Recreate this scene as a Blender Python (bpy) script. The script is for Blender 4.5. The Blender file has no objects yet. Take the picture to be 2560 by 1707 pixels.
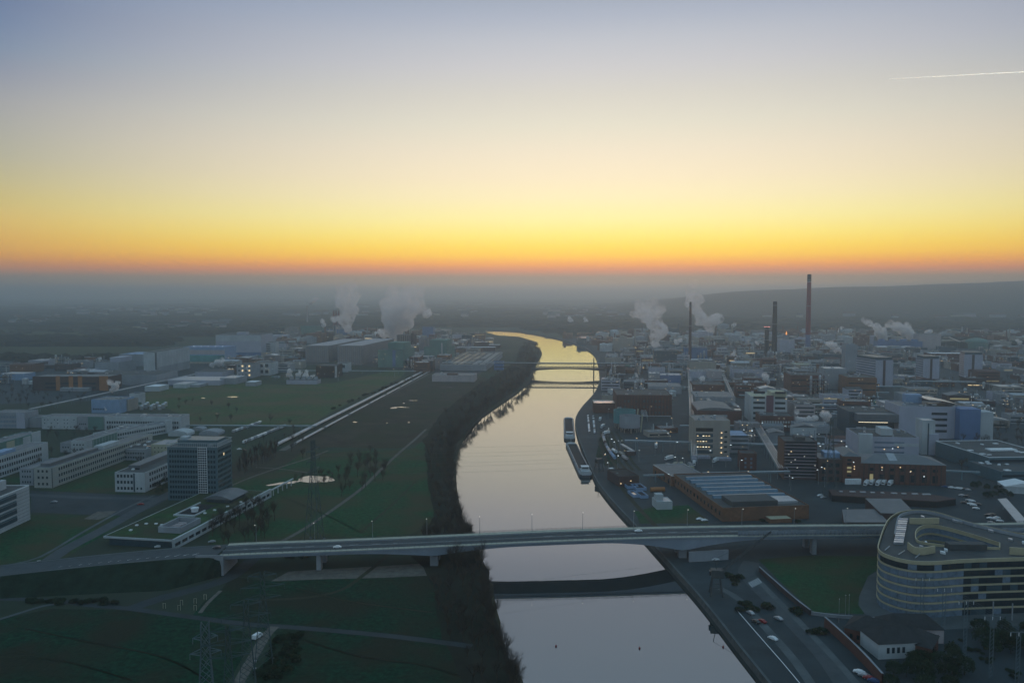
import bpy, bmesh, math, random
from mathutils import Vector, noise
random.seed(7)
SC = bpy.context.scene
COL = SC.collection
# ------------------------------------------------------------------ camera
CAM_H, FPX, CXP, CYP, HORIZ = 150.0, 1991.0, 1280.0, 853.5, 733.0
PITCH = math.atan((CYP - HORIZ) / FPX)
CS, SN = math.cos(PITCH), math.sin(PITCH)
cam = bpy.data.cameras.new('camera')
cam.sensor_width = 36.0
cam.lens = FPX / 2560.0 * 36.0
cam.clip_start, cam.clip_end = 1.0, 300000.0
cam_o = bpy.data.objects.new('camera', cam)
COL.objects.link(cam_o)
cam_o.location = (0, 0, CAM_H)
cam_o.rotation_euler = (math.pi / 2 - PITCH, 0, 0)
SC.camera = cam_o
# ------------------------------------------------------------------ sky, sun, exposure
SUN_AZ, SUN_EL = math.radians(6.3), math.radians(1.2)
w = bpy.data.worlds.new('World')
SC.world = w
w.use_nodes = True
nt = w.node_tree
nt.nodes.clear()
def nd(t, typ, **kw):
    n = t.nodes.new(typ)
    for k, v in kw.items():
        setattr(n, k, v)
    return n
def lk(t, a, b):
    t.links.new(a, b)
def mth(t, op, a, b=None, clamp=False):
    n = nd(t, 'ShaderNodeMath', operation=op)
    n.use_clamp = clamp
    for i, v in enumerate((a, b)):
        if v is None:
            continue
        if isinstance(v, (int, float)):
            n.inputs[i].default_value = v
        else:
            lk(t, v, n.inputs[i])
    return n.outputs[0]
def srgb(r, g, b):
    f = lambda c: (c / 255 / 12.92) if c / 255 <= 0.04045 else ((c / 255 + 0.055) / 1.055) ** 2.4
    return (f(r), f(g), f(b), 1)
def ramp(t, fac, stops):
    n = nd(t, 'ShaderNodeValToRGB')
    cr = n.color_ramp
    cr.interpolation = 'EASE' if False else 'LINEAR'
    while len(cr.elements) > 1:
        cr.elements.remove(cr.elements[-1])
    for i, (p, c) in enumerate(stops):
        e = cr.elements[0] if i == 0 else cr.elements.new(p)
        e.position = p
        e.color = c
    lk(t, fac, n.inputs[0])
    return n.outputs[0]
tc = nd(nt, 'ShaderNodeTexCoord')
sx = nd(nt, 'ShaderNodeSeparateXYZ')
lk(nt, tc.outputs['Generated'], sx.inputs[0])
elev = mth(nt, 'POWER', mth(nt, 'MAXIMUM', sx.outputs['Z'], 0.0), 0.5)      # sqrt of sin(elevation)
def ez(y):                                                               # row of the picture -> ramp position of that elevation
    return math.sqrt(math.sin(math.atan((HORIZ - y) / FPX)))
SKY = [(733, (148, 140, 130), (128, 124, 122)), (710, (190, 152, 104), (152, 132, 108)), (694, (166, 142, 116), (146, 132, 116)), (676, (228, 146, 104), (180, 134, 108)),
       (660, (250, 172, 88), (194, 140, 102)), (640, (254, 202, 84), (208, 154, 94)), (618, (254, 218, 98), (215, 168, 98)), (590, (254, 232, 128), (218, 178, 103)), (550, (254, 240, 166), (217, 188, 116)),
       (500, (253, 238, 190), (207, 190, 130)), (450, (250, 234, 199), (196, 186, 145)), (390, (243, 230, 204), (184, 180, 158)), (320, (230, 224, 205), (175, 174, 165)), (250, (218, 214, 203), (165, 166, 168)),
       (180, (206, 205, 206), (148, 154, 168)), (120, (194, 197, 204), (133, 147, 168)), (60, (177, 184, 198), (122, 138, 165)), (0, (162, 172, 188), (112, 130, 160))]
FL = 0.72
def ezl(y):                                                              # the same at the picture's edge, 32 degrees off the axis
    v = (CYP - y) / FPX
    return math.sqrt(max(1e-6, (-SN + v * CS) / math.sqrt(1 + 0.634 ** 2 + v * v)))
HAZE_DENSITY, HAZE_COLOR, HAZE_TOP, HAZE_G = 0.000185, (0.58, 0.71, 0.79, 1), 312, 0.60
def tint(c, y):                                                          # the open sky behind the thin haze layer
    T = math.exp(-HAZE_DENSITY * (HAZE_TOP - CAM_H) / max(0.012, math.sin(math.atan((HORIZ - y) / FPX))))
    T = max(T, .55)
    return tuple(max(.004, (v - h * (1 - T)) / T) for v, h in zip(c, (.17, .185, .20))) + (1,)
glow_s = [(ez(min(y_, 732.9)), tint(srgb(*c_), y_)) for y_, c_, l_ in SKY]
def at_ramp(st, p):
    for (a, u), (b, v) in zip(st, st[1:]):
        if p <= b:
            t_ = max(0.0, (p - a) / (b - a))
            return tuple(i + (j - i) * t_ for i, j in zip(u, v))
    return st[-1][1]
mid_s = []
for y_, c_, l_ in SKY:
    p_ = ezl(min(y_, 732.9))
    cc, ll = at_ramp(glow_s, p_), tint(srgb(*l_), y_)
    mid_s.append((p_, tuple(max(0.004, a + (b - a) / FL) for a, b in zip(cc[:3], ll[:3])) + (1,)))
glow = ramp(nt, elev, glow_s + [(0.75, srgb(142, 172, 196)), (1.0, srgb(134, 172, 196))])
mid = ramp(nt, elev, mid_s + [(0.75, srgb(136, 172, 196)), (1.0, srgb(134, 172, 196))])
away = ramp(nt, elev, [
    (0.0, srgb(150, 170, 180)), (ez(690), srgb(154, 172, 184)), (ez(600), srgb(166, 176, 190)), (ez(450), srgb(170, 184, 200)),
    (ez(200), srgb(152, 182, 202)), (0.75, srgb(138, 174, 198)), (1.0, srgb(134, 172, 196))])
vm = nd(nt, 'ShaderNodeVectorMath', operation='DOT_PRODUCT')
nv = nd(nt, 'ShaderNodeVectorMath', operation='NORMALIZE')
flat = nd(nt, 'ShaderNodeCombineXYZ')
lk(nt, sx.outputs['X'], flat.inputs[0]); lk(nt, sx.outputs['Y'], flat.inputs[1])
lk(nt, flat.outputs[0], nv.inputs[0]); lk(nt, nv.outputs[0], vm.inputs[0])
vm.inputs[1].default_value = (math.sin(SUN_AZ), math.cos(SUN_AZ), 0)
off = mth(nt, 'SUBTRACT', 1.0, vm.outputs['Value'])
def mixc(f, a, b):
    n = nd(nt, 'ShaderNodeMix', data_type='RGBA')
    lk(nt, f, n.inputs['Factor']); lk(nt, a, n.inputs['A']); lk(nt, b, n.inputs['B'])
    return n.outputs['Result']
near_ = mixc(mth(nt, 'MULTIPLY', off, FL / 0.217, True), glow, mid)
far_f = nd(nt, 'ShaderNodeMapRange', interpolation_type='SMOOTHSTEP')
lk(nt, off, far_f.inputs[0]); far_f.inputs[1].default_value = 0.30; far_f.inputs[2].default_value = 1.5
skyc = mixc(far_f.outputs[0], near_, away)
sky = nd(nt, 'ShaderNodeTexSky', sky_type='NISHITA')
sky.sun_disc = False
sky.sun_elevation = SUN_EL
sky.sun_rotation = SUN_AZ
sky.dust_density = 2.0
bg0 = nd(nt, 'ShaderNodeBackground'); bg0.inputs['Strength'].default_value = 0.002
lk(nt, sky.outputs[0], bg0.inputs[0])
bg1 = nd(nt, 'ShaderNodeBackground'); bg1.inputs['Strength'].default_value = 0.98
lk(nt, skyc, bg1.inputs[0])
adds = nd(nt, 'ShaderNodeAddShader')
lk(nt, bg0.outputs[0], adds.inputs[0]); lk(nt, bg1.outputs[0], adds.inputs[1])
wo = nd(nt, 'ShaderNodeOutputWorld')
lk(nt, adds.outputs[0], wo.inputs[0])
sun = bpy.data.lights.new('sun', 'SUN')
sun.energy, sun.angle, sun.color = 0.95, math.radians(4), (1.0, 0.56, 0.38)
sun_o = bpy.data.objects.new('sun', sun)
COL.objects.link(sun_o)
sun_o.rotation_euler = (math.radians(90) - SUN_EL, 0, math.pi - SUN_AZ)
SC.view_settings.view_transform = 'Standard'
SC.view_settings.look = 'None'
SC.view_settings.exposure = 0.0
SC.view_settings.gamma = 1.0
cy = SC.cycles
cy.use_denoising = True
cy.max_bounces, cy.diffuse_bounces, cy.glossy_bounces, cy.transmission_bounces, cy.volume_bounces = 9, 2, 3, 2, 4
cy.volume_step_rate, cy.volume_max_steps = 2.0, 48
cy.caustics_reflective = cy.caustics_refractive = False
cy.sample_clamp_indirect = 4.0

# ------------------------------------------------------------------ measuring: picture point + height -> place on the site
def G(px, py, z=0.0):
    u, v = (px - CXP) / FPX, (CYP - py) / FPX
    dy, dz = CS + v * SN, -SN + v * CS
    t = (z - CAM_H) / dz
    return Vector((u * t, dy * t, z))
def PX(p):
    dep = p[1] * CS - (p[2] - CAM_H) * SN
    return (CXP + FPX * p[0] / dep, CYP - FPX * ((p[2] - CAM_H) * CS + p[1] * SN) / dep)
def ZAT(Y, py):
    v = (CYP - py) / FPX
    return CAM_H + Y * (v * CS - SN) / (CS + v * SN)
def DEP(p):
    return p[1] * CS - (p[2] - CAM_H) * SN

# ------------------------------------------------------------------ materials
MATS = {}
def mat(name, col, rough=0.8, var=0.25, scale=0.4, metal=0.0, spec=0.3, emit=None, es=0.0, col2=None, s2=None, fine=0.0, thr=(0.35, 0.65), streak=False):
    if name in MATS:
        return MATS[name]
    m = bpy.data.materials.new(name)
    m.use_nodes = True
    t = m.node_tree
    b = t.nodes['Principled BSDF']
    b.inputs['Roughness'].default_value = rough
    b.inputs['Metallic'].default_value = metal
    b.inputs['Specular IOR Level'].default_value = spec
    g = nd(t, 'ShaderNodeNewGeometry')
    vec = g.outputs['Position']
    if streak:
        mp = nd(t, 'ShaderNodeMapping'); mp.inputs['Scale'].default_value = (1, 1, 0.12)
        lk(t, vec, mp.inputs[0]); vec = mp.outputs[0]
    n1 = nd(t, 'ShaderNodeTexNoise'); n1.inputs['Scale'].default_value = scale; n1.inputs['Detail'].default_value = 5
    n1.inputs['Roughness'].default_value = 0.62
    lk(t, vec, n1.inputs['Vector'])
    c = col[:3]
    lo = tuple(max(0.0, x * (1 - var)) for x in c) + (1,)
    hi = tuple(min(1.0, x * (1 + var)) for x in c) + (1,)
    out = ramp(t, n1.outputs['Fac'], [(0.3, lo), (0.7, hi)])
    if col2:
        n2 = nd(t, 'ShaderNodeTexNoise'); n2.inputs['Scale'].default_value = s2 or scale * 0.2; n2.inputs['Detail'].default_value = 4
        lk(t, g.outputs['Position'], n2.inputs['Vector'])
        f2 = ramp(t, n2.outputs['Fac'], [(thr[0], (0, 0, 0, 1)), (thr[1], (1, 1, 1, 1))])
        mx = nd(t, 'ShaderNodeMix', data_type='RGBA')
        lk(t, f2, mx.inputs['Factor']); lk(t, out, mx.inputs['A']); mx.inputs['B'].default_value = tuple(col2[:3]) + (1,)
        out = mx.outputs['Result']
    if fine:
        n3 = nd(t, 'ShaderNodeTexNoise'); n3.inputs['Scale'].default_value = fine; n3.inputs['Detail'].default_value = 3
        lk(t, g.outputs['Position'], n3.inputs['Vector'])
        bp = nd(t, 'ShaderNodeBump'); bp.inputs['Strength'].default_value = 0.6; bp.inputs['Distance'].default_value = 0.6
        lk(t, n3.outputs['Fac'], bp.inputs['Height']); lk(t, bp.outputs[0], b.inputs['Normal'])
    lk(t, out, b.inputs['Base Color'])
    if emit:
        b.inputs['Emission Color'].default_value = tuple(emit[:3]) + (1,)
        b.inputs['Emission Strength'].default_value = es
    MATS[name] = m
    return m
# ------------------------------------------------------------------ mesh helpers
class MB:
    def __init__(s):
        s.v, s.f = [], []
    def add(s, vs, fs):
        o = len(s.v)
        s.v.extend(tuple(p) for p in vs)
        s.f.extend(tuple(i + o for i in f) for f in fs)
        return s
    def box(s, x0, y0, z0, x1, y1, z1):
        return s.add([(x0, y0, z0), (x1, y0, z0), (x1, y1, z0), (x0, y1, z0), (x0, y0, z1), (x1, y0, z1), (x1, y1, z1), (x0, y1, z1)],
                     [(3, 2, 1, 0), (4, 5, 6, 7), (0, 1, 5, 4), (1, 2, 6, 5), (2, 3, 7, 6), (3, 0, 4, 7)])
    def prism(s, poly, z0, z1):
        n = len(poly)
        if sum(poly[i][0] * poly[(i + 1) % n][1] - poly[(i + 1) % n][0] * poly[i][1] for i in range(n)) < 0:
            poly = poly[::-1]
        return s.add([(p[0], p[1], z0) for p in poly] + [(p[0], p[1], z1) for p in poly],
                     [tuple(range(n))[::-1], tuple(range(n, 2 * n))] + [(i, (i + 1) % n, n + (i + 1) % n, n + i) for i in range(n)])
    def lathe(s, prof, n=16, cx=0, cy=0, cap=True):
        vs, fs = [], []
        for r, z in prof:
            for k in range(n):
                a = 2 * math.pi * k / n
                vs.append((cx + r * math.cos(a), cy + r * math.sin(a), z))
        m = len(prof)
        for i in range(m - 1):
            for k in range(n):
                fs.append((i * n + k, i * n + (k + 1) % n, (i + 1) * n + (k + 1) % n, (i + 1) * n + k))
        if cap:
            fs.append(tuple(range(n))[::-1]); fs.append(tuple((m - 1) * n + k for k in range(n)))
        return s.add(vs, fs)
    def tube(s, a, b, r0, r1=None, n=5):
        r1 = r0 if r1 is None else r1
        a, b = Vector(a), Vector(b)
        d = b - a
        if d.length < 1e-6:
            return s
        d.normalize()
        u = d.orthogonal().normalized()
        w_ = d.cross(u)
        vs = []
        for p, r in ((a, r0), (b, r1)):
            for k in range(n):
                t = 2 * math.pi * k / n
                vs.append(p + (u * math.cos(t) + w_ * math.sin(t)) * r)
        return s.add(vs, [(k, (k + 1) % n, n + (k + 1) % n, n + k) for k in range(n)] + [tuple(range(n))[::-1], tuple(range(n, 2 * n))])
    def mesh(s, name, m=None, smooth=False):
        me = bpy.data.meshes.new(name)
        me.from_pydata(s.v, [], s.f)
        if m:
            me.materials.append(m)
        if smooth:
            me.shade_smooth()
        return me
    def build(s, name, m=None, parent=None, smooth=False, label=None, cat=None, group=None, kind=None):
        return link(name, s.mesh(name, m, smooth), parent, label, cat, group, kind)
def link(name, me, parent=None, label=None, cat=None, group=None, kind=None, loc=None, rz=None):
    o = bpy.data.objects.new(name, me)
    COL.objects.link(o)
    if parent is not None:
        o.parent = parent
    if loc is not None:
        o.location = loc
    if rz is not None:
        o.rotation_euler = (0, 0, rz)
    tag(o, label, cat, group, kind)
    return o
def tag(o, label=None, cat=None, group=None, kind=None):
    for k, v in (('label', label), ('category', cat), ('group', group), ('kind', kind)):
        if v:
            o[k] = v
    return o
def thing(name, label, cat, loc, rz=0.0, group=None):
    return link(name, None, None, label, cat, group, None, loc, rz)
def copy_tree(o, parent=None):
    c = o.copy()
    COL.objects.link(c)
    c.parent = parent
    for ch in KIDS.get(o.name, ()):
        copy_tree(ch, c)
    return c
KIDS = {}
def freeze(o):                                   # remember a prototype's parts for copy_tree
    KIDS[o.name] = [c for c in o.children]
    for c in o.children:
        freeze(c)
    return o
# ------------------------------------------------------------------ setting: ground, river, sheets
M_GROUND = mat('ground_soil_grass', (0.026, 0.050, 0.030), 0.95, 0.35, 0.02, col2=(0.042, 0.050, 0.036), s2=0.006, spec=0.1)
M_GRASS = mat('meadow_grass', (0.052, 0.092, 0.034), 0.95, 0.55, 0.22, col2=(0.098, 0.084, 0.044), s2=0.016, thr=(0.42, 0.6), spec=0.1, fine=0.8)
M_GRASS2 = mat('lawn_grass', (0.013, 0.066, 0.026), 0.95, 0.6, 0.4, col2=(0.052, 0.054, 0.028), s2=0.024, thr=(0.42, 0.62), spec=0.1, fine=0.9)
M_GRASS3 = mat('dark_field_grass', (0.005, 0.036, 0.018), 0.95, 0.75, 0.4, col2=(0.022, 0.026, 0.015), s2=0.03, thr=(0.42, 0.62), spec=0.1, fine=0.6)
M_BROWN = mat('brown_waste_ground', (0.050, 0.042, 0.032), 0.95, 0.45, 0.05, col2=(0.030, 0.040, 0.022), s2=0.02, spec=0.1, fine=0.7)
M_ASPH = mat('asphalt', (0.026, 0.036, 0.040), 0.85, 0.28, 0.12, col2=(0.038, 0.047, 0.052), s2=0.03, spec=0.25)
M_ROAD = mat('road_asphalt', (0.044, 0.058, 0.066), 0.8, 0.2, 0.2, col2=(0.058, 0.07, 0.076), s2=0.05, spec=0.3)
M_PAVE = mat('pale_paving', (0.10, 0.115, 0.12), 0.85, 0.25, 0.15, col2=(0.07, 0.085, 0.09), s2=0.05, spec=0.2)
M_GRAVEL = mat('gravel_path', (0.13, 0.12, 0.105), 0.95, 0.3, 0.3, spec=0.1)
M_YARD = mat('plant_yard_concrete', (0.036, 0.050, 0.056), 0.8, 0.4, 0.05, col2=(0.026, 0.038, 0.044), s2=0.015, spec=0.2)
M_FIELD = mat('far_field', (0.070, 0.068, 0.035), 0.95, 0.3, 0.004, col2=(0.040, 0.055, 0.026), s2=0.002, spec=0.05)
M_WOODS = mat('bare_woodland', (0.036, 0.034, 0.027), 1.0, 0.4, 0.05, col2=(0.024, 0.028, 0.020), s2=0.01, spec=0.0)
M_CONC = mat('concrete', (0.30, 0.31, 0.33), 0.8, 0.2, 0.25, col2=(0.22, 0.23, 0.245), s2=0.08, spec=0.3)
M_QUAY = mat('quay_stone', (0.10, 0.10, 0.095), 0.9, 0.35, 0.3, spec=0.2)
M_WHITE = mat('white_paint', (0.72, 0.73, 0.74), 0.6, 0.08, 0.4, spec=0.4)
M_STEEL = mat('galvanised_steel', (0.30, 0.33, 0.35), 0.5, 0.2, 0.6, metal=0.6)
M_BARK = mat('bark', (0.058, 0.047, 0.038), 1.0, 0.3, 0.8, spec=0.05)
M_TWIG = mat('bare_twigs', (0.058, 0.046, 0.036), 1.0, 0.35, 0.15, spec=0.05)
M_LEAF = mat('dark_foliage', (0.020, 0.036, 0.018), 0.9, 0.5, 0.5, spec=0.1)
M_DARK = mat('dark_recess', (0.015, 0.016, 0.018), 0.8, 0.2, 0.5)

WATER_Z = -3.0
LEFT_BANK = [(1330, 1790), (1295, 1707), (1262, 1640), (1246, 1590), (1234, 1540), (1222, 1500), (1216, 1450), (1200, 1400), (1172, 1352), (1152, 1318), (1142, 1280), (1134, 1230),
             (1130, 1180), (1133, 1140), (1146, 1104), (1170, 1066), (1205, 1034), (1250, 1004), (1292, 976), (1318, 954), (1326, 936), (1332, 918), (1345, 898), (1352, 882), (1345, 868), (1326, 858),
             (1302, 850), (1276, 844), (1250, 839), (1228, 834), (1212, 829)]
RIGHT_BANK = [(1218, 825), (1250, 825.5), (1300, 829), (1345, 836), (1390, 845), (1430, 856), (1462, 869), (1484, 884), (1493, 900), (1498, 925), (1499, 950), (1492, 972), (1478, 992),
              (1456, 1016), (1442, 1038), (1438, 1056), (1442, 1078), (1450, 1104), (1464, 1140), (1478, 1172), (1494, 1204), (1518, 1236), (1548, 1270), (1586, 1310), (1634, 1362), (1690, 1424),
              (1742, 1482), (1790, 1540), (1845, 1610), (1905, 1684), (1990, 1790)]
def smooth_line(pts, n=3):
    out = []
    m = len(pts)
    for i in range(m - 1):
        p0, p1, p2, p3 = pts[max(i - 1, 0)], pts[i], pts[i + 1], pts[min(i + 2, m - 1)]
        for k in range(n):
            t = k / n
            out.append(tuple(0.5 * (2 * b + (c - a) * t + (2 * a - 5 * b + 4 * c - d) * t * t + (3 * b - a - 3 * c + d) * t ** 3) for a, b, c, d in zip(p0, p1, p2, p3)))
    out.append(tuple(pts[-1]))
    return out
LBANK = [G(*p).xy for p in smooth_line(LEFT_BANK)]
RBANK = [G(*p).xy for p in smooth_line(RIGHT_BANK)]
LBANK = [Vector((p.x + 1.6 * noise.noise((p.x * .08, p.y * .08, 1)), p.y)) for p in LBANK]
RIVER = LBANK + RBANK
def inpoly(p, poly):
    x, y = p[0], p[1]
    c = False
    for i in range(len(poly)):
        a, b = poly[i], poly[i - 1]
        if (a[1] > y) != (b[1] > y) and x < (b[0] - a[0]) * (y - a[1]) / (b[1] - a[1]) + a[0]:
            c = not c
    return c
# ground: one sheet to the horizon with the river bed cut out of it
bm = bmesh.new()
R_ = 43000.0
outer = [bm.verts.new((x, y, 0)) for x, y in ((-R_, -300), (R_, -300), (R_, R_), (-R_, R_))]
inner = [bm.verts.new((p[0], p[1], 0)) for p in RIVER]
edges = [bm.edges.new((vs[i], vs[(i + 1) % len(vs)])) for vs in (outer, inner) for i in range(len(vs))]
bmesh.ops.triangle_fill(bm, use_beauty=True, use_dissolve=False, edges=edges, normal=(0, 0, 1))
kill = [f for f in bm.faces if inpoly(f.calc_center_median(), RIVER)]
bmesh.ops.delete(bm, geom=kill, context='FACES_ONLY')
for f in bm.faces:
    if f.normal.z < 0:
        f.normal_flip()
me = bpy.data.meshes.new('ground')
bm.to_mesh(me); bm.free()
me.materials.append(M_GROUND)
link('ground', me, kind='structure')
# water
mw = bpy.data.materials.new('river_water')
mw.use_nodes = True
t = mw.node_tree
t.nodes.clear()
gl = nd(t, 'ShaderNodeBsdfGlossy'); gl.inputs['Roughness'].default_value = 0.012; gl.inputs['Color'].default_value = (1.0, 0.98, 0.95, 1)
df = nd(t, 'ShaderNodeBsdfDiffuse'); df.inputs['Color'].default_value = (0.012, 0.022, 0.024, 1)
fr = nd(t, 'ShaderNodeFresnel'); fr.inputs['IOR'].default_value = 1.33
mx = nd(t, 'ShaderNodeMixShader')
lk(t, mth(t, 'ADD', mth(t, 'MULTIPLY', fr.outputs[0], 0.9), 0.3, True), mx.inputs[0]); lk(t, df.outputs[0], mx.inputs[1]); lk(t, gl.outputs[0], mx.inputs[2])
gg = nd(t, 'ShaderNodeNewGeometry')
mp = nd(t, 'ShaderNodeMapping'); mp.inputs['Scale'].default_value = (0.12, 0.7, 1)
lk(t, gg.outputs['Position'], mp.inputs[0])
wn = nd(t, 'ShaderNodeTexNoise'); wn.inputs['Scale'].default_value = 0.9; wn.inputs['Detail'].default_value = 4
lk(t, mp.outputs[0], wn.inputs['Vector'])
bp = nd(t, 'ShaderNodeBump'); bp.inputs['Strength'].default_value = 0.05; bp.inputs['Distance'].default_value = 0.05
lk(t, wn.outputs['Fac'], bp.inputs['Height']); lk(t, bp.outputs[0], gl.inputs['Normal']); lk(t, bp.outputs[0], fr.inputs['Normal'])
wp = nd(t, 'ShaderNodeTexNoise'); wp.inputs['Scale'].default_value = 0.012; wp.inputs['Detail'].default_value = 3; mp2 = nd(t, 'ShaderNodeMapping'); mp2.inputs['Scale'].default_value = (1, .35, 1); lk(t, gg.outputs['Position'], mp2.inputs[0]); lk(t, mp2.outputs[0], wp.inputs['Vector'])
wr = nd(t, 'ShaderNodeMapRange'); lk(t, wp.outputs['Fac'], wr.inputs[0]); wr.inputs[1].default_value = .45; wr.inputs[2].default_value = .65; wr.inputs[3].default_value = .006; wr.inputs[4].default_value = .06; lk(t, wr.outputs[0], gl.inputs['Roughness'])
om = nd(t, 'ShaderNodeOutputMaterial'); lk(t, mx.outputs[0], om.inputs[0])
def sheet(name, poly, m, z, kind='structure', **kw):
    bm = bmesh.new()
    vs = [bm.verts.new((p[0], p[1], z)) for p in poly]
    es = [bm.edges.new((vs[i], vs[(i + 1) % len(vs)])) for i in range(len(vs))]
    bmesh.ops.triangle_fill(bm, use_beauty=True, use_dissolve=False, edges=es, normal=(0, 0, 1))
    bm.normal_update()
    for f in bm.faces:
        if f.normal.z < 0:
            f.normal_flip()
    me = bpy.data.meshes.new(name)
    bm.to_mesh(me); bm.free()
    me.materials.append(m)
    return link(name, me, kind=kind, **kw)
def grow(line, d):
    out = []
    for i, p in enumerate(line):
        a, b = line[max(i - 1, 0)], line[min(i + 1, len(line) - 1)]
        t_ = Vector((b[0] - a[0], b[1] - a[1])).normalized()
        out.append(Vector((p[0] - t_.y * d, p[1] + t_.x * d)))
    return out
sheet('river', grow(LBANK, 3.0) + grow(RBANK, 3.0), mw, WATER_Z)
def strip(mb, a, b):
    o = len(mb.v)
    n = len(a)
    mb.v.extend(a); mb.v.extend(b)
    mb.f.extend((o + i, o + i + 1, o + n + i + 1, o + n + i) for i in range(n - 1))
mb = MB()                                            # left bank: earth slope down to the water
strip(mb, [(p[0], p[1], 0.0) for p in grow(LBANK, 0)], [(p[0], p[1], -3.6) for p in grow(LBANK, -4.0)])
mb.build('river_bank', M_BROWN, kind='structure')
mb = MB()                                            # right bank: quay wall with a coping
strip(mb, [(p[0], p[1], 0.0) for p in RBANK], [(p[0], p[1], -3.8) for p in grow(RBANK, -0.6)])
mb.build('quay_wall', M_QUAY, kind='structure')
mb = MB()
cope = [p for p in RBANK]
strip(mb, [(p[0], p[1], 0.02) for p in grow(cope, -0.25)], [(p[0], p[1], 0.28) for p in grow(cope, -0.25)])
strip(mb, [(p[0], p[1], 0.28) for p in grow(cope, -0.25)], [(p[0], p[1], 0.28) for p in grow(cope, 0.9)])
strip(mb, [(p[0], p[1], 0.28) for p in grow(cope, 0.9)], [(p[0], p[1], 0.02) for p in grow(cope, 0.9)])
mb.build('quay_coping', M_PAVE, kind='structure')

def pp(pts, wob=0.0, seed=0):                        # picture outline -> site outline, optionally uneven
    out = [G(*p).xy for p in pts]
    if wob:
        den = []
        n = len(out)
        for i in range(n):
            a, b = out[i], out[(i + 1) % n]
            k = max(1, min(14, int((b - a).length / 14)))
            for j in range(k):
                q = a.lerp(b, j / k)
                den.append(Vector((q.x + wob * noise.noise((q.x * .05, q.y * .05, seed)), q.y + wob * noise.noise((q.x * .05, q.y * .05, seed + 9)))))
        out = den
    return out
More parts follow.
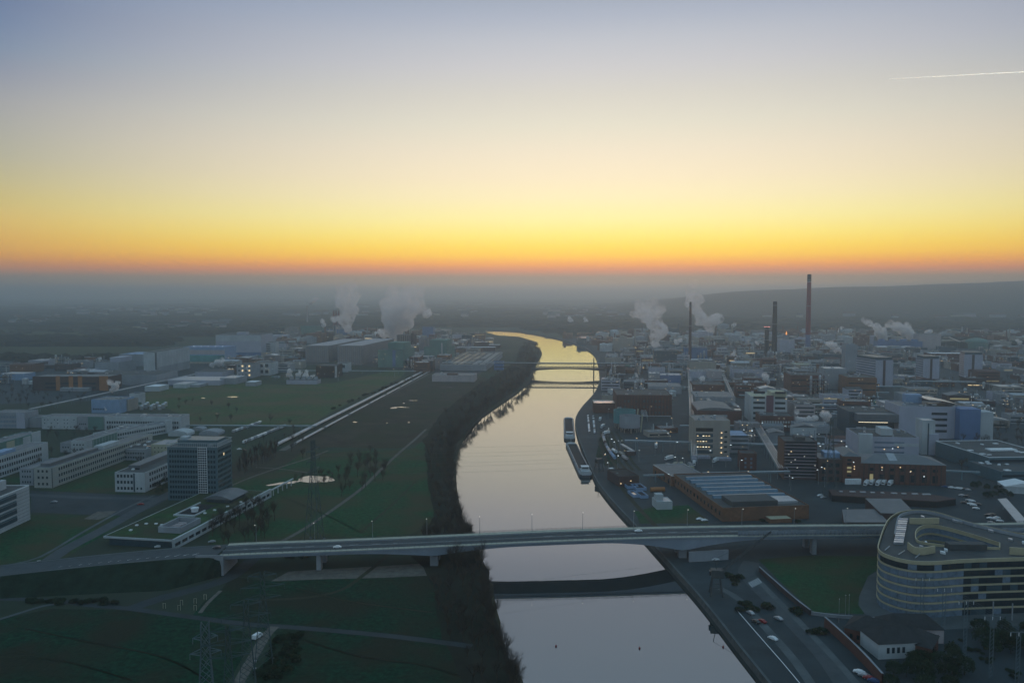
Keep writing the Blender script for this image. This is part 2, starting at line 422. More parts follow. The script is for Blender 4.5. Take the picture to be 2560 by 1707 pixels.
# industrial side: paved ground from the quay to the far edge of the plant
yard = [Vector((p[0], p[1])) for p in grow(RBANK, 1.2)[12:]] + [Vector(p) for p in ((190, 60), (420, 200), (2300, 2600), (1900, 3050), (900, 3050), (430, 2750))]
sheet('plant_yard', yard, M_YARD, 0.02)
sheet('works_ground', pp([(0, 905), (430, 905), (660, 860), (1180, 850), (1260, 880), (1200, 935), (1060, 932), (840, 905), (500, 945), (300, 1000), (0, 1010)]), M_YARD, 0.02)
for nm, pts, m_, z, wob in (
    ('meadow', [(352, 985), (420, 968), (560, 955), (700, 962), (830, 958), (985, 924), (1018, 926), (1000, 945), (900, 992), (800, 1046), (778, 1062), (450, 1062), (452, 1035), (420, 1022), (345, 1008)], M_GRASS, 0.03, 2),
    ('waste_ground', [(1075, 938), (1180, 938), (1230, 948), (1200, 985), (1120, 1040), (1068, 1100), (1000, 1120), (820, 1118), (700, 1140), (735, 1112), (905, 1010)], M_BROWN, 0.03, 4),
    ('park_meadow', [(590, 1190), (660, 1135), (830, 1130), (1020, 1125), (1080, 1090), (1120, 1200), (1140, 1320), (1160, 1345), (900, 1362), (640, 1375), (520, 1360), (545, 1270)], M_GRASS2, 0.03, 3),
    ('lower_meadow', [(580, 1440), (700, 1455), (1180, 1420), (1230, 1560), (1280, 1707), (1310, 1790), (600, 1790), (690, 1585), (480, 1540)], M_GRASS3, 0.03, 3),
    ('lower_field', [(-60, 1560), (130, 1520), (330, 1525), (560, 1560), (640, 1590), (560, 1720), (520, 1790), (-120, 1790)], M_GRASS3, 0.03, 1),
    ('office_lawn', [(-20, 1190), (110, 1225), (290, 1235), (420, 1235), (410, 1150), (300, 1140), (160, 1190)], M_GRASS2, 0.03, 2),
    ('roadside_lawn', [(-20, 1390), (0, 1335), (75, 1285), (330, 1290), (250, 1345), (120, 1420), (-20, 1440)], M_GRASS2, 0.03, 2),
    ('dry_verge', [(676, 1452), (722, 1428), (1120, 1404), (1130, 1436), (900, 1446)], M_GRAVEL, 0.06, 1),
    ('sand_pit', [(210, 1297), (245, 1278), (292, 1277), (270, 1290), (246, 1299)], M_GRAVEL, 0.06, 1),
    ('quay_lawn', [(1895, 1398), (2010, 1388), (2205, 1390), (2200, 1420), (2170, 1440), (2148, 1490), (2146, 1512), (2162, 1534), (2036, 1530), (1960, 1462)], M_GRASS2, 0.04, 0),
    ('verge_lawn', [(1600, 1308), (1588, 1278), (1630, 1268), (1720, 1262), (1768, 1298), (1770, 1308)], M_GRASS2, 0.05, 2),
    ('siding_grass', [(1490, 1140), (1500, 1092), (1516, 1092), (1552, 1150), (1540, 1166), (1512, 1164)], M_GRASS3, 0.05, 1),
    ('forecourt', [(2205, 1420), (2170, 1440), (2148, 1490), (2146, 1512), (2162, 1534), (2240, 1556), (2330, 1575), (2600, 1560), (2600, 1420)], M_PAVE, 0.035, 0),
    ('car_park', [(78, 1226), (300, 1236), (430, 1240), (395, 1262), (330, 1290), (76, 1280)], M_ASPH, 0.05, 1),
    ('tree_nursery', [(560, 1180), (590, 1150), (690, 1128), (760, 1128), (690, 1180), (585, 1196)], M_BROWN, 0.045, 2),
    ('riverside_scrub', [(1330, 1790), (1262, 1640), (1222, 1500), (1200, 1400), (1152, 1318), (1134, 1230), (1130, 1180), (1146, 1104), (1205, 1034), (1292, 976), (1326, 936), (1345, 898), (1326, 862), (1300, 866), (1290, 900), (1262, 925), (1190, 965), (1100, 1036), (1060, 1100), (1066, 1180), (1085, 1290), (1030, 1390), (1080, 1450), (1100, 1560), (1150, 1680), (1180, 1790)], M_WOODS, 0.07, 3),
    ('far_field', [(-200, 892), (-200, 868), (120, 862), (330, 868), (440, 880), (380, 896), (150, 903)], M_FIELD, 0.03, 6),
    ('far_meadow', [(-300, 848), (-300, 828), (100, 826), (300, 832), (420, 840), (260, 850), (60, 852)], M_FIELD, 0.03, 8),
    ('island_spit', [(1250, 838.2), (1300, 842), (1345, 856), (1338, 860), (1296, 848), (1262, 842)], M_BROWN, 0.05, 0),
):
    sheet(nm, pp(pts, wob, len(nm)), m_, z)

def ribbon(name, pts, width, m, z=0.08, kind='structure', sm=3, zs=None):
    line = [G(*p).xy for p in (smooth_line(pts, sm) if sm > 1 else pts)]
    a, b = grow(line, width / 2), grow(line, -width / 2)
    mb = MB()
    strip(mb, [(p[0], p[1], z) for p in b], [(p[0], p[1], z) for p in a])
    return mb.build(name, m, kind=kind)
ribbon('campus_road', [(-40, 1440), (80, 1425), (160, 1375), (255, 1325), (350, 1272), (420, 1236), (470, 1210), (520, 1186)], 9, M_ROAD, 0.09)
ribbon('campus_pavement', [(20, 1412), (100, 1392), (200, 1334), (300, 1278), (385, 1238)], 2.2, M_PAVE, 0.10)
ribbon('campus_road_cross', [(60, 1236), (200, 1243), (330, 1246), (420, 1246)], 7, M_ROAD, 0.085)
ribbon('park_path', [(560, 1222), (620, 1196), (700, 1168), (770, 1146), (820, 1126)], 2.4, M_GRAVEL, 0.10)
ribbon('park_path_branch', [(640, 1168), (700, 1172), (790, 1184)], 1.8, M_GRAVEL, 0.105)
ribbon('river_path', [(680, 1366), (760, 1322), (840, 1268), (905, 1220), (950, 1176), (1000, 1130), (1040, 1096), (1066, 1072)], 3.0, M_GRAVEL, 0.11)
ribbon('river_path_lower', [(1050, 1326), (1010, 1350), (960, 1396), (905, 1440), (850, 1476), (760, 1494), (640, 1500)], 2.6, M_BROWN, 0.11)
ribbon('flood_path', [(-40, 1496), (120, 1500), (220, 1512), (330, 1522), (500, 1545), (620, 1560), (760, 1570), (980, 1590), (1180, 1615)], 4.2, M_ASPH, 0.10)
ribbon('underpass_road', [(640, 1390), (600, 1425), (560, 1450), (480, 1475), (400, 1496), (330, 1520)], 8, M_ASPH, 0.095)
ribbon('cycle_path', [(-60, 1566), (40, 1535), (110, 1514), (160, 1508)], 2.2, M_PAVE, 0.12)
ribbon('side_path', [(552, 1476), (520, 1506), (500, 1532)], 2.0, M_GRAVEL, 0.11)
ribbon('gravel_track', [(686, 1566), (664, 1590), (640, 1630), (600, 1700), (560, 1790)], 4.5, M_GRAVEL, 0.12)
for k, pts in enumerate((((60, 1570), (200, 1600), (400, 1640), (520, 1700)), ((-20, 1640), (150, 1650), (330, 1700)), ((760, 1600), (900, 1640), (1050, 1660), (1150, 1690)), ((740, 1470), (860, 1500), (1000, 1520), (1080, 1530)), ((700, 1240), (800, 1280), (900, 1330)), ((900, 1330), (980, 1260), (1040, 1200)), ((470, 1040), (620, 1000), (800, 985), (930, 950)), ((420, 1005), (560, 1020), (760, 1040)), ((760, 1110), (880, 1060), (1000, 1040), (1100, 985)), ((900, 1100), (1000, 1070), (1120, 1000)))):
    for dd in (0, 2.4):
        ribbon('wheel_track', [(x + dd, y + dd * .5) for x, y in pts], .7, M_BROWN, .125 + .002 * k, sm=4)
ribbon('quay_promenade', [(1800, 1470), (1850, 1500), (1906, 1560), (1990, 1655), (2060, 1760)], 4.0, M_PAVE, 0.10)
ribbon('quay_street', [(1880, 1404), (1866, 1430), (1888, 1460), (1930, 1500), (2000, 1572), (2080, 1660), (2150, 1770)], 9, M_ROAD, 0.09)
ribbon('quay_pavement', [(1898, 1452), (1940, 1496), (2010, 1566), (2090, 1650), (2140, 1707)], 3.2, M_PAVE, 0.11)
ribbon('quay_track', [(1498, 1100), (1516, 1150), (1545, 1206), (1590, 1262), (1640, 1316)], 3.4, M_BROWN, 0.07)
for k, dx in enumerate((0, 16, 32, 48)):
    ribbon('siding_ballast', [(1502 + dx * .8, 1078), (1512 + dx, 1112), (1530 + dx, 1150), (1548 + dx * 1.1, 1176)], 3.0, M_BROWN, 0.075 + k * .004)
# pond and puddles in the meadow
def blob(cx, cy, rx, ry, n=26, seed=0, rag=0.25):
    return [(cx + rx * math.cos(a) * (1 + rag * noise.noise((math.cos(a) * 1.7, math.sin(a) * 1.7, seed))), cy + ry * math.sin(a) * (1 + rag * noise.noise((math.cos(a) * 1.7, math.sin(a) * 1.7, seed + 5)))) for a in (2 * math.pi * k / n for k in range(n))]
sheet('pond', [G(*p).xy for p in blob(790, 1198, 46, 8, 30, 3, 0.45)], mw, 0.14)
sheet('pond_inlet', [G(*p).xy for p in ((664, 1213), (700, 1206), (738, 1202), (752, 1203), (735, 1208), (700, 1211), (672, 1214.5))], mw, 0.145)
for k, (x, y, rx, ry) in enumerate(((585, 992, 18, 1.6), (508, 995, 6, 1), (1000, 1018, 20, 1.6), (984, 1020, 10, 1.6), (1030, 1001, 12, 1.0), (887, 1055, 7, 1.3), (968, 1057, 3, 1), (1022, 1056, 3, .9), (541, 1034, 4, 0.8),
                                    (1124, 968, 8, .8), (1010, 1008, 4, 1), (350, 862, 9, .7), (190, 852, 8, .5))):
    sheet('puddle', [G(*p).xy for p in blob(x, y, rx * .85, ry * .8, 18, k, 1.1)], mw, 0.13)
# ------------------------------------------------------------------ hills behind the plant
mb = MB()
NX, NY = 90, 14
for j in range(NY + 1):
    for i in range(NX + 1):
        px = 1440 + i * (3300 - 1440) / NX
        d = 4300 + j * 6800 / NY
        u = (px - CXP) / FPX
        ridge = max(0.0, min(1.0, (px - 1600) / 960))
        edge = max(0.0, min(1.0, (px - 1440) / 460)); edge = edge * edge * (3 - 2 * edge)
        crest = CAM_H + (2 + 35 * ridge ** 1.2) / FPX * 7300
        rise = 1 / (1 + math.exp(-(d - 6200) / 480))
        z = -4 + crest * rise * edge * (1 + 0.05 * noise.noise((px * .006, d * .0006, 2)) + 0.018 * noise.noise((px * .03, d * .002, 4)))
        z = min(z, 298)
        mb.v.append((u * d, d, z))
for j in range(NY):
    for i in range(NX):
        a = j * (NX + 1) + i
        mb.f.append((a, a + 1, a + NX + 2, a + NX + 1))
mb.build('hills', M_WOODS, kind='structure', smooth=True)
# ------------------------------------------------------------------ haze: the air over the whole site
mh = bpy.data.materials.new('evening_haze')
mh.use_nodes = True
t = mh.node_tree
t.nodes.clear()
pv = nd(t, 'ShaderNodeVolumePrincipled')
pv.inputs['Density'].default_value = HAZE_DENSITY
pv.inputs['Color'].default_value = HAZE_COLOR
pv.inputs['Anisotropy'].default_value = HAZE_G
om = nd(t, 'ShaderNodeOutputMaterial'); lk(t, pv.outputs[0], om.inputs['Volume'])
MB().box(-46000, -2000, -16, 46000, 46000, HAZE_TOP).build('haze', mh, kind='stuff')
# ------------------------------------------------------------------ road bridge over the river
M_GIRD = mat('bridge_girder_paint', (0.27, 0.31, 0.37), 0.6, 0.12, 0.15, col2=(0.22, 0.26, 0.31), s2=0.05, spec=0.4)
M_CREAM = mat('cream_concrete', (0.46, 0.44, 0.36), 0.75, 0.15, 0.3, spec=0.3)
M_RAIL = mat('dark_steel', (0.045, 0.055, 0.058), 0.6, 0.2, 0.5, spec=0.4)
M_LAMP = mat('lamp_glow_white', (0.8, 0.8, 0.75), 0.5, 0.0, 1, emit=(1.0, 0.93, 0.78), es=0.6)
M_LAMPW = mat('lamp_glow_warm', (0.8, 0.7, 0.5), 0.5, 0.0, 1, emit=(1.0, 0.70, 0.34), es=1.7)
M_LAMPC = mat('lamp_glow_cold', (0.7, 0.8, 0.85), 0.5, 0.0, 1, emit=(0.85, 0.97, 1.0), es=1.5)
ZT = [(-420, 3.0), (-330, 4.2), (-256, 7.0), (-203, 9.2), (-160, 10.3), (-131, 10.6), (-94, 10.8), (-38, 11.6), (12, 12.6), (49, 12.9), (94, 13.0), (174, 11.9), (215, 10.8), (300, 9.4), (420, 8.0)]
YT = [(-420, 357), (-330, 376), (-256, 397), (-203, 409), (-160, 416.5), (420, 470.5)]
def lerp_t(T, x):
    if x <= T[0][0]:
        return T[0][1]
    for (a, u), (b, v) in zip(T, T[1:]):
        if x <= b:
            t_ = (x - a) / (b - a)
            return u + (v - u) * t_
    return T[-1][1]
def bz(x):
    return sum(lerp_t(ZT, x + d) for d in (-24, -12, 0, 12, 24)) / 5
def by(x):
    return sum(lerp_t(YT, x + d) for d in (-24, -12, 0, 12, 24)) / 5
BW = 21.0
PIERS = [(-105, 0.6), (-43, 3.0), (97, 5.6), (174, 1.2), (246, 1.0)]
def soffit(x):
    return 2.1 + sum(a * max(0.0, 1 - abs(x - p) / 46) ** 1.7 for p, a in PIERS if a > 2)
xs = [-156 + 4 * i for i in range(int((400 + 156) / 4) + 1)]
bridge = thing('road_bridge', 'long grey haunched girder road bridge crossing the river', 'bridge', (0, 0, 0))
def sweep(name, m, prof, xs=xs, parent=bridge, kind=None):
    # prof(x) -> list of (offset from near edge, z)
    mb = MB()
    n = None
    for x in xs:
        pr = prof(x)
        n = len(pr)
        for o, z in pr:
            mb.v.append((x - 0.1 * o, by(x) + o, z))
    for i in range(len(xs) - 1):
        for k in range(n):
            mb.f.append((i * n + k, (i + 1) * n + k, (i + 1) * n + (k + 1) % n, i * n + (k + 1) % n))
    mb.f.append(tuple(range(n))); mb.f.append(tuple((len(xs) - 1) * n + k for k in range(n))[::-1])
    return mb.build(name, m, parent, kind=kind)
sweep('girder', M_GIRD, lambda x: [(.55, bz(x) - .55), (.9, bz(x) - soffit(x)), (BW - .9, bz(x) - soffit(x)), (BW - .55, bz(x) - .55)])
sweep('deck', M_GIRD, lambda x: [(0, bz(x) - .02), (0, bz(x) - .6), (2.2, bz(x) - .75), (BW - 2.2, bz(x) - .75), (BW, bz(x) - .6), (BW, bz(x) - .02)])
sweep('roadway', M_ROAD, lambda x: [(3.2, bz(x) + .06), (3.2, bz(x) - .3), (BW - 3.2, bz(x) - .3), (BW - 3.2, bz(x) + .06)])
sweep('footway', M_CREAM, lambda x: [(.5, bz(x) + .2), (.5, bz(x) - .3), (2.9, bz(x) - .3), (2.9, bz(x) + .2)])
sweep('footway', M_CREAM, lambda x: [(BW - 2.9, bz(x) + .2), (BW - 2.9, bz(x) - .3), (BW - .5, bz(x) - .3), (BW - .5, bz(x) + .2)])
sweep('coping', M_CREAM, lambda x: [(-.15, bz(x) + .34), (-.15, bz(x) + .06), (.42, bz(x) + .06), (.42, bz(x) + .34)])
sweep('coping', M_CREAM, lambda x: [(BW - .42, bz(x) + .34), (BW - .42, bz(x) + .06), (BW + .15, bz(x) + .06), (BW + .15, bz(x) + .34)])
for o in (7.1, BW - 6.6):
    sweep('crash_barrier', M_STEEL, lambda x: [(o, bz(x) + .85), (o, bz(x) + .5), (o + .18, bz(x) + .5), (o + .18, bz(x) + .85)])
for o in (0.14, BW - 0.14):
    mb = MB()
    x = -154.0
    while x < 398:
        mb.tube((x - .1 * o, by(x) + o, bz(x) + .3), (x - .1 * o, by(x) + o, bz(x) + 1.45), .085, n=4)
        x += 2.8
    for h_ in (.75, 1.1, 1.45):
        for a, b in zip(xs, xs[1:]):
            mb.tube((a - .1 * o, by(a) + o, bz(a) + h_), (b - .1 * o, by(b) + o, bz(b) + h_), .05, n=4)
    mb.build('railing', M_RAIL, bridge)
M_GLASSP = mat('barrier_panel', (0.26, 0.29, 0.34), 0.35, 0.15, 0.3, spec=0.5)
mb, mp_ = MB(), MB()
x = 128.0
while x < 396:
    mb.tube((x, by(x) + .3, bz(x) + .2), (x, by(x) + .3, bz(x) + 3.4), .16, n=4)
    mp_.add([(x + .2, by(x) + .3, bz(x) + .3), (x + 1.85, by(x + 1.85) + .3, bz(x + 1.85) + .3), (x + 1.85, by(x + 1.85) + .3, bz(x + 1.85) + 3.2), (x + .2, by(x) + .3, bz(x) + 3.2)], [(0, 1, 2, 3)])
    x += 2.1
b1 = mb.build('noise_barrier_post', M_STEEL, bridge, kind='stuff'); mp_.build('noise_barrier_panel', M_GLASSP, bridge, kind='stuff')
for p, a in PIERS:
    for o in ((4.5, BW - 4.5) if a < 2 else (5.5, BW - 5.5)):
        w_ = 1.2 if a < 2 else 2.2
        z0 = -4.5 if p in (-43,) else 0
        MB().box(p - w_, by(p) + o - 2.0, z0, p + w_, by(p) + o + 2.0, bz(p) - soffit(p) + .1).build('pier', M_CONC, bridge)
mb = MB().box(-162, by(-158) - .2, 0, -153.6, by(-158) + BW + .4, bz(-158) - .9)
mb.box(-168, by(-164) - .35, 0.2, -153.4, by(-164) + .3, bz(-160) + 1.0)
mb.build('abutment', M_CONC, bridge)
# lane lines
mb = MB()
for x in range(-150, 380, 12):
    mb.add([(x, by(x) + 10.4, bz(x) + .075), (x + 5, by(x + 5) + 10.4, bz(x + 5) + .075), (x + 5, by(x + 5) + 10.6, bz(x + 5) + .075), (x, by(x) + 10.6, bz(x) + .075)], [(0, 1, 2, 3)])
mb.build('lane_line', M_WHITE, bridge, kind='stuff')
# approach on its embankment
xe = [-420 + 6 * i for i in range(44)] + [-158, -154.5]
emb = MB()
for x in xe:
    y0, z0 = by(x), bz(x) - .12
    toe = max(6.0, z0 * 2.0)
    if x > -175:
        toe = max(2.5, toe * (-153 - x) / 22)
    emb.v.extend([(x, y0 - toe, 0.0), (x, y0 - .8, z0), (x, y0 + BW + .8, z0), (x, y0 + BW + 6 + z0, 0.0)])
for i in range(len(xe) - 1):
    for k in range(3):
        emb.f.append((i * 4 + k, (i + 1) * 4 + k, (i + 1) * 4 + k + 1, i * 4 + k + 1))
emb.f.append(tuple((len(xe) - 1) * 4 + k for k in range(4))[::-1])
emb.build('embankment', mat('embankment_scrub', (0.014, 0.028, 0.018), 1.0, 0.5, 0.15, spec=0.05, fine=0.9), kind='structure')
def lay(name, o0, o1, m, dz, x0=-420, x1=-155):
    mb = MB()
    xr = [x for x in xe if x0 <= x <= x1]
    strip(mb, [(x, by(x) + o0, bz(x) + dz) for x in xr], [(x, by(x) + o1, bz(x) + dz) for x in xr])
    return mb.build(name, m, kind='structure')
lay('approach_road', 2.6, BW - 2.6, M_ROAD, 0.0)
lay('approach_footway', .2, 2.3, M_PAVE, 0.05)
lay('approach_footway', BW - 2.3, BW - .2, M_PAVE, 0.05)
mb = MB()
for k in range(15):
    x = -236 + 4.6 * k
    mb.add([(x, by(x) + 5.2, bz(x) + .012), (x + 2.6, by(x) + 8.6, bz(x + 2) + .012), (x + 3.1, by(x) + 8.6, bz(x + 2) + .012), (x + .5, by(x) + 5.2, bz(x) + .012)], [(0, 1, 2, 3)])
mb.build('hatch_marking', M_WHITE, kind='structure')

# ------------------------------------------------------------------ lamp posts
def lamp_proto(name, h, arm, glow):
    r = thing(name, 'x', 'street lamp', (0, 0, 0))
    MB().tube((0, 0, 0), (0, 0, h), .13, .08, 6).tube((0, 0, h - .05), (0, -arm, h + .25), .06, .05, 5).build('pole', M_STEEL, r)
    MB().box(-.16, -arm - .75, h + .16, .16, -arm + .05, h + .34).build('lamp_head', glow, r)
    return freeze(r)
def put(proto, loc, rz=0.0, label=None, group=None, first=[set()], sc=None):
    if proto.name not in first[0]:
        first[0].add(proto.name); o = proto
    else:
        o = copy_tree(proto)
    o.location = loc; o.rotation_euler = (0, 0, rz)
    if sc:
        o.scale = (sc, sc, sc)
    if label:
        o['label'] = label
    if group:
        o['group'] = group
    return o
lp = lamp_proto('street_lamp', 10.5, 1.6, M_LAMP)
ORD = ['first', 'second', 'third', 'fourth', 'fifth', 'sixth', 'seventh', 'eighth', 'ninth', 'tenth', 'eleventh', 'twelfth', 'thirteenth', 'fourteenth', 'fifteenth', 'sixteenth', 'seventeenth', 'eighteenth', 'nineteenth', 'twentieth']
for k, x in enumerate((-143, -111, -79, -48.5, -18.5, 11.5, 41, 71, 103, 136, 168, 200)):
    put(lp, (x, by(x) + BW - 1.2, bz(x) + .18), 0, f'slender street lamp on the road bridge, {ORD[k]} from the bank with the dark tower', 'street lamps along the road bridge')
# ------------------------------------------------------------------ bridges further up the river
M_TRUSS = mat('truss_steel', (0.05, 0.055, 0.06), 0.7, 0.2, 0.4, spec=0.3)
pb = thing('pipe_bridge', 'dark truss pipe bridge with arched girder across the golden river bend', 'bridge', (0, 0, 0))
A, Bp = G(1318, 920, 11), G(1512, 921, 11)
ax = (Bp - A).normalized(); nx_ = Vector((-ax.y, ax.x, 0)); L = (Bp - A).length
def at_(u, v, z):
    p = A + ax * u + nx_ * v
    return (p.x, p.y, z)
NSEG = 26
mb = MB()
for i in range(NSEG + 1):
    u = L * i / NSEG
    dz = 1.6 + 4.2 * abs(2 * i / NSEG - 1.05) ** 2
    for v, z in ((0, 11), (0, 11 - dz), (9, 11 - dz), (9, 11)):
        mb.v.append(at_(u, v, z))
for i in range(NSEG):
    for k in range(4):
        mb.f.append((i * 4 + k, (i + 1) * 4 + k, (i + 1) * 4 + (k + 1) % 4, i * 4 + (k + 1) % 4))
mb.build('girder', M_TRUSS, pb)
for v in (1.2, 7.8):
    for z in (12.6, 19.4):
        MB().tube(at_(-60, v, z), at_(L + 60, v, z), .75 if z > 15 else .6, n=4).build('chord', M_TRUSS, pb)
    mb = MB()
    for i in range(NSEG + 4):
        u = -30 + (L + 60) * i / (NSEG + 4); u2 = -30 + (L + 60) * (i + 1) / (NSEG + 4)
        mb.tube(at_(u, v, 12.6), at_(u2, v, 19.4), .22, n=4).tube(at_(u2, v, 12.6), at_(u2, v, 19.4), .22, n=4)
    mb.build('bracing', M_TRUSS, pb)
mb = MB().tube(at_(-160, 4.5, 20.6), at_(L + 220, 4.5, 20.6), .55, n=6).tube(at_(-160, 2.8, 20.6), at_(L + 220, 2.8, 20.6), .4, n=6)
mb.build('pipe', mat('pipe_cladding', (0.50, 0.52, 0.54), 0.35, 0.1, 0.3, metal=0.5), pb)
for u in (L * .03, L * .86):
    for v in (1.5, 7.5):
        MB().tube(at_(u, v, -4), at_(u, v, 30 if u > 50 else 20), 1.0, .8, 6).build('pier', M_TRUSS, pb)
mb = MB()
for z in range(2, 30, 4):
    mb.tube(at_(L * .86, 1.5, z), at_(L * .86, 7.5, z + 4), .2, n=4).tube(at_(L * .86, 7.5, z), at_(L * .86, 1.5, z + 4), .2, n=4)
mb.build('tower_bracing', M_TRUSS, pb)
# ------------------------------------------------------------------ trees
def bare_tree(h, spread, seed, lean=0.0, thick=1.0, up=0.55, levels=4):
    rnd = random.Random(seed)
    trunk, twig = MB(), MB()
    def grow_(p, d, ln, r, lv):
        segs = 2 if lv < 2 else 1
        q = p
        for s_ in range(segs):
            d = (d + Vector((rnd.uniform(-.14, .14), rnd.uniform(-.14, .14), rnd.uniform(-.02, .1)))).normalized()
            e = q + d * ln / segs
            r2 = r * (.84 if segs == 2 else .55)
            (trunk if lv < 2 else twig).tube(q, e, r, r2, 6 if lv == 0 else (4 if lv < 2 else 3))
            q, r = e, r2
        if lv >= levels:
            return
        n = (6, 6, 5, 5)[min(lv, 3)]
        for k in range(n):
            a = 2 * math.pi * (k + rnd.random()) / n
            side = Vector((math.cos(a), math.sin(a), 0))
            nd_ = (d * up + side * rnd.uniform(.35, .8) * spread + Vector((0, 0, rnd.uniform(.05, .45)))).normalized()
            base = q if lv else p + (q - p) * rnd.uniform(.45, 1.0)
            if lv:
                base = p + (q - p) * rnd.uniform(.35, 1.0)
            grow_(base, nd_, ln * rnd.uniform(.5, .78), r * .72, lv + 1)
    grow_(Vector((0, 0, 0)), Vector((lean, 0, 1)).normalized(), h * .40, h * .016 * thick, 0)
    return trunk, twig
def leaf_clump(w_, h_, n, seed, low=0.0):
    rnd = random.Random(seed)
    mb = MB()
    for k in range(n):
        a, e = rnd.uniform(0, 2 * math.pi), math.acos(rnd.uniform(-.4, 1))
        rr = rnd.uniform(.35, 1.0) ** .5
        lump = 1 + .3 * noise.noise((math.cos(a) * 2, math.sin(a) * 2, e * 2 + seed))
        p = Vector((math.cos(a) * math.sin(e) * w_ * rr * lump, math.sin(a) * math.sin(e) * w_ * rr * lump, low + h_ * .45 + math.cos(e) * h_ * .55 * rr * lump))
        s_ = rnd.uniform(.25, .6)
        u = Vector((rnd.uniform(-1, 1), rnd.uniform(-1, 1), rnd.uniform(-1, 1))).normalized(); v = u.orthogonal().normalized()
        mb.add([p - u * s_, p + v * s_ * .6, p + u * s_, p - v * s_ * .6], [(0, 1, 2, 3)])
    return mb
TREES = []
for k, (h, sp, up) in enumerate(((15, .9, .62), (17, .8, .75), (13, 1.05, .5), (16, .7, .9), (12, .95, .6))):
    tr, tw = bare_tree(h, sp, 40 + k, thick=1.1, up=up)
    TREES.append((tr.mesh('trunk', M_BARK), tw.mesh('crown', M_TWIG)))
POP = []
for k in range(2):
    tr, tw = bare_tree(15, .32, 70 + k, thick=.9, up=1.5)
    POP.append((tr.mesh('trunk', M_BARK), tw.mesh('crown', mat('reddish_twigs', (0.055, 0.034, 0.027), 1.0, .3, .15, spec=.05))))
EVER = []
for k in range(3):
    mbt = MB().tube((0, 0, 0), (0, 0, 3), .25, .15, 6)
    EVER.append((mbt.mesh('trunk', M_BARK), leaf_clump(3.6 + k * .5, 7.5 - k, 620, 11 + k, .8).mesh('crown', M_LEAF)))
BUSH = [leaf_clump(2.2, 2.6, 260, 31 + k).mesh('hedge_bush', M_LEAF) for k in range(2)]
NTREE = [0]
def tree(x, y, kinds, sc, label, group, name='bare_tree', z=0.0):
    NTREE[0] += 1
    tr, tw = random.choice(kinds)
    o = thing(name, label, 'tree', (x, y, z), random.uniform(0, 6.28), group)
    o.scale = (sc * random.uniform(.85, 1.15), sc * random.uniform(.85, 1.15), sc)
    link('trunk', tr, o); link('crown', tw, o)
    return o
LOW = []
for k in range(3):
    tr, tw = bare_tree(14, .9, 90 + k, thick=1.3, up=.65, levels=3)
    tr.add(tw.v, tw.f); LOW.append(tr)
def mass(name, pts, s0, s1, m):                       # a wood nobody could count, as one object
    mb = MB()
    for q in pts:
        t0 = random.choice(LOW); a = random.uniform(0, 6.28); s_ = random.uniform(s0, s1); c, sn = math.cos(a) * s_, math.sin(a) * s_
        mb.add([(q.x + x * c - y * sn, q.y + x * sn + y * c, z * s_) for x, y, z in t0.v], t0.f)
    mb.build(name, m, kind='stuff')
def wood(poly_px, n, kinds, s0, s1, label, group, name='bare_tree', mind=3.0, z=0.0, ok=None, far=False):
    poly = [G(*p).xy for p in poly_px]
    xs_, ys_ = [p.x for p in poly], [p.y for p in poly]
    done, tries = [], 0
    while len(done) < n and tries < n * 60:
        tries += 1
        q = Vector((random.uniform(min(xs_), max(xs_)), random.uniform(min(ys_), max(ys_))))
        if not inpoly(q, poly) or any((q - d).length < mind for d in done) or (ok and not ok(q)):
            continue
        done.append(q)
        if far:
            continue
        tree(q.x, q.y, kinds, random.uniform(s0, s1), label, group, name, z)
    if far:
        mass(name, done, s0, s1, M_TWIG)
def bushes(poly_px, n, label, group, s0=.4, s1=.8):
    poly = [G(*p).xy for p in poly_px]
    xs_, ys_ = [p.x for p in poly], [p.y for p in poly]
    k = tries = 0
    while k < n and tries < n * 60:
        tries += 1
        q = Vector((random.uniform(min(xs_), max(xs_)), random.uniform(min(ys_), max(ys_))))
        if inpoly(q, poly):
            o = link('bush', random.choice(BUSH), None, label, 'bush', group, None, (q.x, q.y, 0), random.uniform(0, 6))
            s_ = random.uniform(s0, s1); o.scale = (s_ * random.uniform(.8, 1.5), s_ * random.uniform(.8, 1.5), s_)
            k += 1
dry = lambda q: not inpoly(q, RIVER)
# belt along the bank opposite the plant: the thicket inside, single trees along the water
def thicket(poly_px, n, s0, s1, ok=dry, mind=2.6):
    wood(poly_px, n, TREES, s0, s1, '', '', 'riverside_thicket', mind=mind, ok=ok, far=True)
thicket([(1236, 1560), (1300, 1707), (1330, 1790), (1180, 1790), (1150, 1660), (1100, 1560), (1085, 1470), (1130, 1420), (1218, 1440)], 60, .5, .95)
thicket([(1152, 1318), (1132, 1220), (1130, 1170), (1146, 1104), (1092, 1090), (1060, 1150), (1075, 1220), (1090, 1320)], 60, .5, 1.0)
thicket([(1146, 1104), (1205, 1034), (1292, 976), (1326, 936), (1300, 915), (1262, 922), (1200, 968), (1110, 1040), (1080, 1090)], 110, .6, 1.1, mind=4)
thicket([(1352, 905), (1358, 866), (1340, 858), (1310, 862), (1300, 900), (1320, 930)], 50, .9, 1.5, mind=5)
wood([(1215, 1440), (1190, 1380), (1150, 1318), (1060, 1350), (1030, 1400), (1090, 1440)], 24, TREES, 1.0, 1.25, 'tall bare tree on the bank beside and under the road bridge', 'trees beside the road bridge', mind=3.5, ok=lambda q: dry(q) and not (by(q.x) - 2 < q.y < by(q.x) + BW + 3))
acc = 0.0
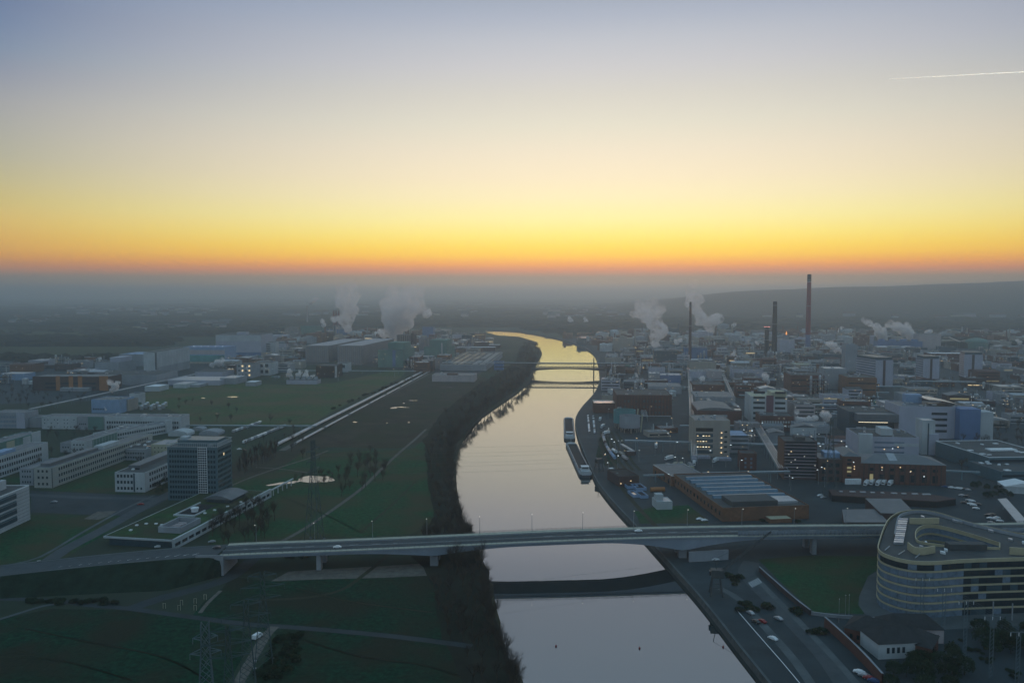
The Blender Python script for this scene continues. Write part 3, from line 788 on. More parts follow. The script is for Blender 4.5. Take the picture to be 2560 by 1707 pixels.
for a_, b_ in zip(LBANK, LBANK[1:]):
    acc += (b_ - a_).length
    y_ = a_.y
    if y_ < 285 or y_ > 1720 or (by(a_.x) - 6 < y_ < by(a_.x) + BW + 6):
        continue
    step = 4.6 if y_ < 420 else (6.5 if y_ < 800 else (9.5 if y_ < 1300 else 16.0))
    n_b = Vector((-(b_ - a_).y, (b_ - a_).x)).normalized()
    while acc > step:
        acc -= step
        q = a_.lerp(b_, random.random()) + n_b * random.uniform(.2, 3.2)
        lab, grp = (('bare tree leaning over the water in front of the road bridge', 'waterside trees in front of the road bridge') if y_ < 430 else (('bare waterside tree on the river bend facing the barges', 'waterside trees facing the barges') if y_ < 900 else ('bare waterside tree on the long bank towards the pipe bridge', 'waterside trees towards the pipe bridge')))
        tree(q.x, q.y, TREES, random.uniform(.6, 1.15) * (1.35 if y_ > 700 else 1.0), lab, grp)
# park and campus trees
wood([(515, 1350), (560, 1290), (640, 1270), (690, 1300), (660, 1360), (560, 1372)], 30, TREES, .7, 1.05, 'bare tree in the grove beside the green-roofed pavilion', 'trees in the pavilion grove', mind=5)
wood([(740, 1196), (830, 1190), (850, 1206), (800, 1216), (730, 1212)], 14, TREES, .45, .7, 'small bare tree at the pond edge', 'trees at the pond edge', mind=4)
wood([(830, 1250), (840, 1180), (900, 1150), (980, 1140), (960, 1200), (900, 1240)], 26, TREES, .7, 1.0, 'bare tree in the park grove behind the pond', 'trees in the park grove', mind=5)
wood([(586, 1196), (590, 1150), (690, 1124), (700, 1140), (640, 1176)], 44, POP, .7, 1.0, 'slim reddish tree in the dense row beside the dark office tower', 'reddish trees beside the tower', 'slim_tree', mind=3.4)
wood([(560, 1120), (720, 1060), (800, 1120), (980, 1118), (960, 1140), (700, 1150)], 16, TREES, .5, .8, 'small bare tree on the allotment strip beyond the pond', 'trees on the allotment strip', mind=7)
wood([(60, 1195), (80, 1150), (170, 1120), (330, 1150), (430, 1195), (420, 1240), (380, 1232), (300, 1160), (150, 1150)], 22, TREES, .55, .85, 'bare courtyard tree between the long office slabs', 'courtyard trees of the office campus', mind=6)
wood([(380, 1236), (400, 1190), (425, 1190), (420, 1240)], 8, EVER, .6, .9, 'dark evergreen in front of the dark office tower', 'evergreens by the tower', 'evergreen_tree', mind=4)
wood([(100, 1080), (260, 1070), (420, 1062), (450, 1075), (300, 1088), (120, 1100)], 40, TREES, .5, .8, 'bare tree in the row before the long white laboratory block', 'trees before the laboratory block', 'bare_woodland', far=True, mind=6)
wood([(0, 1010), (0, 970), (130, 965), (230, 985), (210, 1005), (100, 1030)], 44, TREES, .6, .9, 'bare tree on the green behind the campus', 'trees behind the campus', 'bare_woodland', far=True, mind=8)
wood([(430, 1012), (450, 1000), (760, 1058), (720, 1066), (450, 1064)], 12, TREES, .6, .85, 'bare tree along the meadow edge', 'trees along the meadow edge', mind=9)
wood([(800, 1040), (815, 1030), (1035, 940), (1030, 950)], 40, EVER, .45, .7, 'low dark hedge tree beside the bright pipeline', 'hedge beside the pipeline', 'hedge_tree', mind=4)
bushes([(60, 1500), (300, 1500), (290, 1512), (90, 1512)], 40, 'dark scrub bush between embankment and flood path', 'scrub below the embankment')
bushes([(690, 1586), (760, 1580), (740, 1660), (690, 1707), (640, 1690)], 70, 'dark scrub bush beside the gravel track', 'scrub beside the gravel track', .4, .8)
bushes([(700, 1390), (1000, 1375), (1000, 1384), (700, 1398)], 20, 'low shrub at the foot of the road bridge', 'shrubs under the road bridge', .4, .8)
# plant side trees
wood([(2235, 1665), (2280, 1645), (2400, 1640), (2420, 1720), (2200, 1740)], 16, EVER, .7, 1.05, 'dark bushy evergreen beside the villa', 'evergreens beside the villa', 'evergreen_tree', mind=4)
wood([(2440, 1580), (2560, 1560), (2600, 1640), (2480, 1640)], 10, EVER, .8, 1.1, 'dark evergreen behind the row of overhead line masts', 'evergreens behind the masts', 'evergreen_tree', mind=5)
wood([(2380, 1130), (2420, 1090), (2560, 1050), (2600, 1100), (2480, 1150), (2400, 1200)], 46, TREES, .7, 1.0, 'bare tree in the green strip beside the blue-ended laboratory', 'trees beside the blue-ended laboratory', 'bare_woodland', far=True, mind=6)
wood([(2400, 1210), (2520, 1230), (2560, 1260), (2440, 1240)], 8, EVER, .6, .9, 'dark evergreen beside the works car park', 'evergreens by the works car park', 'evergreen_tree', mind=6)
wood([(2230, 960), (2330, 950), (2560, 945), (2600, 985), (2400, 985), (2250, 985)], 50, TREES, .7, 1.1, 'bare tree at the foot of the tower blocks', 'trees below the tower blocks', 'bare_woodland', far=True, mind=9)
bushes([(1800, 1440), (1830, 1424), (1866, 1446), (1840, 1466)], 12, 'bush on the planted island by the zebra crossing', 'bushes by the zebra crossing')
bushes([(1826, 1520), (1860, 1506), (1936, 1516), (1930, 1526), (1850, 1530)], 14, 'low bush on the strip above the quay car park', 'bushes above the quay car park', .5, .9)
bushes([(1976, 1528), (2010, 1526), (2016, 1538), (1984, 1538)], 6, 'low bush in the bed below the quay lawn', 'bushes below the quay lawn', .5, .9)
bushes([(2020, 1576), (2052, 1574), (2060, 1590), (2030, 1592)], 6, 'low bush in the bed by the brick villa wall', 'bushes by the villa wall', .6, 1.0)
bushes([(2376, 1600), (2400, 1600), (2560, 1690), (2540, 1707)], 26, 'small dark shrub in the tiled forecourt beds', 'shrubs in the tiled forecourt', .3, .45)
bushes([(1840, 1300), (1960, 1260), (2050, 1290), (2040, 1306), (1900, 1306)], 16, 'bush on the waste plot behind the road bridge', 'bushes behind the road bridge', .6, 1.2)
# ------------------------------------------------------------------ buildings
W_WHITE = mat('white_render', (0.47, 0.49, 0.50), 0.8, 0.12, 0.25, col2=(0.38, 0.40, 0.41), s2=0.06, streak=True)
W_GREY = mat('grey_render', (0.30, 0.315, 0.34), 0.8, 0.15, 0.2, col2=(0.24, 0.25, 0.27), s2=0.05, streak=True)
W_LILAC = mat('lilac_cladding', (0.40, 0.40, 0.47), 0.6, 0.1, 0.2, col2=(0.35, 0.35, 0.41), s2=0.04, streak=True)
W_BRICK = mat('red_brick', (0.145, 0.062, 0.045), 0.9, 0.25, 0.5, col2=(0.105, 0.050, 0.040), s2=0.1)
W_BRICKD = mat('dark_brick', (0.085, 0.048, 0.042), 0.9, 0.25, 0.5, col2=(0.065, 0.045, 0.042), s2=0.1)
W_BRICKO = mat('orange_brick', (0.21, 0.10, 0.055), 0.9, 0.25, 0.5, col2=(0.16, 0.085, 0.055), s2=0.1)
W_TEAL = mat('teal_panels', (0.065, 0.125, 0.150), 0.35, 0.15, 0.3, spec=0.5)
W_DARKG = mat('dark_blue_glazing', (0.030, 0.065, 0.085), 0.4, 0.2, 0.3, spec=0.5)
W_GREEN = mat('green_cladding', (0.11, 0.22, 0.19), 0.7, 0.15, 0.2, col2=(0.09, 0.18, 0.16), s2=0.05, streak=True)
W_BLUE = mat('blue_cladding', (0.10, 0.18, 0.34), 0.6, 0.12, 0.2, col2=(0.08, 0.15, 0.28), s2=0.05)
W_SKYB = mat('light_blue_cladding', (0.22, 0.32, 0.47), 0.6, 0.12, 0.2)
W_YEL = mat('cream_render', (0.45, 0.42, 0.30), 0.8, 0.12, 0.2, col2=(0.38, 0.36, 0.27), s2=0.05)
W_BEIGE = mat('beige_render', (0.36, 0.31, 0.26), 0.8, 0.15, 0.2, col2=(0.29, 0.26, 0.23), s2=0.05, streak=True)
W_BROWN = mat('brown_ribbed_cladding', (0.24, 0.21, 0.21), 0.7, 0.15, 0.15, col2=(0.19, 0.175, 0.18), s2=0.05, streak=True)
W_PURP = mat('plum_cladding', (0.16, 0.075, 0.10), 0.7, 0.1, 0.2)
W_ORG = mat('orange_cladding', (0.34, 0.14, 0.05), 0.7, 0.1, 0.2)
W_PINK = mat('pale_pink_render', (0.42, 0.36, 0.36), 0.8, 0.12, 0.2, streak=True)
R_DARK = mat('bitumen_roof', (0.050, 0.056, 0.058), 0.8, 0.3, 0.2, col2=(0.075, 0.08, 0.08), s2=0.06, spec=0.3)
R_GREY = mat('grey_roof_sheet', (0.13, 0.14, 0.15), 0.55, 0.2, 0.15, col2=(0.10, 0.11, 0.12), s2=0.05, spec=0.4)
R_PALE = mat('pale_roof_sheet', (0.34, 0.35, 0.37), 0.35, 0.12, 0.15, spec=0.6)
R_GREEN = mat('planted_roof', (0.030, 0.080, 0.028), 0.95, 0.4, 0.15, col2=(0.050, 0.052, 0.030), s2=0.06, spec=0.1, fine=0.8)
R_RED = mat('roof_tiles', (0.11, 0.055, 0.045), 0.85, 0.25, 0.4)
R_DKT = mat('dark_roof_tiles', (0.030, 0.032, 0.034), 0.85, 0.3, 0.4)
G_DARK = mat('window_glass', (0.018, 0.028, 0.036), 0.12, 0.2, 0.5, spec=0.6)
G_SKY = mat('sky_lit_glass', (0.16, 0.20, 0.26), 0.18, 0.25, 0.3, spec=0.8)  # paler copy of the window glass, reflected sky put into its base colour
G_LIT = mat('lit_window', (0.6, 0.5, 0.3), 0.5, 0.0, 1, emit=(1.0, 0.72, 0.36), es=0.9)
G_LITD = mat('dim_lit_window', (0.5, 0.4, 0.2), 0.5, 0.0, 1, emit=(1.0, 0.78, 0.36), es=0.16)
G_LITW = mat('bright_strip_window', (0.7, 0.65, 0.5), 0.5, 0.0, 1, emit=(1.0, 0.86, 0.58), es=1.6)
M_METAL = mat('bright_sheet_metal', (0.55, 0.57, 0.60), 0.32, 0.15, 0.3, metal=0.75)
M_UNIT = mat('roof_unit_grey', (0.33, 0.34, 0.36), 0.6, 0.2, 0.3)
RL, RR = math.radians(-4), math.radians(-12)
BOXES = {}
def boxmesh(name, sx, sy, sz, m):
    k = (name, round(sx, 2), round(sy, 2), round(sz, 2), m.name)
    if k not in BOXES:
        BOXES[k] = MB().box(-sx / 2, -sy / 2, -sz / 2, sx / 2, sy / 2, sz / 2).mesh(name, m)
    return BOXES[k]
RECTS = []
FOOT = []                                            # footprints already taken: centre, radius
def span(xl, xr, yb, rot, z=0.0):
    p0 = G(xl, yb, z)
    fx, fy = math.cos(rot), math.sin(rot)
    k = (xr - CXP) / FPX
    w_ = (k * DEP(p0) - p0.x) / (fx - k * fy * CS)
    return p0, w_
class Bld:
    def __init__(s, name, label, cat, p0, w, d, h, rot, wall=W_WHITE, roof=R_DARK, par=0.6, group=None, rtype='flat', rh=3.0, base=0.0, eave=0.4, trim=None):
        s.w, s.d, s.h, s.rot = w, d, h, rot
        s.o = thing(name, label, cat, (p0[0], p0[1], base), rot, group)
        c, sn = math.cos(rot), math.sin(rot)
        RECTS.append((p0[0], p0[1], w, d, c, sn))
        s.wall_m = wall
        MB().box(0, 0, 0, w, d, h).build('wall', wall, s.o)
        if rtype == 'flat':
            if par > 0:
                t_ = .45
                mb = MB().box(0.02, 0.02, h + .01, w - .02, t_, h + par).box(.02, d - t_, h + .01, w - .02, d - .02, h + par).box(.02, t_ + .01, h + .01, t_, d - t_ - .01, h + par).box(w - t_, t_ + .01, h + .01, w - .02, d - t_ - .01, h + par)
                mb.build('parapet', trim or wall, s.o)
            s.roof = MB().box(.5, .5, h + .004, w - .5, d - .5, h + .12).build('roof', roof, s.o)
        else:
            e = eave
            if rtype == 'gable_x':
                v = [(-e, -e, h), (w + e, -e, h), (w + e, d + e, h), (-e, d + e, h), (-e, d / 2, h + rh), (w + e, d / 2, h + rh)]
                f = [(0, 1, 5, 4), (2, 3, 4, 5), (0, 4, 3), (1, 2, 5), (3, 2, 1, 0)]
            elif rtype == 'gable_y':
                v = [(-e, -e, h), (w + e, -e, h), (w + e, d + e, h), (-e, d + e, h), (w / 2, -e, h + rh), (w / 2, d + e, h + rh)]
                f = [(0, 1, 4), (1, 2, 5, 4), (2, 3, 5), (3, 0, 4, 5), (3, 2, 1, 0)]
            elif rtype == 'hip':
                i = min(w, d) / 2 * .9
                if w > d:
                    v = [(-e, -e, h), (w + e, -e, h), (w + e, d + e, h), (-e, d + e, h), (i, d / 2, h + rh), (w - i, d / 2, h + rh)]
                    f = [(0, 1, 5, 4), (2, 3, 4, 5), (0, 4, 3), (1, 2, 5), (3, 2, 1, 0)]
                else:
                    v = [(-e, -e, h), (w + e, -e, h), (w + e, d + e, h), (-e, d + e, h), (w / 2, i, h + rh), (w / 2, d - i, h + rh)]
                    f = [(0, 1, 4), (1, 2, 5, 4), (2, 3, 5), (3, 0, 4, 5), (3, 2, 1, 0)]
            elif rtype == 'vault_y':
                n = 12
                v = [(w / 2 - (w / 2 + e) * math.cos(math.pi * k / n), yy, h + rh * math.sin(math.pi * k / n)) for yy in (-e, d + e) for k in range(n + 1)]
                f = [(k, k + 1, n + 2 + k, n + 1 + k) for k in range(n)] + [tuple(range(n + 1))[::-1], tuple(range(n + 1, 2 * n + 2)), (0, n + 1, 2 * n + 1, n)]
            elif rtype == 'vault_x':
                n = 12
                v = [(xx, d / 2 - (d / 2 + e) * math.cos(math.pi * k / n), h + rh * math.sin(math.pi * k / n)) for xx in (-e, w + e) for k in range(n + 1)]
                f = [(k, n + 1 + k, n + 2 + k, k + 1) for k in range(n)] + [tuple(range(n + 1)), tuple(range(n + 1, 2 * n + 2))[::-1]]
            s.roof = MB().add(v, f).build('roof', roof, s.o)
    def at(s, side, u, z, out=0.0):
        return {'F': ((u, -out, z), 0), 'R': ((s.w + out, u, z), math.pi / 2), 'L': ((-out, u, z), math.pi / 2), 'K': ((u, s.d + out, z), 0)}[side]
    def len(s, side):
        return s.w if side in 'FK' else s.d
    def win(s, side, rows, ww, wh, gap, z0=1.2, rh=3.6, m0=1.5, m1=None, lit=0.0, glass=None, litm=None, skip=0.0, pair=False, name='window'):
        glass = glass or G_DARK
        L_ = s.len(side) - m0 - (m0 if m1 is None else m1)
        n = max(1, int((L_ + gap) / (ww + gap)))
        step = L_ / n
        for r in range(rows):
            for k in range(n):
                if skip and random.random() < skip:
                    continue
                g_ = glass
                if lit and random.random() < lit:
                    g_ = litm or random.choice((G_LIT, G_LITD, G_LITD))
                p_, rz = s.at(side, m0 + step * (k + .5), z0 + r * rh + wh / 2)
                link(name, boxmesh(name, ww, .16, wh, g_), s.o, loc=p_, rz=rz)
    def band(s, side, rows, wh, z0=1.2, rh=3.6, m0=1.0, m1=None, glass=None, lit=0.0, name='window_band', litm=None):
        L_ = s.len(side) - m0 - (m0 if m1 is None else m1)
        if L_ < 1:
            return
        for r in range(rows):
            g_ = (litm or G_LITD) if lit and random.random() < lit else (glass or G_DARK)
            p_, rz = s.at(side, m0 + L_ / 2, z0 + r * rh + wh / 2)
            link(name, boxmesh(name, L_, .14, wh, g_), s.o, loc=p_, rz=rz)
    def panel(s, name, side, u0, u1, z0, z1, m, t_=.2):
        p_, rz = s.at(side, (u0 + u1) / 2, (z0 + z1) / 2)
        return link(name, boxmesh(name, u1 - u0, t_, z1 - z0, m), s.o, loc=p_, rz=rz)
    def top(s, name, x0, y0, x1, y1, h, m, z=None):
        z = s.h if z is None else z
        return MB().box(x0, y0, z + .1, x1, y1, z + h).build(name, m, s.roof)
    def units(s, n, m=None, hmax=2.2):
        for k in range(n):
            a, b, c = random.uniform(1.2, min(4.5, s.w * .3)), random.uniform(1.2, min(4, s.d * .3)), random.uniform(.7, hmax)
            x, y = random.uniform(1.2, max(1.3, s.w - a - 1.2)), random.uniform(1.2, max(1.3, s.d - b - 1.2))
            if random.random() < .3:
                MB().lathe([(a * .4, s.h + .1), (a * .4, s.h + c + .6), (a * .25, s.h + c + .8)], 8, x + a / 2, y + b / 2).build('roof_vent', m or random.choice((M_UNIT, M_METAL)), s.roof)
            else:
                MB().box(x, y, s.h + .1, x + a, y + b, s.h + c).build('roof_unit', m or random.choice((M_UNIT, M_UNIT, M_METAL, R_PALE)), s.roof)
    def lights(s, n):
        for k in range(n):
            x = random.uniform(.5, s.w - .5)
            link('lamp', boxmesh('lamp', .7, .4, .4, random.choice((M_LAMPW, M_LAMPC, M_LAMP, M_LAMPW))), s.o, loc=(x, -.35, random.uniform(s.h * .3, s.h * .95)))
def B(name, label, cat, xl, xr, yb, yt, d, rot, **kw):
    p0, w_ = span(xl, xr, yb, rot)
    return Bld(name, label, cat, p0, w_, d, ZAT(p0.y, yt), rot, **kw)

# ---- campus on the meadow side
t_ = B('office_tower', 'dark blue-grey ten-storey office tower with white lattice stair strip', 'tower', 421, 545, 1250, 1117, 25, RL, wall=W_TEAL, roof=R_DARK, par=0)
fl = t_.h / 10.5
t_.win('F', 10, 1.3, 1.9, .7, z0=1.6, rh=fl, m0=1.2, m1=14.5, lit=.006)
t_.win('F', 10, 1.3, 1.9, .7, z0=1.6, rh=fl, m0=t_.w - 7.4, m1=1.0, lit=.006)
t_.win('R', 10, 1.4, 1.9, .9, z0=1.6, rh=fl, m0=1.2, lit=.006)
for r in range(22):                                   # stair tower glazing in a white grid
    for k in range(4):
        p_, rz = t_.at('F', t_.w - 14 + .85 + k * 1.62, 1.0 + r * (t_.h - 1) / 22 + .8)
        link('pane', boxmesh('pane', 1.25, .2, 1.3, G_DARK), t_.o, loc=(p_[0], -.62, p_[2]))
t_.panel('stair_grid', 'F', t_.w - 14.1, t_.w - 7.4, .2, t_.h, M_WHITE, 1.2)
mb = MB()
for k in range(27):
    mb.box(-.4 + k * (t_.w + .8) / 26 - .12, -.4, t_.h + .1, -.4 + k * (t_.w + .8) / 26 + .12, -.1, t_.h + 3.2)
for k in range(1, 18):
    mb.box(t_.w + .1, -.4 + k * (t_.d + .8) / 18 - .12, t_.h + .1, t_.w + .4, -.4 + k * (t_.d + .8) / 18 + .12, t_.h + 3.2)
for z in (.1, 2.9):
    mb.box(-.5, -.45, t_.h + z, t_.w + .5, -.05, t_.h + z + .3).box(t_.w + .05, -.04, t_.h + z, t_.w + .45, t_.d + .5, t_.h + z + .3).box(-.5, t_.d + .1, t_.h + z, t_.w + .04, t_.d + .5, t_.h + z + .3).box(-.5, -.04, t_.h + z, -.1, t_.d + .09, t_.h + z + .3)
mb.build('roof_screen', W_WHITE, t_.o)
t_.top('plant_room', 5, 6, t_.w - 2.5, t_.d - 3, 4.2, W_TEAL)
t_.top('stair_head', 4, 12, 9, 19, 5.2, W_WHITE)
t_.units(4)
# pavilion with planted roof in front of the tower
P0, P1 = G(258, 1340, 5.5), G(437, 1350, 5.5)
dv = Vector((math.sin(-RL), math.cos(RL), 0))
pv_ = thing('green_roof_pavilion', 'low pavilion with planted green roof and white slatted side in front of dark tower', 'pavilion', (P0.x, P0.y, 0), math.atan2(P1.y - P0.y, P1.x - P0.x))
pw = (P1 - P0).length
pd = 118.0
FOOT.append((P0.x + pw / 2, P0.y + pd / 2, 60))
MB().box(3, 1.5, 0, pw - 2.5, pd - 1, 4.4).build('wall', W_DARKG, pv_)
MB().box(0, 0, 4.4, pw, pd, 5.5).build('roof_slab', W_WHITE, pv_)
MB().box(.8, .8, 5.45, pw - .8, pd - .8, 5.62).build('planted_roof', R_GREEN, pv_)
MB().box(pw - 1.2, -1.2, 0, pw + .2, pd + 4, 1.3).box(pw - 1.2, -1.2, 3.6, pw + .2, pd + 4, 6.2).build('side_wall', W_WHITE, pv_)
for k in range(18):
    MB().box(pw - 1.1, -1.1 + k * (pd + 4) / 17, 1.3, pw + .1, .2 + k * (pd + 4) / 17, 3.6).build('side_post', W_WHITE, pv_)
MB().box(pw - .9, 0, 1.3, pw - .5, pd + 2, 3.6).build('side_glazing', G_DARK, pv_)
mb = MB()
for a, b, c, d_ in ((pw * .60, 12, pw * .92, 13), (pw * .60, 33, pw * .92, 34), (pw * .60, 13, pw * .62, 33), (pw * .90, 13, pw * .92, 33)):
    mb.box(a, b, 5.6, c, d_, 9.2)
mb.build('plant_enclosure', W_GREY, pv_)
MB().box(pw * .64, 15, 5.6, pw * .88, 31, 6.4).build('plant_deck', R_DARK, pv_)
for k in range(4):
    MB().box(pw * .68, 17 + k * 3.2, 6.4, pw * .8, 18.4 + k * 3.2, 7.6).build('cooler', W_PINK, pv_)
mb = MB()
for a, b, c, d_ in ((pw * .34, 48, pw * .36, 78), (pw * .34, 46.5, pw * .66, 48), (pw * .64, 48, pw * .66, 60)):
    mb.box(a, b, 5.6, c, d_, 6.5)
mb.build('courtyard_edge', W_WHITE, pv_)
MB().box(pw * .36, 48.1, 5.6, pw * .64, 76, 5.72).build('courtyard', M_DARK, pv_)
MB().lathe([(2.2, 5.7), (2.2, 7.4), (2.6, 7.5), (2.6, 8.4), (1.2, 8.8)], 14, pw * .52, 58).build('roof_lantern', M_WHITE, pv_)
n_ = 10
v = [(pw * .36 + (pw * .46) * i / n_, y, 8.2 + 2.6 * math.sin(math.pi * i / n_)) for y in (80, 104) for i in range(n_ + 1)]
MB().add(v, [(i, i + 1, n_ + 2 + i, n_ + 1 + i) for i in range(n_)] + [tuple(range(n_ + 1))[::-1], tuple(range(n_ + 1, 2 * n_ + 2)), (0, n_ + 1, 2 * n_ + 1, n_)]).build('curved_roof', R_GREY, pv_)
MB().box(pw * .40, 82, 5.6, pw * .78, 103, 8.3).build('hall', W_DARKG, pv_)
for k, (x, y) in enumerate(((.12, 22), (.2, 26), (.33, 27), (.44, 25), (.47, 26.5), (.18, 12), (.75, 62), (.83, 72), (.7, 54), (.9, 84))):
    MB().box(pw * x, y, 5.6, pw * x + 1.6, y + 1.4, 6.3).build('skylight', M_WHITE, pv_)
MB().box(pw - 1.0, pd + 4.3, 4.6, pw + .2, pd + 42, 5.3).build('canopy_beam', W_WHITE, pv_)
for k in range(5):
    MB().box(pw - .7, pd + 8 + k * 7.5, 0, pw - .1, pd + 8.6 + k * 7.5, 4.6).build('canopy_post', W_WHITE, pv_)
# office slabs
W3 = dict(z0=1.0, rh=4.2)
b = B('office_slab', 'longest four-storey pale office slab with paired windows', 'office building', 86, 130, 1219, 1170, 150, RL, wall=mat('warm_grey_render', (0.40, 0.40, 0.36), .8, .12, .25, col2=(.33, .33, .31), s2=.06, streak=True), roof=R_GREY)
b.win('R', 3, 1.7, 2.3, 1.3, z0=2.0, rh=b.h / 3.1, m0=8, lit=.01); b.win('F', 3, 1.5, 1.9, 1.6, z0=2.2, rh=b.h / 3.1, m0=2)
b.top('penthouse', 1.5, 6, 9, 70, 2.6, R_GREY); b.top('penthouse', 3, 74, 11, 100, 3.2, W_WHITE); b.panel('downpipe_strip', 'R', .2, 1.0, .2, b.h, W_DARKG)
for k in range(3):
    b.panel('string_course', 'R', 0.2, 149, .6 + k * b.h / 3.1, 1.2 + k * b.h / 3.1, W_BEIGE, .1)
b = B('office_slab', 'shadowed end wing of the longest pale office slab', 'office building', 50, 84, 1213, 1172, 40, RL, wall=W_GREY, roof=R_GREY)
b.win('F', 3, 1.0, 1.6, .8, z0=2, rh=b.h / 3.1)
b = B('office_block', 'white three-storey office block with roof terrace just beside the dark tower', 'office building', 288, 363, 1229, 1182, 92, RL, wall=W_WHITE, roof=R_DARK)
b.win('F', 3, 1.6, 2.2, 1.0, z0=1.8, rh=b.h / 3.1, m0=1.2, m1=9); b.win('F', 1, 1.2, 1.7, 1.4, z0=2, rh=3, m0=b.w - 7.5, m1=1.5); b.win('R', 3, 2.0, 2.3, 1.5, z0=1.8, rh=b.h / 3.1, m0=6)
b.top('penthouse', 3, 14, 12, 86, 3.0, R_GREY); b.top('terrace_screen', 9, 12, 12.6, 13, 1.2, M_DARK); b.panel('stair_recess', 'F', b.w - 9, b.w - 7.8, .3, b.h, W_DARKG); b.units(3, M_WHITE, 1.2)
c = G(76, 1298); d_ = 100.0
h5 = ZAT(c.y, 1214)
b = Bld('louvred_office', 'white office with dark planted louvre bands at the picture edge', 'office building', (c.x - 78, c.y - d_, 0), 78, d_, h5, RL * 0, wall=W_WHITE, roof=R_DARK, trim=M_WHITE)
for r in range(4):
    b.panel('planted_band', 'R', 40, 86, 3.2 + r * 4.9, 5.6 + r * 4.9, W_DARKG, .5)
    for k in range(13):
        b.panel('louvre', 'R', 40.4 + k * 3.5, 43.4 + k * 3.5, 5.9 + r * 4.9, 6.8 + r * 4.9, W_TEAL, .8)
for r in range(9):
    b.panel('facade_rail', 'R', 86.5, 99.8, 1.6 + r * 2.3, 1.9 + r * 2.3, W_GREY, .3)
b.top('set_back_storey', 4, 8, 68, 92, 6.0, W_WHITE)
MB().box(6, 10, h5 + 6.02, 66, 90, h5 + 6.2).build('upper_roof', R_DARK, b.o)
c = G(110, 1153)
h6 = ZAT(c.y, 1106)
b = Bld('office_slab', 'grey four-storey slab with close window pairs behind the louvred office', 'office building', (c.x - 16, c.y - 128, 0), 16, 128, h6, RL * .5, wall=W_WHITE, roof=R_GREY)
b.win('R', 3, 1.7, 2.6, 1.2, z0=1.8, rh=h6 / 3.2, m0=2, m1=9); b.top('penthouse', 3, 20, 12, 90, 2.4, W_SKYB); b.units(4, M_WHITE, 1.2)
c = G(93, 1106)
b = Bld('panel_slab', 'pale slab with green panel bays and white end tower', 'office building', (c.x - 18, c.y - 112, 0), 18, 112, ZAT(c.y, 1080), RL * .5, wall=W_GREEN, roof=R_GREY)
for k in range(8):
    b.panel('facade_panel', 'R', 1 + k * 12, 12.4 + k * 12, .8, b.h - .5, (W_GREEN, W_YEL, W_GREEN, W_WHITE)[k % 4], .3)
b.panel('end_tower', 'R', 98, 111.8, 0, b.h + 1.8, W_WHITE, 1.0); b.units(8, R_PALE, 1.6)
b = B('office_wing', 'white wing with small square windows and long green glass side', 'office building', 178, 216, 1131, 1103, 92, RL, wall=W_WHITE, roof=R_GREY)
b.win('F', 2, 1.3, 1.4, 1.9, z0=2.2, rh=4.6); b.panel('green_glazing', 'R', 10, 91, .6, b.h - .3, W_GREEN, .5); b.units(4, R_PALE)
for k in range(16):
    b.panel('mullion', 'R', 11 + k * 5, 11.25 + k * 5, .6, b.h - .3, W_WHITE, .8)
b = B('office_annex', 'low flat annex in front of the green glass wing', 'office building', 151, 178, 1130, 1108, 30, RL, wall=W_GREY, roof=R_GREY); b.win('F', 1, 1.2, 1.4, 1.4, z0=4)
def face(name, label, cat, A_, B_, yt, d, **kw):       # long visible face from picture point A to B, building behind it
    a, b_ = G(*A_), G(*B_)
    ang = math.atan2(b_.y - a.y, b_.x - a.x)
    return Bld(name, label, cat, a, (b_ - a).length, d, ZAT(a.y, yt), ang, **kw)
b = face('laboratory_wing', 'long white laboratory wing with two window rows ending in a white gable tower', 'laboratory', (262, 1112), (430, 1080), 1086, 17, wall=W_WHITE, roof=R_GREY)
b.win('F', 2, 1.7, 2.3, 1.0, z0=1.8, rh=4.6, m0=6); b.units(8, R_PALE, 1.4); b.panel('end_tower', 'F', b.w - 8, b.w, 0, b.h + 3.5, W_WHITE, 2)
b = B('laboratory_block', 'white two-storey laboratory block with roof monitors at meadow edge', 'laboratory', 262, 452, 1076, 1042, 22, RL * .6, wall=W_WHITE, roof=R_GREY)
b.win('F', 2, 1.7, 2.6, 1.0, z0=2.6, rh=5.2, m0=2); b.units(10, M_METAL, 2.0)
b = B('laboratory_block', 'pale blue-grey link block with narrow teal bay', 'laboratory', 194, 261, 1074, 1042, 22, RL * .6, wall=W_GREY, roof=R_GREY)
b.win('F', 1, 1.2, 1.6, .8, z0=5.5, rh=4, m1=20); b.panel('teal_bay', 'F', b.w - 18, b.w - .5, .5, b.h + .3, W_GREEN, .5)
b = B('laboratory_block', 'white block with scattered small windows', 'laboratory', 105, 193, 1072, 1042, 22, RL * .6, wall=W_WHITE, roof=R_GREY); b.win('F', 3, 1.0, 1.1, 2.6, z0=2, rh=3.9, skip=.35)
b = B('laboratory_block', 'grey block with tall bright window slots and blank end bay', 'laboratory', -20, 63, 1070, 1032, 24, RL * .6, wall=W_GREY, roof=R_GREY)
b.win('F', 3, .9, 2.6, .9, z0=1.5, rh=4.9, m1=10, glass=G_SKY); b.panel('blank_bay', 'F', b.w - 9.6, b.w, 0, b.h + .2, W_LILAC, .4)
b = B('laboratory_block', 'recessed dark block between white laboratory blocks', 'laboratory', 64, 104, 1068, 1044, 20, RL * .6, wall=W_GREY, roof=R_GREY)
b = B('gatehouse', 'pale yellow cube with pink roof and glazed teal corner', 'office building', 378, 424, 1146, 1112, 26, RL, wall=W_YEL, roof=W_PINK)
b.win('F', 3, 1.0, 1.0, 2.4, z0=2.0, rh=3.8, m0=2); b.panel('glazed_corner', 'F', -4, .2, 2, b.h - 1, G_DARK, 3)
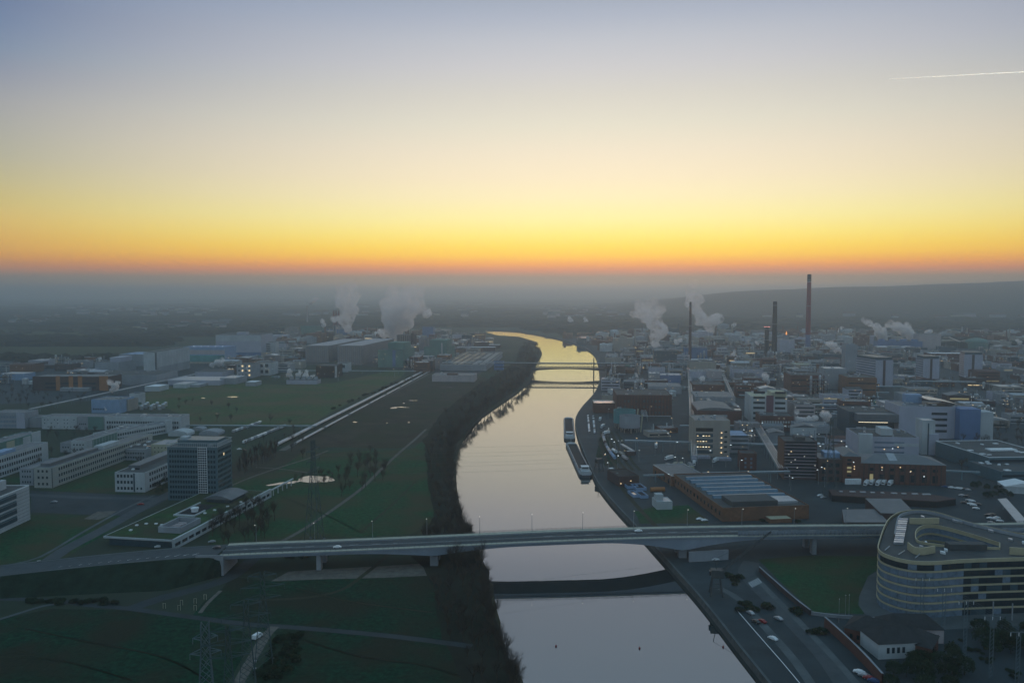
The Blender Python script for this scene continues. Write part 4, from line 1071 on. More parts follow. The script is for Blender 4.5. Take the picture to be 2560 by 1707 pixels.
b = B('campus_block', 'low grey block with dark roof and skylights beside the yellow cube', 'office building', 296, 366, 1150, 1122, 40, RL, wall=W_GREY, roof=R_DARK, trim=W_WHITE); b.win('F', 2, 1.2, 1.5, 1.2, z0=2, rh=3.8); b.units(5, M_WHITE, .8)
b = B('blue_workshop', 'light blue workshop with flat roof and window strip behind the laboratories', 'workshop', 229, 300, 1032, 1000, 34, RL, wall=W_SKYB, roof=R_GREY); b.win('F', 1, 1.5, 1.8, .7, z0=4, m1=20); b.units(5)
b = B('ribbed_annex', 'olive ribbed annex joined to the light blue workshop', 'workshop', 301, 321, 1028, 1000, 24, RL, wall=W_BEIGE, roof=R_DARK)
b = B('panel_cube', 'small white and green panelled cube at the meadow corner', 'workshop', 324, 348, 1016, 985, 16, RL, wall=W_WHITE, roof=R_DARK)
for k in range(3):
    b.panel('green_panel', 'F', .2 + k * 6, 4.6 + k * 6, 2 + (k % 2) * 5, 6 + (k % 2) * 5, W_GREEN)
def dome(name, label, cat, px, py, wpx, hpx, m=W_WHITE, n=10, group=None):     # vaulted tent / polytunnel
    p = G(px, py); k = DEP(p) / FPX
    w_, h_ = wpx * k, hpx * k
    return Bld(name, label, cat, (p.x, p.y), w_, w_ * .8, h_ * .35, RL, wall=m, roof=m, rtype='vault_y', rh=h_ * .65, eave=.1, group=group)
dome('storage_tent', 'white ribbed storage tent beyond the yellow cube', 'tent', 420, 1090, 50, 14)
dome('storage_tent', 'grey vaulted storage tent behind the dark tower', 'tent', 497, 1088, 50, 12, W_GREY)
dome('storage_shed', 'pale flat vaulted shed behind the dark tower', 'shed', 478, 1077, 30, 9, W_GREY)
# rows of parked caravans and trailers on the yard behind the tower
M_CAR_W = mat('white_car_paint', (0.70, 0.71, 0.72), 0.3, 0.03, 1, spec=0.6)
def caravan(px, py, ln, label, rot=RL):
    p = G(px, py)
    o = thing('parked_trailer', label, 'trailer', (p.x, p.y, 0), rot + math.pi / 2, 'trailers parked behind the dark tower')
    w_ = 2.6
    v = []
    pr = [(0, .7), (0, 2.6), (.4, 3.1), (w_ - .4, 3.1), (w_, 2.6), (w_, .7)]
    mb = MB().add([(x, y, z) for x in (0, ln) for y, z in pr], [(k, (k + 1) % 6, 6 + (k + 1) % 6, 6 + k) for k in range(6)] + [tuple(range(6))[::-1], tuple(range(6, 12))])
    mb.build('body', random.choice((M_CAR_W, R_PALE, W_GREY)), o)
    MB().box(.3, .3, .2, ln - .3, w_ - .3, .68).build('chassis', M_DARK, o)
for k in range(13):
    caravan(612 + k * 8.2, 1109 - k * 3.3, random.uniform(6, 10), f'pale trailer, {ORD[k]} of the nearer row on the yard behind the tower')
for k in range(11):
    caravan(585 + k * 6.4, 1082 - k * 2.2, random.uniform(5, 9), f'pale trailer, {ORD[k]} of the farther row on the yard behind the tower')
# tanks by the meadow
for k in range(9):
    p = G(354 + k * 7.5 + (k % 2) * 2, 1024 - (k % 3) * 4)
    o = thing('storage_tank', f'small silver tank in the tank farm by the panelled cube, {ORD[k]} along', 'tank', (p.x, p.y, 0), 0, 'silver tanks by the meadow')
    MB().lathe([(2.4, 0), (2.4, 5.2), (1.6, 6.0), (.2, 6.3)], 12).build('shell', M_METAL, o)
    MB().lathe([(.3, 6.2), (.3, 6.9)], 6).build('vent', M_STEEL, o)
# big halls and works on the meadow side
b = B('high_rack_warehouse', 'tall pale warehouse with ribbed bays and dark corner strip', 'warehouse', 360, 389, 940, 882, 150, RL * .2, wall=W_WHITE, roof=R_DARK)
for k in range(12):
    b.panel('facade_seam', 'R', 6 + k * 12, 6.6 + k * 12, 0, b.h, W_GREY, .3)
b.panel('corner_strip', 'R', 0, 6, 0, b.h + .3, W_DARKG, .6); b.panel('plinth_band', 'R', 6, 149, .2, b.h * .36, W_GREY, .2)
b = B('mural_hall', 'hall painted with a blue sky and turquoise hills mural', 'warehouse', 456, 562, 909, 868, 60, RL, wall=W_SKYB, roof=W_BLUE)
b.panel('mural_cloud', 'F', .2, b.w - .2, b.h * .58, b.h * .84, W_PINK, .1); b.panel('mural_hill', 'F', .2, b.w - .2, b.h * .12, b.h * .52, mat('turquoise_mural', (0.08, 0.28, 0.27), .7, .4, .05), .12); b.panel('mural_ground', 'F', .2, b.w - .2, 0, b.h * .12, W_BEIGE, .14)
for k in range(5):
    link('lamp', boxmesh('lamp', 1.2, .6, .6, M_LAMPC), b.o, loc=(b.w * (.25 + .17 * k), 6, b.h + 2))
b = B('high_bay_store', 'huge plain lilac-white high-bay store with deep blue base stripe', 'warehouse', 540, 653, 889, 838, 90, RL * .2, wall=W_LILAC, roof=R_DARK)
b.panel('blue_plinth', 'F', -.1, b.w + .1, 0, b.h * .16, W_BLUE, .5); b.panel('lighter_top', 'F', 0, b.w, b.h * .72, b.h, W_WHITE, .2); b.top('roof_plant', b.w * .4, 20, b.w * .62, 40, 6, W_LILAC)
b = B('office_block', 'white office block with dark ribbon windows beside the high-bay store', 'office building', 655, 688, 886, 856, 30, RL * .2, wall=W_WHITE, roof=R_DARK); b.band('F', 5, 2.4, 2, b.h / 5.4, m1=12)
b = B('rack_store', 'long low grey store before the pale ribbed warehouse', 'warehouse', 222, 392, 962, 938, 80, RL * .2, wall=W_GREY, roof=R_DARK); b.units(8)
b = B('process_house', 'grey stepped process house with small chimney steam', 'plant building', 238, 298, 930, 906, 60, RL, wall=W_GREY, roof=R_DARK); b.top('upper_storey', b.w * .5, 10, b.w * .95, 50, 9, W_LILAC)
b = B('pale_store', 'pale store block behind the stepped process house', 'warehouse', 298, 360, 915, 886, 70, RL, wall=W_GREY, roof=W_SKYB); b.units(4, W_SKYB)
b = B('orange_accent_block', 'low brown laboratory row with four orange stair bays', 'laboratory', 82, 272, 976, 942, 40, RL * .3, wall=W_BRICKD, roof=R_GREY)
b.band('F', 2, 3.2, 3, 6.5, m0=20, glass=G_DARK)
for u in (.31, .48, .6, .88):
    b.panel('orange_bay', 'F', b.w * u, b.w * (u + .055 + (.06 if u > .8 else 0)), 0, b.h + 1.5, W_ORG, 1.2)
b = B('white_canopy', 'long white flat canopy before the orange stair bays', 'canopy', 150, 222, 978, 970, 14, RL * .3, wall=W_GREY, roof=M_WHITE, par=.4)
for k, (xl, xr, yb, yt, d, wl, rf, lab) in enumerate((
    (0, 60, 950, 934, 30, W_SKYB, R_PALE, 'pale blue-roofed long shed at the edge beyond the campus green'), (420, 550, 962, 950, 60, W_LILAC, R_PALE, 'long lilac-grey shed with bright eaves behind the white tents'),
    (488, 556, 948, 930, 50, W_LILAC, R_DARK, 'bluish works block with blue tank side before the mural hall'), (550, 590, 960, 945, 46, W_GREY, R_PALE, 'grey shed with pale roof at the meadow corner'),
    (362, 398, 978, 966, 30, W_WHITE, M_WHITE, 'white shed with bright white roof at the meadow edge'), (433, 466, 970, 960, 40, W_WHITE, R_PALE, 'white two-bay shed with cream roof'), (470, 498, 968, 962, 34, W_GREY, R_PALE, 'low grey shed with cream roof at the meadow edge'),
    (614, 640, 965, 955, 24, W_GREY, M_WHITE, 'small white-roofed hut alone on the yard'))):
    b = B('works_shed', lab, 'shed', xl, xr, yb, yt, d, RL, wall=wl, roof=rf, par=.2)
b = B('process_block', 'grey process block with lit openings near the silo halls', 'plant building', 592, 630, 945, 912, 40, RL, wall=W_GREY, roof=R_DARK); b.win('F', 3, 3, 3, 4, z0=4, rh=8, lit=.5, litm=G_LIT); b.lights(6)
b = B('process_block', 'white open-framed process block with cut-out bays', 'plant building', 632, 676, 938, 908, 40, RL, wall=W_WHITE, roof=R_DARK); b.win('F', 2, 6, 6, 4, z0=4, rh=11, lit=.1); b.lights(5)
for lab, xl, xr, yb, yt in (('nearer ribbed brown silo hall with pale pink roof', 764, 822, 906, 864), ('second ribbed brown silo hall with pale pink roof', 844, 905, 912, 864)):
    b = B('silo_hall', lab, 'silo hall', xl, xr, yb, yt, 260, RL * 1.6, wall=W_BROWN, roof=W_PINK, par=.3)
    for k in range(12):
        b.panel('cladding_rib', 'F', b.w * (k + .3) / 12, b.w * (k + .45) / 12, 0, b.h, W_BEIGE if k % 2 else W_GREY, .4)
b = B('loading_block', 'black loading block with bright roof lamps before the silo halls', 'plant building', 790, 838, 944, 915, 46, RL, wall=M_DARK, roof=R_DARK); b.lights(6); b.panel('white_frame', 'R', 0, 8, 0, b.h, W_WHITE, 2)
b = B('white_portal_block', 'white portal-framed block beside the black loading block', 'plant building', 842, 868, 930, 909, 30, RL, wall=W_WHITE, roof=R_DARK); b.win('F', 1, 12, 6, 3, z0=8)
b = B('cooler_bank', 'low cooling-tower bank giving four small steam puffs', 'cooling tower', 716, 792, 960, 950, 22, RL, wall=W_LILAC, roof=R_DARK, par=0)
for k in range(5):
    MB().lathe([(4, b.h + .05), (3.2, b.h + 4.5), (3.5, b.h + 5)], 12, b.w * (.1 + .2 * k), 11).build('fan_stack', W_GREY, b.o)
b = B('green_plant_block', 'large green-clad plant block beside the silo halls', 'plant building', 945, 1008, 918, 875, 90, RL * 2, wall=W_GREEN, roof=R_DARK); b.panel('blue_strip', 'F', b.w * .58, b.w * .7, 2, b.h, W_BLUE, .4); b.top('upper_green', b.w * .3, 20, b.w * .95, 70, 14, W_GREEN); b.lights(7)
b = B('green_plant_block', 'second green-clad plant block nearer the river', 'plant building', 1060, 1118, 900, 868, 80, RL * 2, wall=W_GREEN, roof=R_DARK); b.top('upper_green', b.w * .2, 10, b.w * .95, 60, 16, W_GREEN); b.panel('pale_strip', 'F', b.w * .75, b.w * .8, 0, b.h + 10, W_WHITE, .5); b.lights(6)
b = B('cooling_tower_block', 'dark ribbed brown cooling block with the largest steam plume', 'cooling tower', 992, 1033, 880, 838, 36, RL * 2, wall=W_BRICKD, roof=R_DARK)
for k in range(9):
    b.panel('rib', 'F', b.w * k / 9 + .6, b.w * k / 9 + 2.2, 0, b.h + .4, W_BEIGE, .8)
b.panel('stair_shaft', 'F', b.w * .88, b.w + 2, 0, b.h + 6, W_BRICKD, 5)
b = B('silo_cluster_house', 'brown silo house between the green plant blocks', 'silo hall', 1048, 1072, 885, 850, 40, RL * 2, wall=W_BRICKD, roof=R_DARK)
for k in range(4):
    MB().lathe([(4, 0), (4, b.h + 4), (1, b.h + 7)], 10, 4 + k * b.w / 4, -3).build('silo', W_BROWN, b.o)
b = B('depot_hall', 'huge low depot hall with rows of roof lights by the river belt', 'depot', 1100, 1216, 926, 912, 330, RL * 1.2, wall=W_GREY, roof=R_DARK, par=.8, trim=R_PALE)
for r in range(22):
    for k in range(6):
        if random.random() < .85:
            b.top('roof_light', b.w * (.06 + .155 * k), 12 + r * 14, b.w * (.06 + .155 * k) + b.w * .11, 15.5 + r * 14, 1.0, R_PALE if k > 3 else G_SKY)
for lab, xl, xr, y, yt in (('nearer white-roofed long shed behind the depot hall', 1170, 1238, 877, 868), ('farther white-roofed long shed behind the depot hall', 1184, 1250, 870, 862)):
    b = B('long_shed', lab, 'shed', xl, xr, y, yt, 26, RL, wall=W_BRICKD, roof=M_WHITE, par=.2)
b = B('red_roof_shed', 'pale pink sheds with rust-red roof parts before the depot hall', 'shed', 1080, 1186, 954, 938, 40, RL, wall=W_PINK, roof=R_GREY); b.top('red_roof', b.w * .35, 2, b.w * .6, 12, 3, R_RED); b.units(6)
b = B('blue_container_tower', 'small blue block among bank trees at the bridge head', 'plant building', 1235, 1258, 925, 904, 20, RL, wall=W_BLUE, roof=R_DARK)
b = B('brown_tank_house', 'low round-cornered brown house far beyond the high-bay store', 'plant building', 712, 746, 842, 818, 60, RL, wall=W_BROWN, roof=R_DARK, par=.3); b.lights(2)
b = B('blue_boiler_house', 'blue boiler house under the three thin chimneys', 'boiler house', 817, 862, 842, 824, 50, RL, wall=W_BLUE, roof=R_DARK); b.lights(5)
b = B('green_process_house', 'dim green process house with lamps left of three chimneys'.replace('left of', 'beside the'), 'plant building', 752, 800, 842, 815, 50, RL, wall=W_GREEN, roof=R_DARK); b.lights(7)
b = B('blue_silo_block', 'deep blue silo block near the far river bend', 'plant building', 1056, 1082, 846, 818, 40, RL, wall=W_BLUE, roof=R_DARK)
# ------------------------------------------------------------------ curved office building by the quay lawn
HC = 26.0
outer_px = [(2720, 1352), (2560, 1337), (2437, 1311), (2390, 1297), (2358, 1287), (2330, 1280), (2300, 1277), (2272, 1278), (2246, 1284), (2224, 1298), (2210, 1322), (2201, 1348), (2196, 1366), (2198, 1376), (2210, 1386), (2236, 1395.5), (2262, 1401.5), (2292, 1405.5), (2338, 1406), (2417, 1400.5), (2560, 1396), (2760, 1391)]
inner_px = [(2500, 1360), (2440, 1341), (2380, 1324), (2350, 1317), (2325, 1314), (2305, 1317), (2292, 1326), (2288, 1338), (2290, 1350), (2302, 1357), (2340, 1363), (2400, 1369), (2500, 1372)]
OUT = [G(*p, HC) for p in smooth_line(outer_px, 4)]
INN = [G(*p, HC) for p in smooth_line(inner_px, 4)]
cb = thing('curved_office', 'rounded seven-storey glass office ring with cream floor bands by the lawn', 'office building', (0, 0, 0))
FOOT.append((OUT[30].x + 40, OUT[30].y, 70))
def offset(line, d):
    return [Vector((q.x, q.y)) for q in grow([(p.x, p.y) for p in line], d)]
def wallband(line, d0, d1, z0, z1):
    a, b = offset(line, d0), offset(line, d1)
    mb = MB()
    strip(mb, [(p.x, p.y, z0) for p in a], [(p.x, p.y, z1) for p in a])
    strip(mb, [(p.x, p.y, z1) for p in a], [(p.x, p.y, z1) for p in b])
    strip(mb, [(p.x, p.y, z0) for p in b], [(p.x, p.y, z0) for p in a])
    return mb
W_BAND = mat('cream_metal_band', (0.42, 0.36, 0.23), 0.5, 0.1, 0.3, spec=0.5)
G_BLIND = mat('glass_with_blinds', (0.15, 0.20, 0.26), 0.25, 0.35, 0.5, spec=0.7)  # blinds plus the reflected sky, both put into the glass colour
def resample(line, step):
    out, acc = [line[0]], 0.0
    for a, b in zip(line, line[1:]):
        L_ = (b - a).length
        while acc + L_ >= step:
            a = a.lerp(b, (step - acc) / L_); L_ = (b - a).length; acc = 0.0
            out.append(a)
        acc += L_
    return out
RO = resample(OUT, 3.9)
FLH = HC / 7
i0 = min(range(len(RO)), key=lambda i: PX(RO[i])[0])
for r in range(7):
    z0 = r * FLH
    wallband(OUT, -.35, .1, z0 + FLH - .95, z0 + FLH - .15 + (.9 if r == 6 else 0)).build('floor_band', W_BAND, cb)
    for k in range(len(RO) - 1):
        a, b = RO[k], RO[k + 1]
        pxm = PX((a + b) / 2)[0]
        if pxm > 2640 or (k < i0 and pxm > 2420):
            continue
        if k < i0 - 3 and r < 5:
            continue
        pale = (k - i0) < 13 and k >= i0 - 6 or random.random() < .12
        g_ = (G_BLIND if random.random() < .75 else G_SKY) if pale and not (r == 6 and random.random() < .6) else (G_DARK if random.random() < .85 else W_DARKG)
        t_ = (b - a).normalized()
        c_ = (a + b) / 2
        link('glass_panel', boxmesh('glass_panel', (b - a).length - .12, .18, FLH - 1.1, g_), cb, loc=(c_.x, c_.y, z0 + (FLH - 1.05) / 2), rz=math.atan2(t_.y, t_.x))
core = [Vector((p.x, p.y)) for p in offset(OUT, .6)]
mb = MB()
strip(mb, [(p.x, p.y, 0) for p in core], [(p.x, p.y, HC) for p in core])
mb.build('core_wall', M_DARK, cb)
# roof ring
bm = bmesh.new()
ro = [bm.verts.new((p.x, p.y, HC - .35)) for p in offset(OUT, .4)]
ri = [bm.verts.new((p.x, p.y, HC - .35)) for p in INN]
es = [bm.edges.new((vs[i], vs[(i + 1) % len(vs)])) for vs in (ro, ri) for i in range(len(vs))]
bmesh.ops.triangle_fill(bm, use_beauty=True, use_dissolve=False, edges=es, normal=(0, 0, 1))
ip = [(p.x, p.y) for p in INN]
bmesh.ops.delete(bm, geom=[f for f in bm.faces if inpoly(f.calc_center_median(), ip)], context='FACES_ONLY')
for f in bm.faces:
    if f.normal.z < 0:
        f.normal_flip()
me = bpy.data.meshes.new('roof'); bm.to_mesh(me); bm.free(); me.materials.append(R_DARK)
link('roof', me, cb)
INC = INN + [INN[0]]
for r in range(7):
    z0 = r * FLH
    wallband(INC, -.1, .3, z0 + FLH - 1.0, z0 + FLH - .02 + (.9 if r == 6 else 0)).build('court_band', W_BAND, cb)
mb = MB()
a_ = offset(INC, -.2)
strip(mb, [(p.x, p.y, .1) for p in a_], [(p.x, p.y, HC - .4) for p in a_])
mb.build('court_glazing', G_BLIND, cb)
sheet_c = MB().add([(p.x, p.y, .12) for p in INN], [tuple(range(len(INN)))])
sheet_c.build('court_floor', M_PAVE, cb)
def pent(name, pts, h, m, th=.6):
    ln = [G(*p, HC) for p in smooth_line(pts, 4)]
    a, b = offset(ln, 0), offset(ln, th)
    mb = MB()
    strip(mb, [(p.x, p.y, HC - .3) for p in a], [(p.x, p.y, HC + h) for p in a])
    strip(mb, [(p.x, p.y, HC + h) for p in a], [(p.x, p.y, HC + h) for p in b])
    strip(mb, [(p.x, p.y, HC + h) for p in b], [(p.x, p.y, HC - .3) for p in b])
    return mb.build(name, m, cb)
pent('roof_screen', [(2274, 1308), (2300, 1309), (2328, 1308), (2348, 1308)], 3.0, W_BAND)
pent('roof_screen', [(2268, 1371), (2285, 1383), (2310, 1385), (2338, 1380)], 3.2, W_BAND)
pent('roof_screen', [(2524, 1384), (2560, 1386), (2620, 1386)], 3.2, W_BAND)
pent('roof_edge_wall', [(2238, 1340), (2246, 1300), (2262, 1287), (2300, 1281), (2350, 1290), (2440, 1316), (2560, 1344)], 1.2, W_GREY)
for k in range(12):
    t0 = k / 12
    a, b = Vector((2246, 1294)).lerp(Vector((2234, 1356)), t0), Vector((2246, 1294)).lerp(Vector((2234, 1356)), t0 + .06)
    q = [G(a.x, a.y, HC + 1), G(a.x + 24, a.y + 1, HC + 1), G(b.x + 24, b.y + 1, HC + 1), G(b.x, b.y, HC + 1)]
    MB().prism([(p.x, p.y) for p in q], HC - .2, HC + 1).build('roof_glazing', M_METAL if k % 3 else G_BLIND, cb)
for (x, y, w_) in ((2302, 1288, 8), (2298, 1362, 9), (2380, 1297, 22), (2432, 1309, 14), (2350, 1376, 12), (2360, 1370, 8), (2312, 1352, 5), (2470, 1322, 12), (2520, 1344, 10), (2555, 1352, 8)):
    q = [G(x, y, HC + .6), G(x + w_, y + w_ * .22, HC + .6), G(x + w_ * 1.2, y + w_ * .22 + 3, HC + .6), G(x + w_ * .15, y + 3, HC + .6)]
    MB().prism([(p.x, p.y) for p in q], HC - .25, HC + .8).build('skylight', random.choice((M_METAL, M_WHITE, R_PALE)), cb)
for a, b in (((2212, 1375), (2224, 1366)), ((2246, 1386), (2262, 1377)), ((2288, 1394), (2304, 1382))):
    p, q = G(*a, HC), G(*b, HC)
    MB().tube((p.x, p.y, HC + .1), (q.x, q.y, HC + .3), .25, n=5).build('roof_strut', R_PALE, cb)
MB().box(*G(2375, 1374, HC)[:2], HC - .3, G(2375, 1374, HC)[0] + 18, G(2375, 1374, HC)[1] + 5, HC + 2.6).build('plant_box', R_DARK, cb)
for (x, y) in ((2440, 1535), (2482, 1545), (2530, 1550)):
    p = G(x, y)
    MB().tube((p.x, p.y, 0), (p.x, p.y, 8), .3, n=6).build('ground_column', M_CONC, cb)

# ------------------------------------------------------------------ plant buildings one knows by sight
R10 = math.radians(10)
b = Bld('sawtooth_hall', 'long brick works hall with blue roof-light ridges behind the road bridge', 'works hall', G(1806, 1304), 60, 100, 8.5, math.radians(7), wall=W_BRICKO, roof=R_DARK, par=.8)
for k in range(6):
    y = 26 + k * 11
    MB().add([(4, y, 8.5), (56, y, 8.5), (56, y + 4, 8.5), (4, y + 4, 8.5), (4, y + 1.2, 10.6), (56, y + 1.2, 10.6), (56, y + 2.8, 10.6), (4, y + 2.8, 10.6)], [(0, 1, 5, 4), (1, 2, 6, 5), (2, 3, 7, 6), (3, 0, 4, 7), (4, 5, 6, 7)]).build('roof_light_ridge', mat('blue_roof_glass', (0.09, 0.17, 0.24), .3, .2, .3, spec=.6), b.o)
b.top('vaulted_bay', 8, 4, 40, 22, 3.5, R_DARK); b.win('L', 1, 2.4, 2.6, 4.4, z0=3.2, glass=G_DARK)
MB().box(42, 8, 8.6, 56, 22, 10.2).build('pale_roof_bay', R_PALE, b.o); MB().box(36, 12, 8.7, 41.5, 20, 10.4).build('roof_light', W_SKYB, b.o)
b = B('brick_workshop', 'flat-roofed orange brick workshop with white roof edge by the pipe rack', 'workshop', 1679, 1760, 1215, 1191, 42, R10, wall=W_BRICKO, roof=R_GREY, trim=R_PALE); b.win('F', 1, 3.0, 3.4, 4.2, z0=.3, m0=10); b.win('L', 1, 3, 3.4, 8, z0=1, lit=.4, litm=G_LIT)
b = B('cream_barn', 'small orange brick shed with cream roof in front of sawtooth hall', 'shed', 1925, 1980, 1308, 1298, 16, math.radians(8), wall=W_BRICKO, roof=W_YEL, par=0)
b = B('white_hut', 'white windowless hut with small box on top by the bridge lawn', 'hut', 1642, 1681, 1274, 1255, 13, math.radians(5), wall=W_WHITE, roof=R_PALE, par=.3); b.top('stair_box', .8, 5, 6, 11, 4.0, W_WHITE)
b = B('dark_quay_shed', 'dark brick quay shed with tarred roof', 'shed', 1548, 1597, 1217, 1193, 26, math.radians(14), wall=W_BRICKD, roof=M_DARK); b.lights(2)
b = B('pump_hut', 'tiny grey pump hut on the quay rails', 'hut', 1524, 1536, 1182, 1172, 5, R10, wall=W_GREY, roof=M_WHITE, par=.2)
for k, (x, y, w_, d_) in enumerate(((1569, 1222, 28, 14), (1592, 1227, 26, 15), (1584, 1244, 16, 14), (1602, 1246, 20, 14))):
    p = G(x, y); kx = DEP(p) / FPX; w_ *= kx
    o = thing('settling_basin', f'open pale-walled settling basin beside the dark quay shed, {("outer far", "inner far", "outer near", "inner near")[k]} one', 'basin', (p.x, p.y, 0), R10, 'settling basins on the quay')
    MB().box(0, 0, 0, w_, .5, 2.2).box(0, d_ - .5, 0, w_, d_, 2.2).box(0, .51, 0, .5, d_ - .51, 2.2).box(w_ - .5, .51, 0, w_, d_ - .51, 2.2).build('rim', W_SKYB, o)
    sheet_ = MB().box(.5, .5, .3, w_ - .5, d_ - .5, 1.4 if k != 2 else 1.6).build('water_fill', mw if k in (2,) else M_DARK, o)
p = G(1626, 1229)
o = thing('lying_tank', 'rust-orange lying storage tank behind the white hut', 'tank', (p.x, p.y, 0), math.radians(6))
MB().tube((0, 0, 1.8), (11, 0, 1.8), 1.7, n=14).build('shell', W_ORG, o); MB().box(2, -1, 0, 2.6, 1, 1).box(8, -1, 0, 8.6, 1, 1).build('saddle', M_CONC, o)
p = G(1543, 1206)
o = thing('quay_silo', 'squat pale green silo beside the dark quay shed', 'silo', (p.x, p.y, 0))
MB().lathe([(2.0, 0), (2.0, 7), (.5, 8)], 12).build('shell', W_GREEN, o); MB().lathe([(2.15, 5.6), (2.15, 6.0)], 12).build('hoop', M_STEEL, o)
b = B('long_brick_works', 'long red brick works with grey hipped roof and tall gridded windows', 'works hall', 2151, 2364, 1208, 1157, 34, math.radians(-8.5), wall=W_BRICK, roof=R_GREY, rtype='hip', rh=4.5, eave=.4)
b.win('F', 1, 3.8, 5.6, 4.0, z0=2.2, m0=4, lit=.18, litm=G_LITD); b.win('F', 1, 3.8, 2.2, 4.0, z0=10.6, m0=4)
for k in range(16):
    b.panel('brick_pier', 'F', 1.8 + k * (b.w - 2) / 16, 2.9 + k * (b.w - 2) / 16, 0, b.h - .3, W_BRICKD, .5)
MB().add([(b.w * .36, 1.5, b.h), (b.w * .46, 1.5, b.h), (b.w * .46, 16, b.h + 5.5), (b.w * .36, 16, b.h + 5.5), (b.w * .36, 16, b.h), (b.w * .46, 16, b.h)], [(0, 1, 2, 3), (0, 3, 4), (1, 5, 2), (3, 2, 5, 4)]).build('roof_dormer', R_PALE, b.o); b.lights(6)
b = B('brick_stair_works', 'taller red brick bay with columns of lit windows beside the long brick works', 'works hall', 2106, 2151, 1206, 1140, 34, math.radians(-8.5), wall=W_BRICK, roof=R_GREY, rtype='hip', rh=3); b.win('F', 6, 3.2, 1.6, 1.6, z0=2, rh=3.1, m0=1.2, m1=5, lit=.35); b.lights(3)
b = B('brick_link_block', 'dim dark brick link with green doors between slab and stair bay', 'works hall', 2046, 2106, 1203, 1148, 30, math.radians(-8.5), wall=W_BRICKD, roof=R_GREY); b.win('F', 3, 3, 3, 2, z0=1, rh=5.5); b.top('roof_box', 6, 8, 18, 20, 4, W_SKYB); b.lights(2)
b = B('banded_brick_slab', 'tall dark brick slab with thin white storey lines', 'works hall', 1959, 2041, 1198, 1104, 26, RR * .6, wall=W_BRICKD, roof=R_DARK)
for r in range(11):
    b.panel('storey_line', 'F', .2, b.w - .2, 2 + r * b.h / 11.4, 2.28 + r * b.h / 11.4, W_LILAC, .4); b.band('F', 1, 1.3, 2.9 + r * b.h / 11.4, m0=1.5, glass=G_DARK)
b.panel('orange_gable', 'L', .1, 25, 0, b.h, W_BRICKO, .3); b.lights(7); b.top('plant_room', 10, 6, b.w - 8, 18, 3, R_DARK)
b = B('small_brick_house', 'small square red brick house alone beside the diagonal pipe rack', 'house', 1850, 1891, 1174, 1134, 14, RR * .6, wall=W_BRICK, roof=R_DARK); b.win('F', 3, 1.8, 2.0, 3.2, z0=1.5, rh=3.6, m0=2, glass=G_SKY, lit=.2)
b = B('white_plant_block', 'pale lilac plant block with white stair tower behind the long brick works', 'plant building', 2148, 2296, 1166, 1092, 44, math.radians(-8), wall=W_LILAC, roof=R_DARK)
b.panel('white_stair_tower', 'F', -1, 10, 0, b.h + 3, W_WHITE, 4); b.band('F', 5, 1.5, 4, 4.2, m0=12, glass=G_SKY, lit=.1)
for r in range(2):
    b.panel('white_band', 'F', b.w * .58, b.w - .2, b.h * (.36 + .36 * r), b.h * (.46 + .36 * r), W_WHITE, .5)
b.panel('brick_side', 'R', .2, 43, 0, b.h + .2, W_BRICKD, .3); b.top('white_penthouse', b.w * .42, 10, b.w * .62, 26, 6, W_WHITE); b.units(7); b.lights(4)
b = B('white_shaft_tower', 'slender white twin shaft tower beside the lilac plant block', 'tower', 2304, 2336, 1136, 1052, 16, RR * .5, wall=W_WHITE, roof=R_PALE); b.panel('dark_slot', 'F', b.w * .42, b.w * .52, 0, b.h - 2, W_DARKG, .5); b.panel('lower_shaft', 'F', b.w * .5, b.w + 3, 0, b.h * .62, W_LILAC, 3)
b = B('dark_green_plant', 'dark green plant hall with a row of bright strip lamps', 'plant building', 2122, 2240, 1086, 1030, 46, RR * .6, wall=W_DARKG, roof=R_DARK); b.panel('lit_strip', 'F', b.w * .2, b.w * .82, b.h * .56, b.h * .6, G_LITW, .5); b.top('lower_roof', b.w * .1, -14, b.w * .95, -.2, -8, R_GREY); b.units(6)
b = B('blue_ended_laboratory', 'large lilac laboratory with deep blue end and bright curved metal roof', 'laboratory', 2246, 2386, 1094, 1016, 44, RR * .6, wall=W_LILAC, roof=R_GREY)
for r in range(4):
    b.panel('dark_window_band', 'F', b.w * .58, b.w * .86, b.h * .2 + r * 6, b.h * .2 + r * 6 + 2.6, G_DARK, .3)
b.panel('blue_end', 'F', b.w + .1, b.w + 20, 0, b.h, W_BLUE, 22); b.panel('white_fin', 'F', b.w + 20.2, b.w + 33, 0, b.h - 3, W_WHITE, 18); b.top('rear_screen', b.w * .3, 30, b.w * .6, 40, 9, W_SKYB); b.units(8, M_METAL)
n_ = 9
mb = MB().add([(b.w * .55 + (b.w * .55) * i / n_, y, b.h + 2 + 5 * math.cos(i / n_ * 1.5)) for y in (4, 40) for i in range(n_ + 1)], [(i, i + 1, n_ + 2 + i, n_ + 1 + i) for i in range(n_)])
mb.build('curved_metal_roof', M_METAL, b.o)
b = B('flat_roof_laboratory', 'dark flat-roofed laboratory with white roof edging at the picture edge', 'laboratory', 2471, 2640, 1184, 1144, 74, math.radians(4), wall=W_TEAL, roof=R_DARK, trim=M_WHITE); b.band('F', 3, 2.2, 1.5, 4, glass=G_DARK); b.top('roof_slab', 20, 26, 44, 34, 1.2, M_WHITE); b.units(8, M_WHITE, .9)
b = B('flat_roof_annex', 'lower dark annex with white rooflights before the flat-roofed laboratory', 'laboratory', 2502, 2640, 1208, 1180, 40, math.radians(4), wall=W_TEAL, roof=R_DARK); b.units(12, M_WHITE, .7); b.band('F', 2, 1.8, 1.2, 3.6)
b = B('white_tent_hall', 'white tent-like hall before the dark annex', 'tent', 2512, 2600, 1232, 1215, 16, math.radians(-14), wall=W_WHITE, roof=M_WHITE, rtype='gable_y', rh=3)
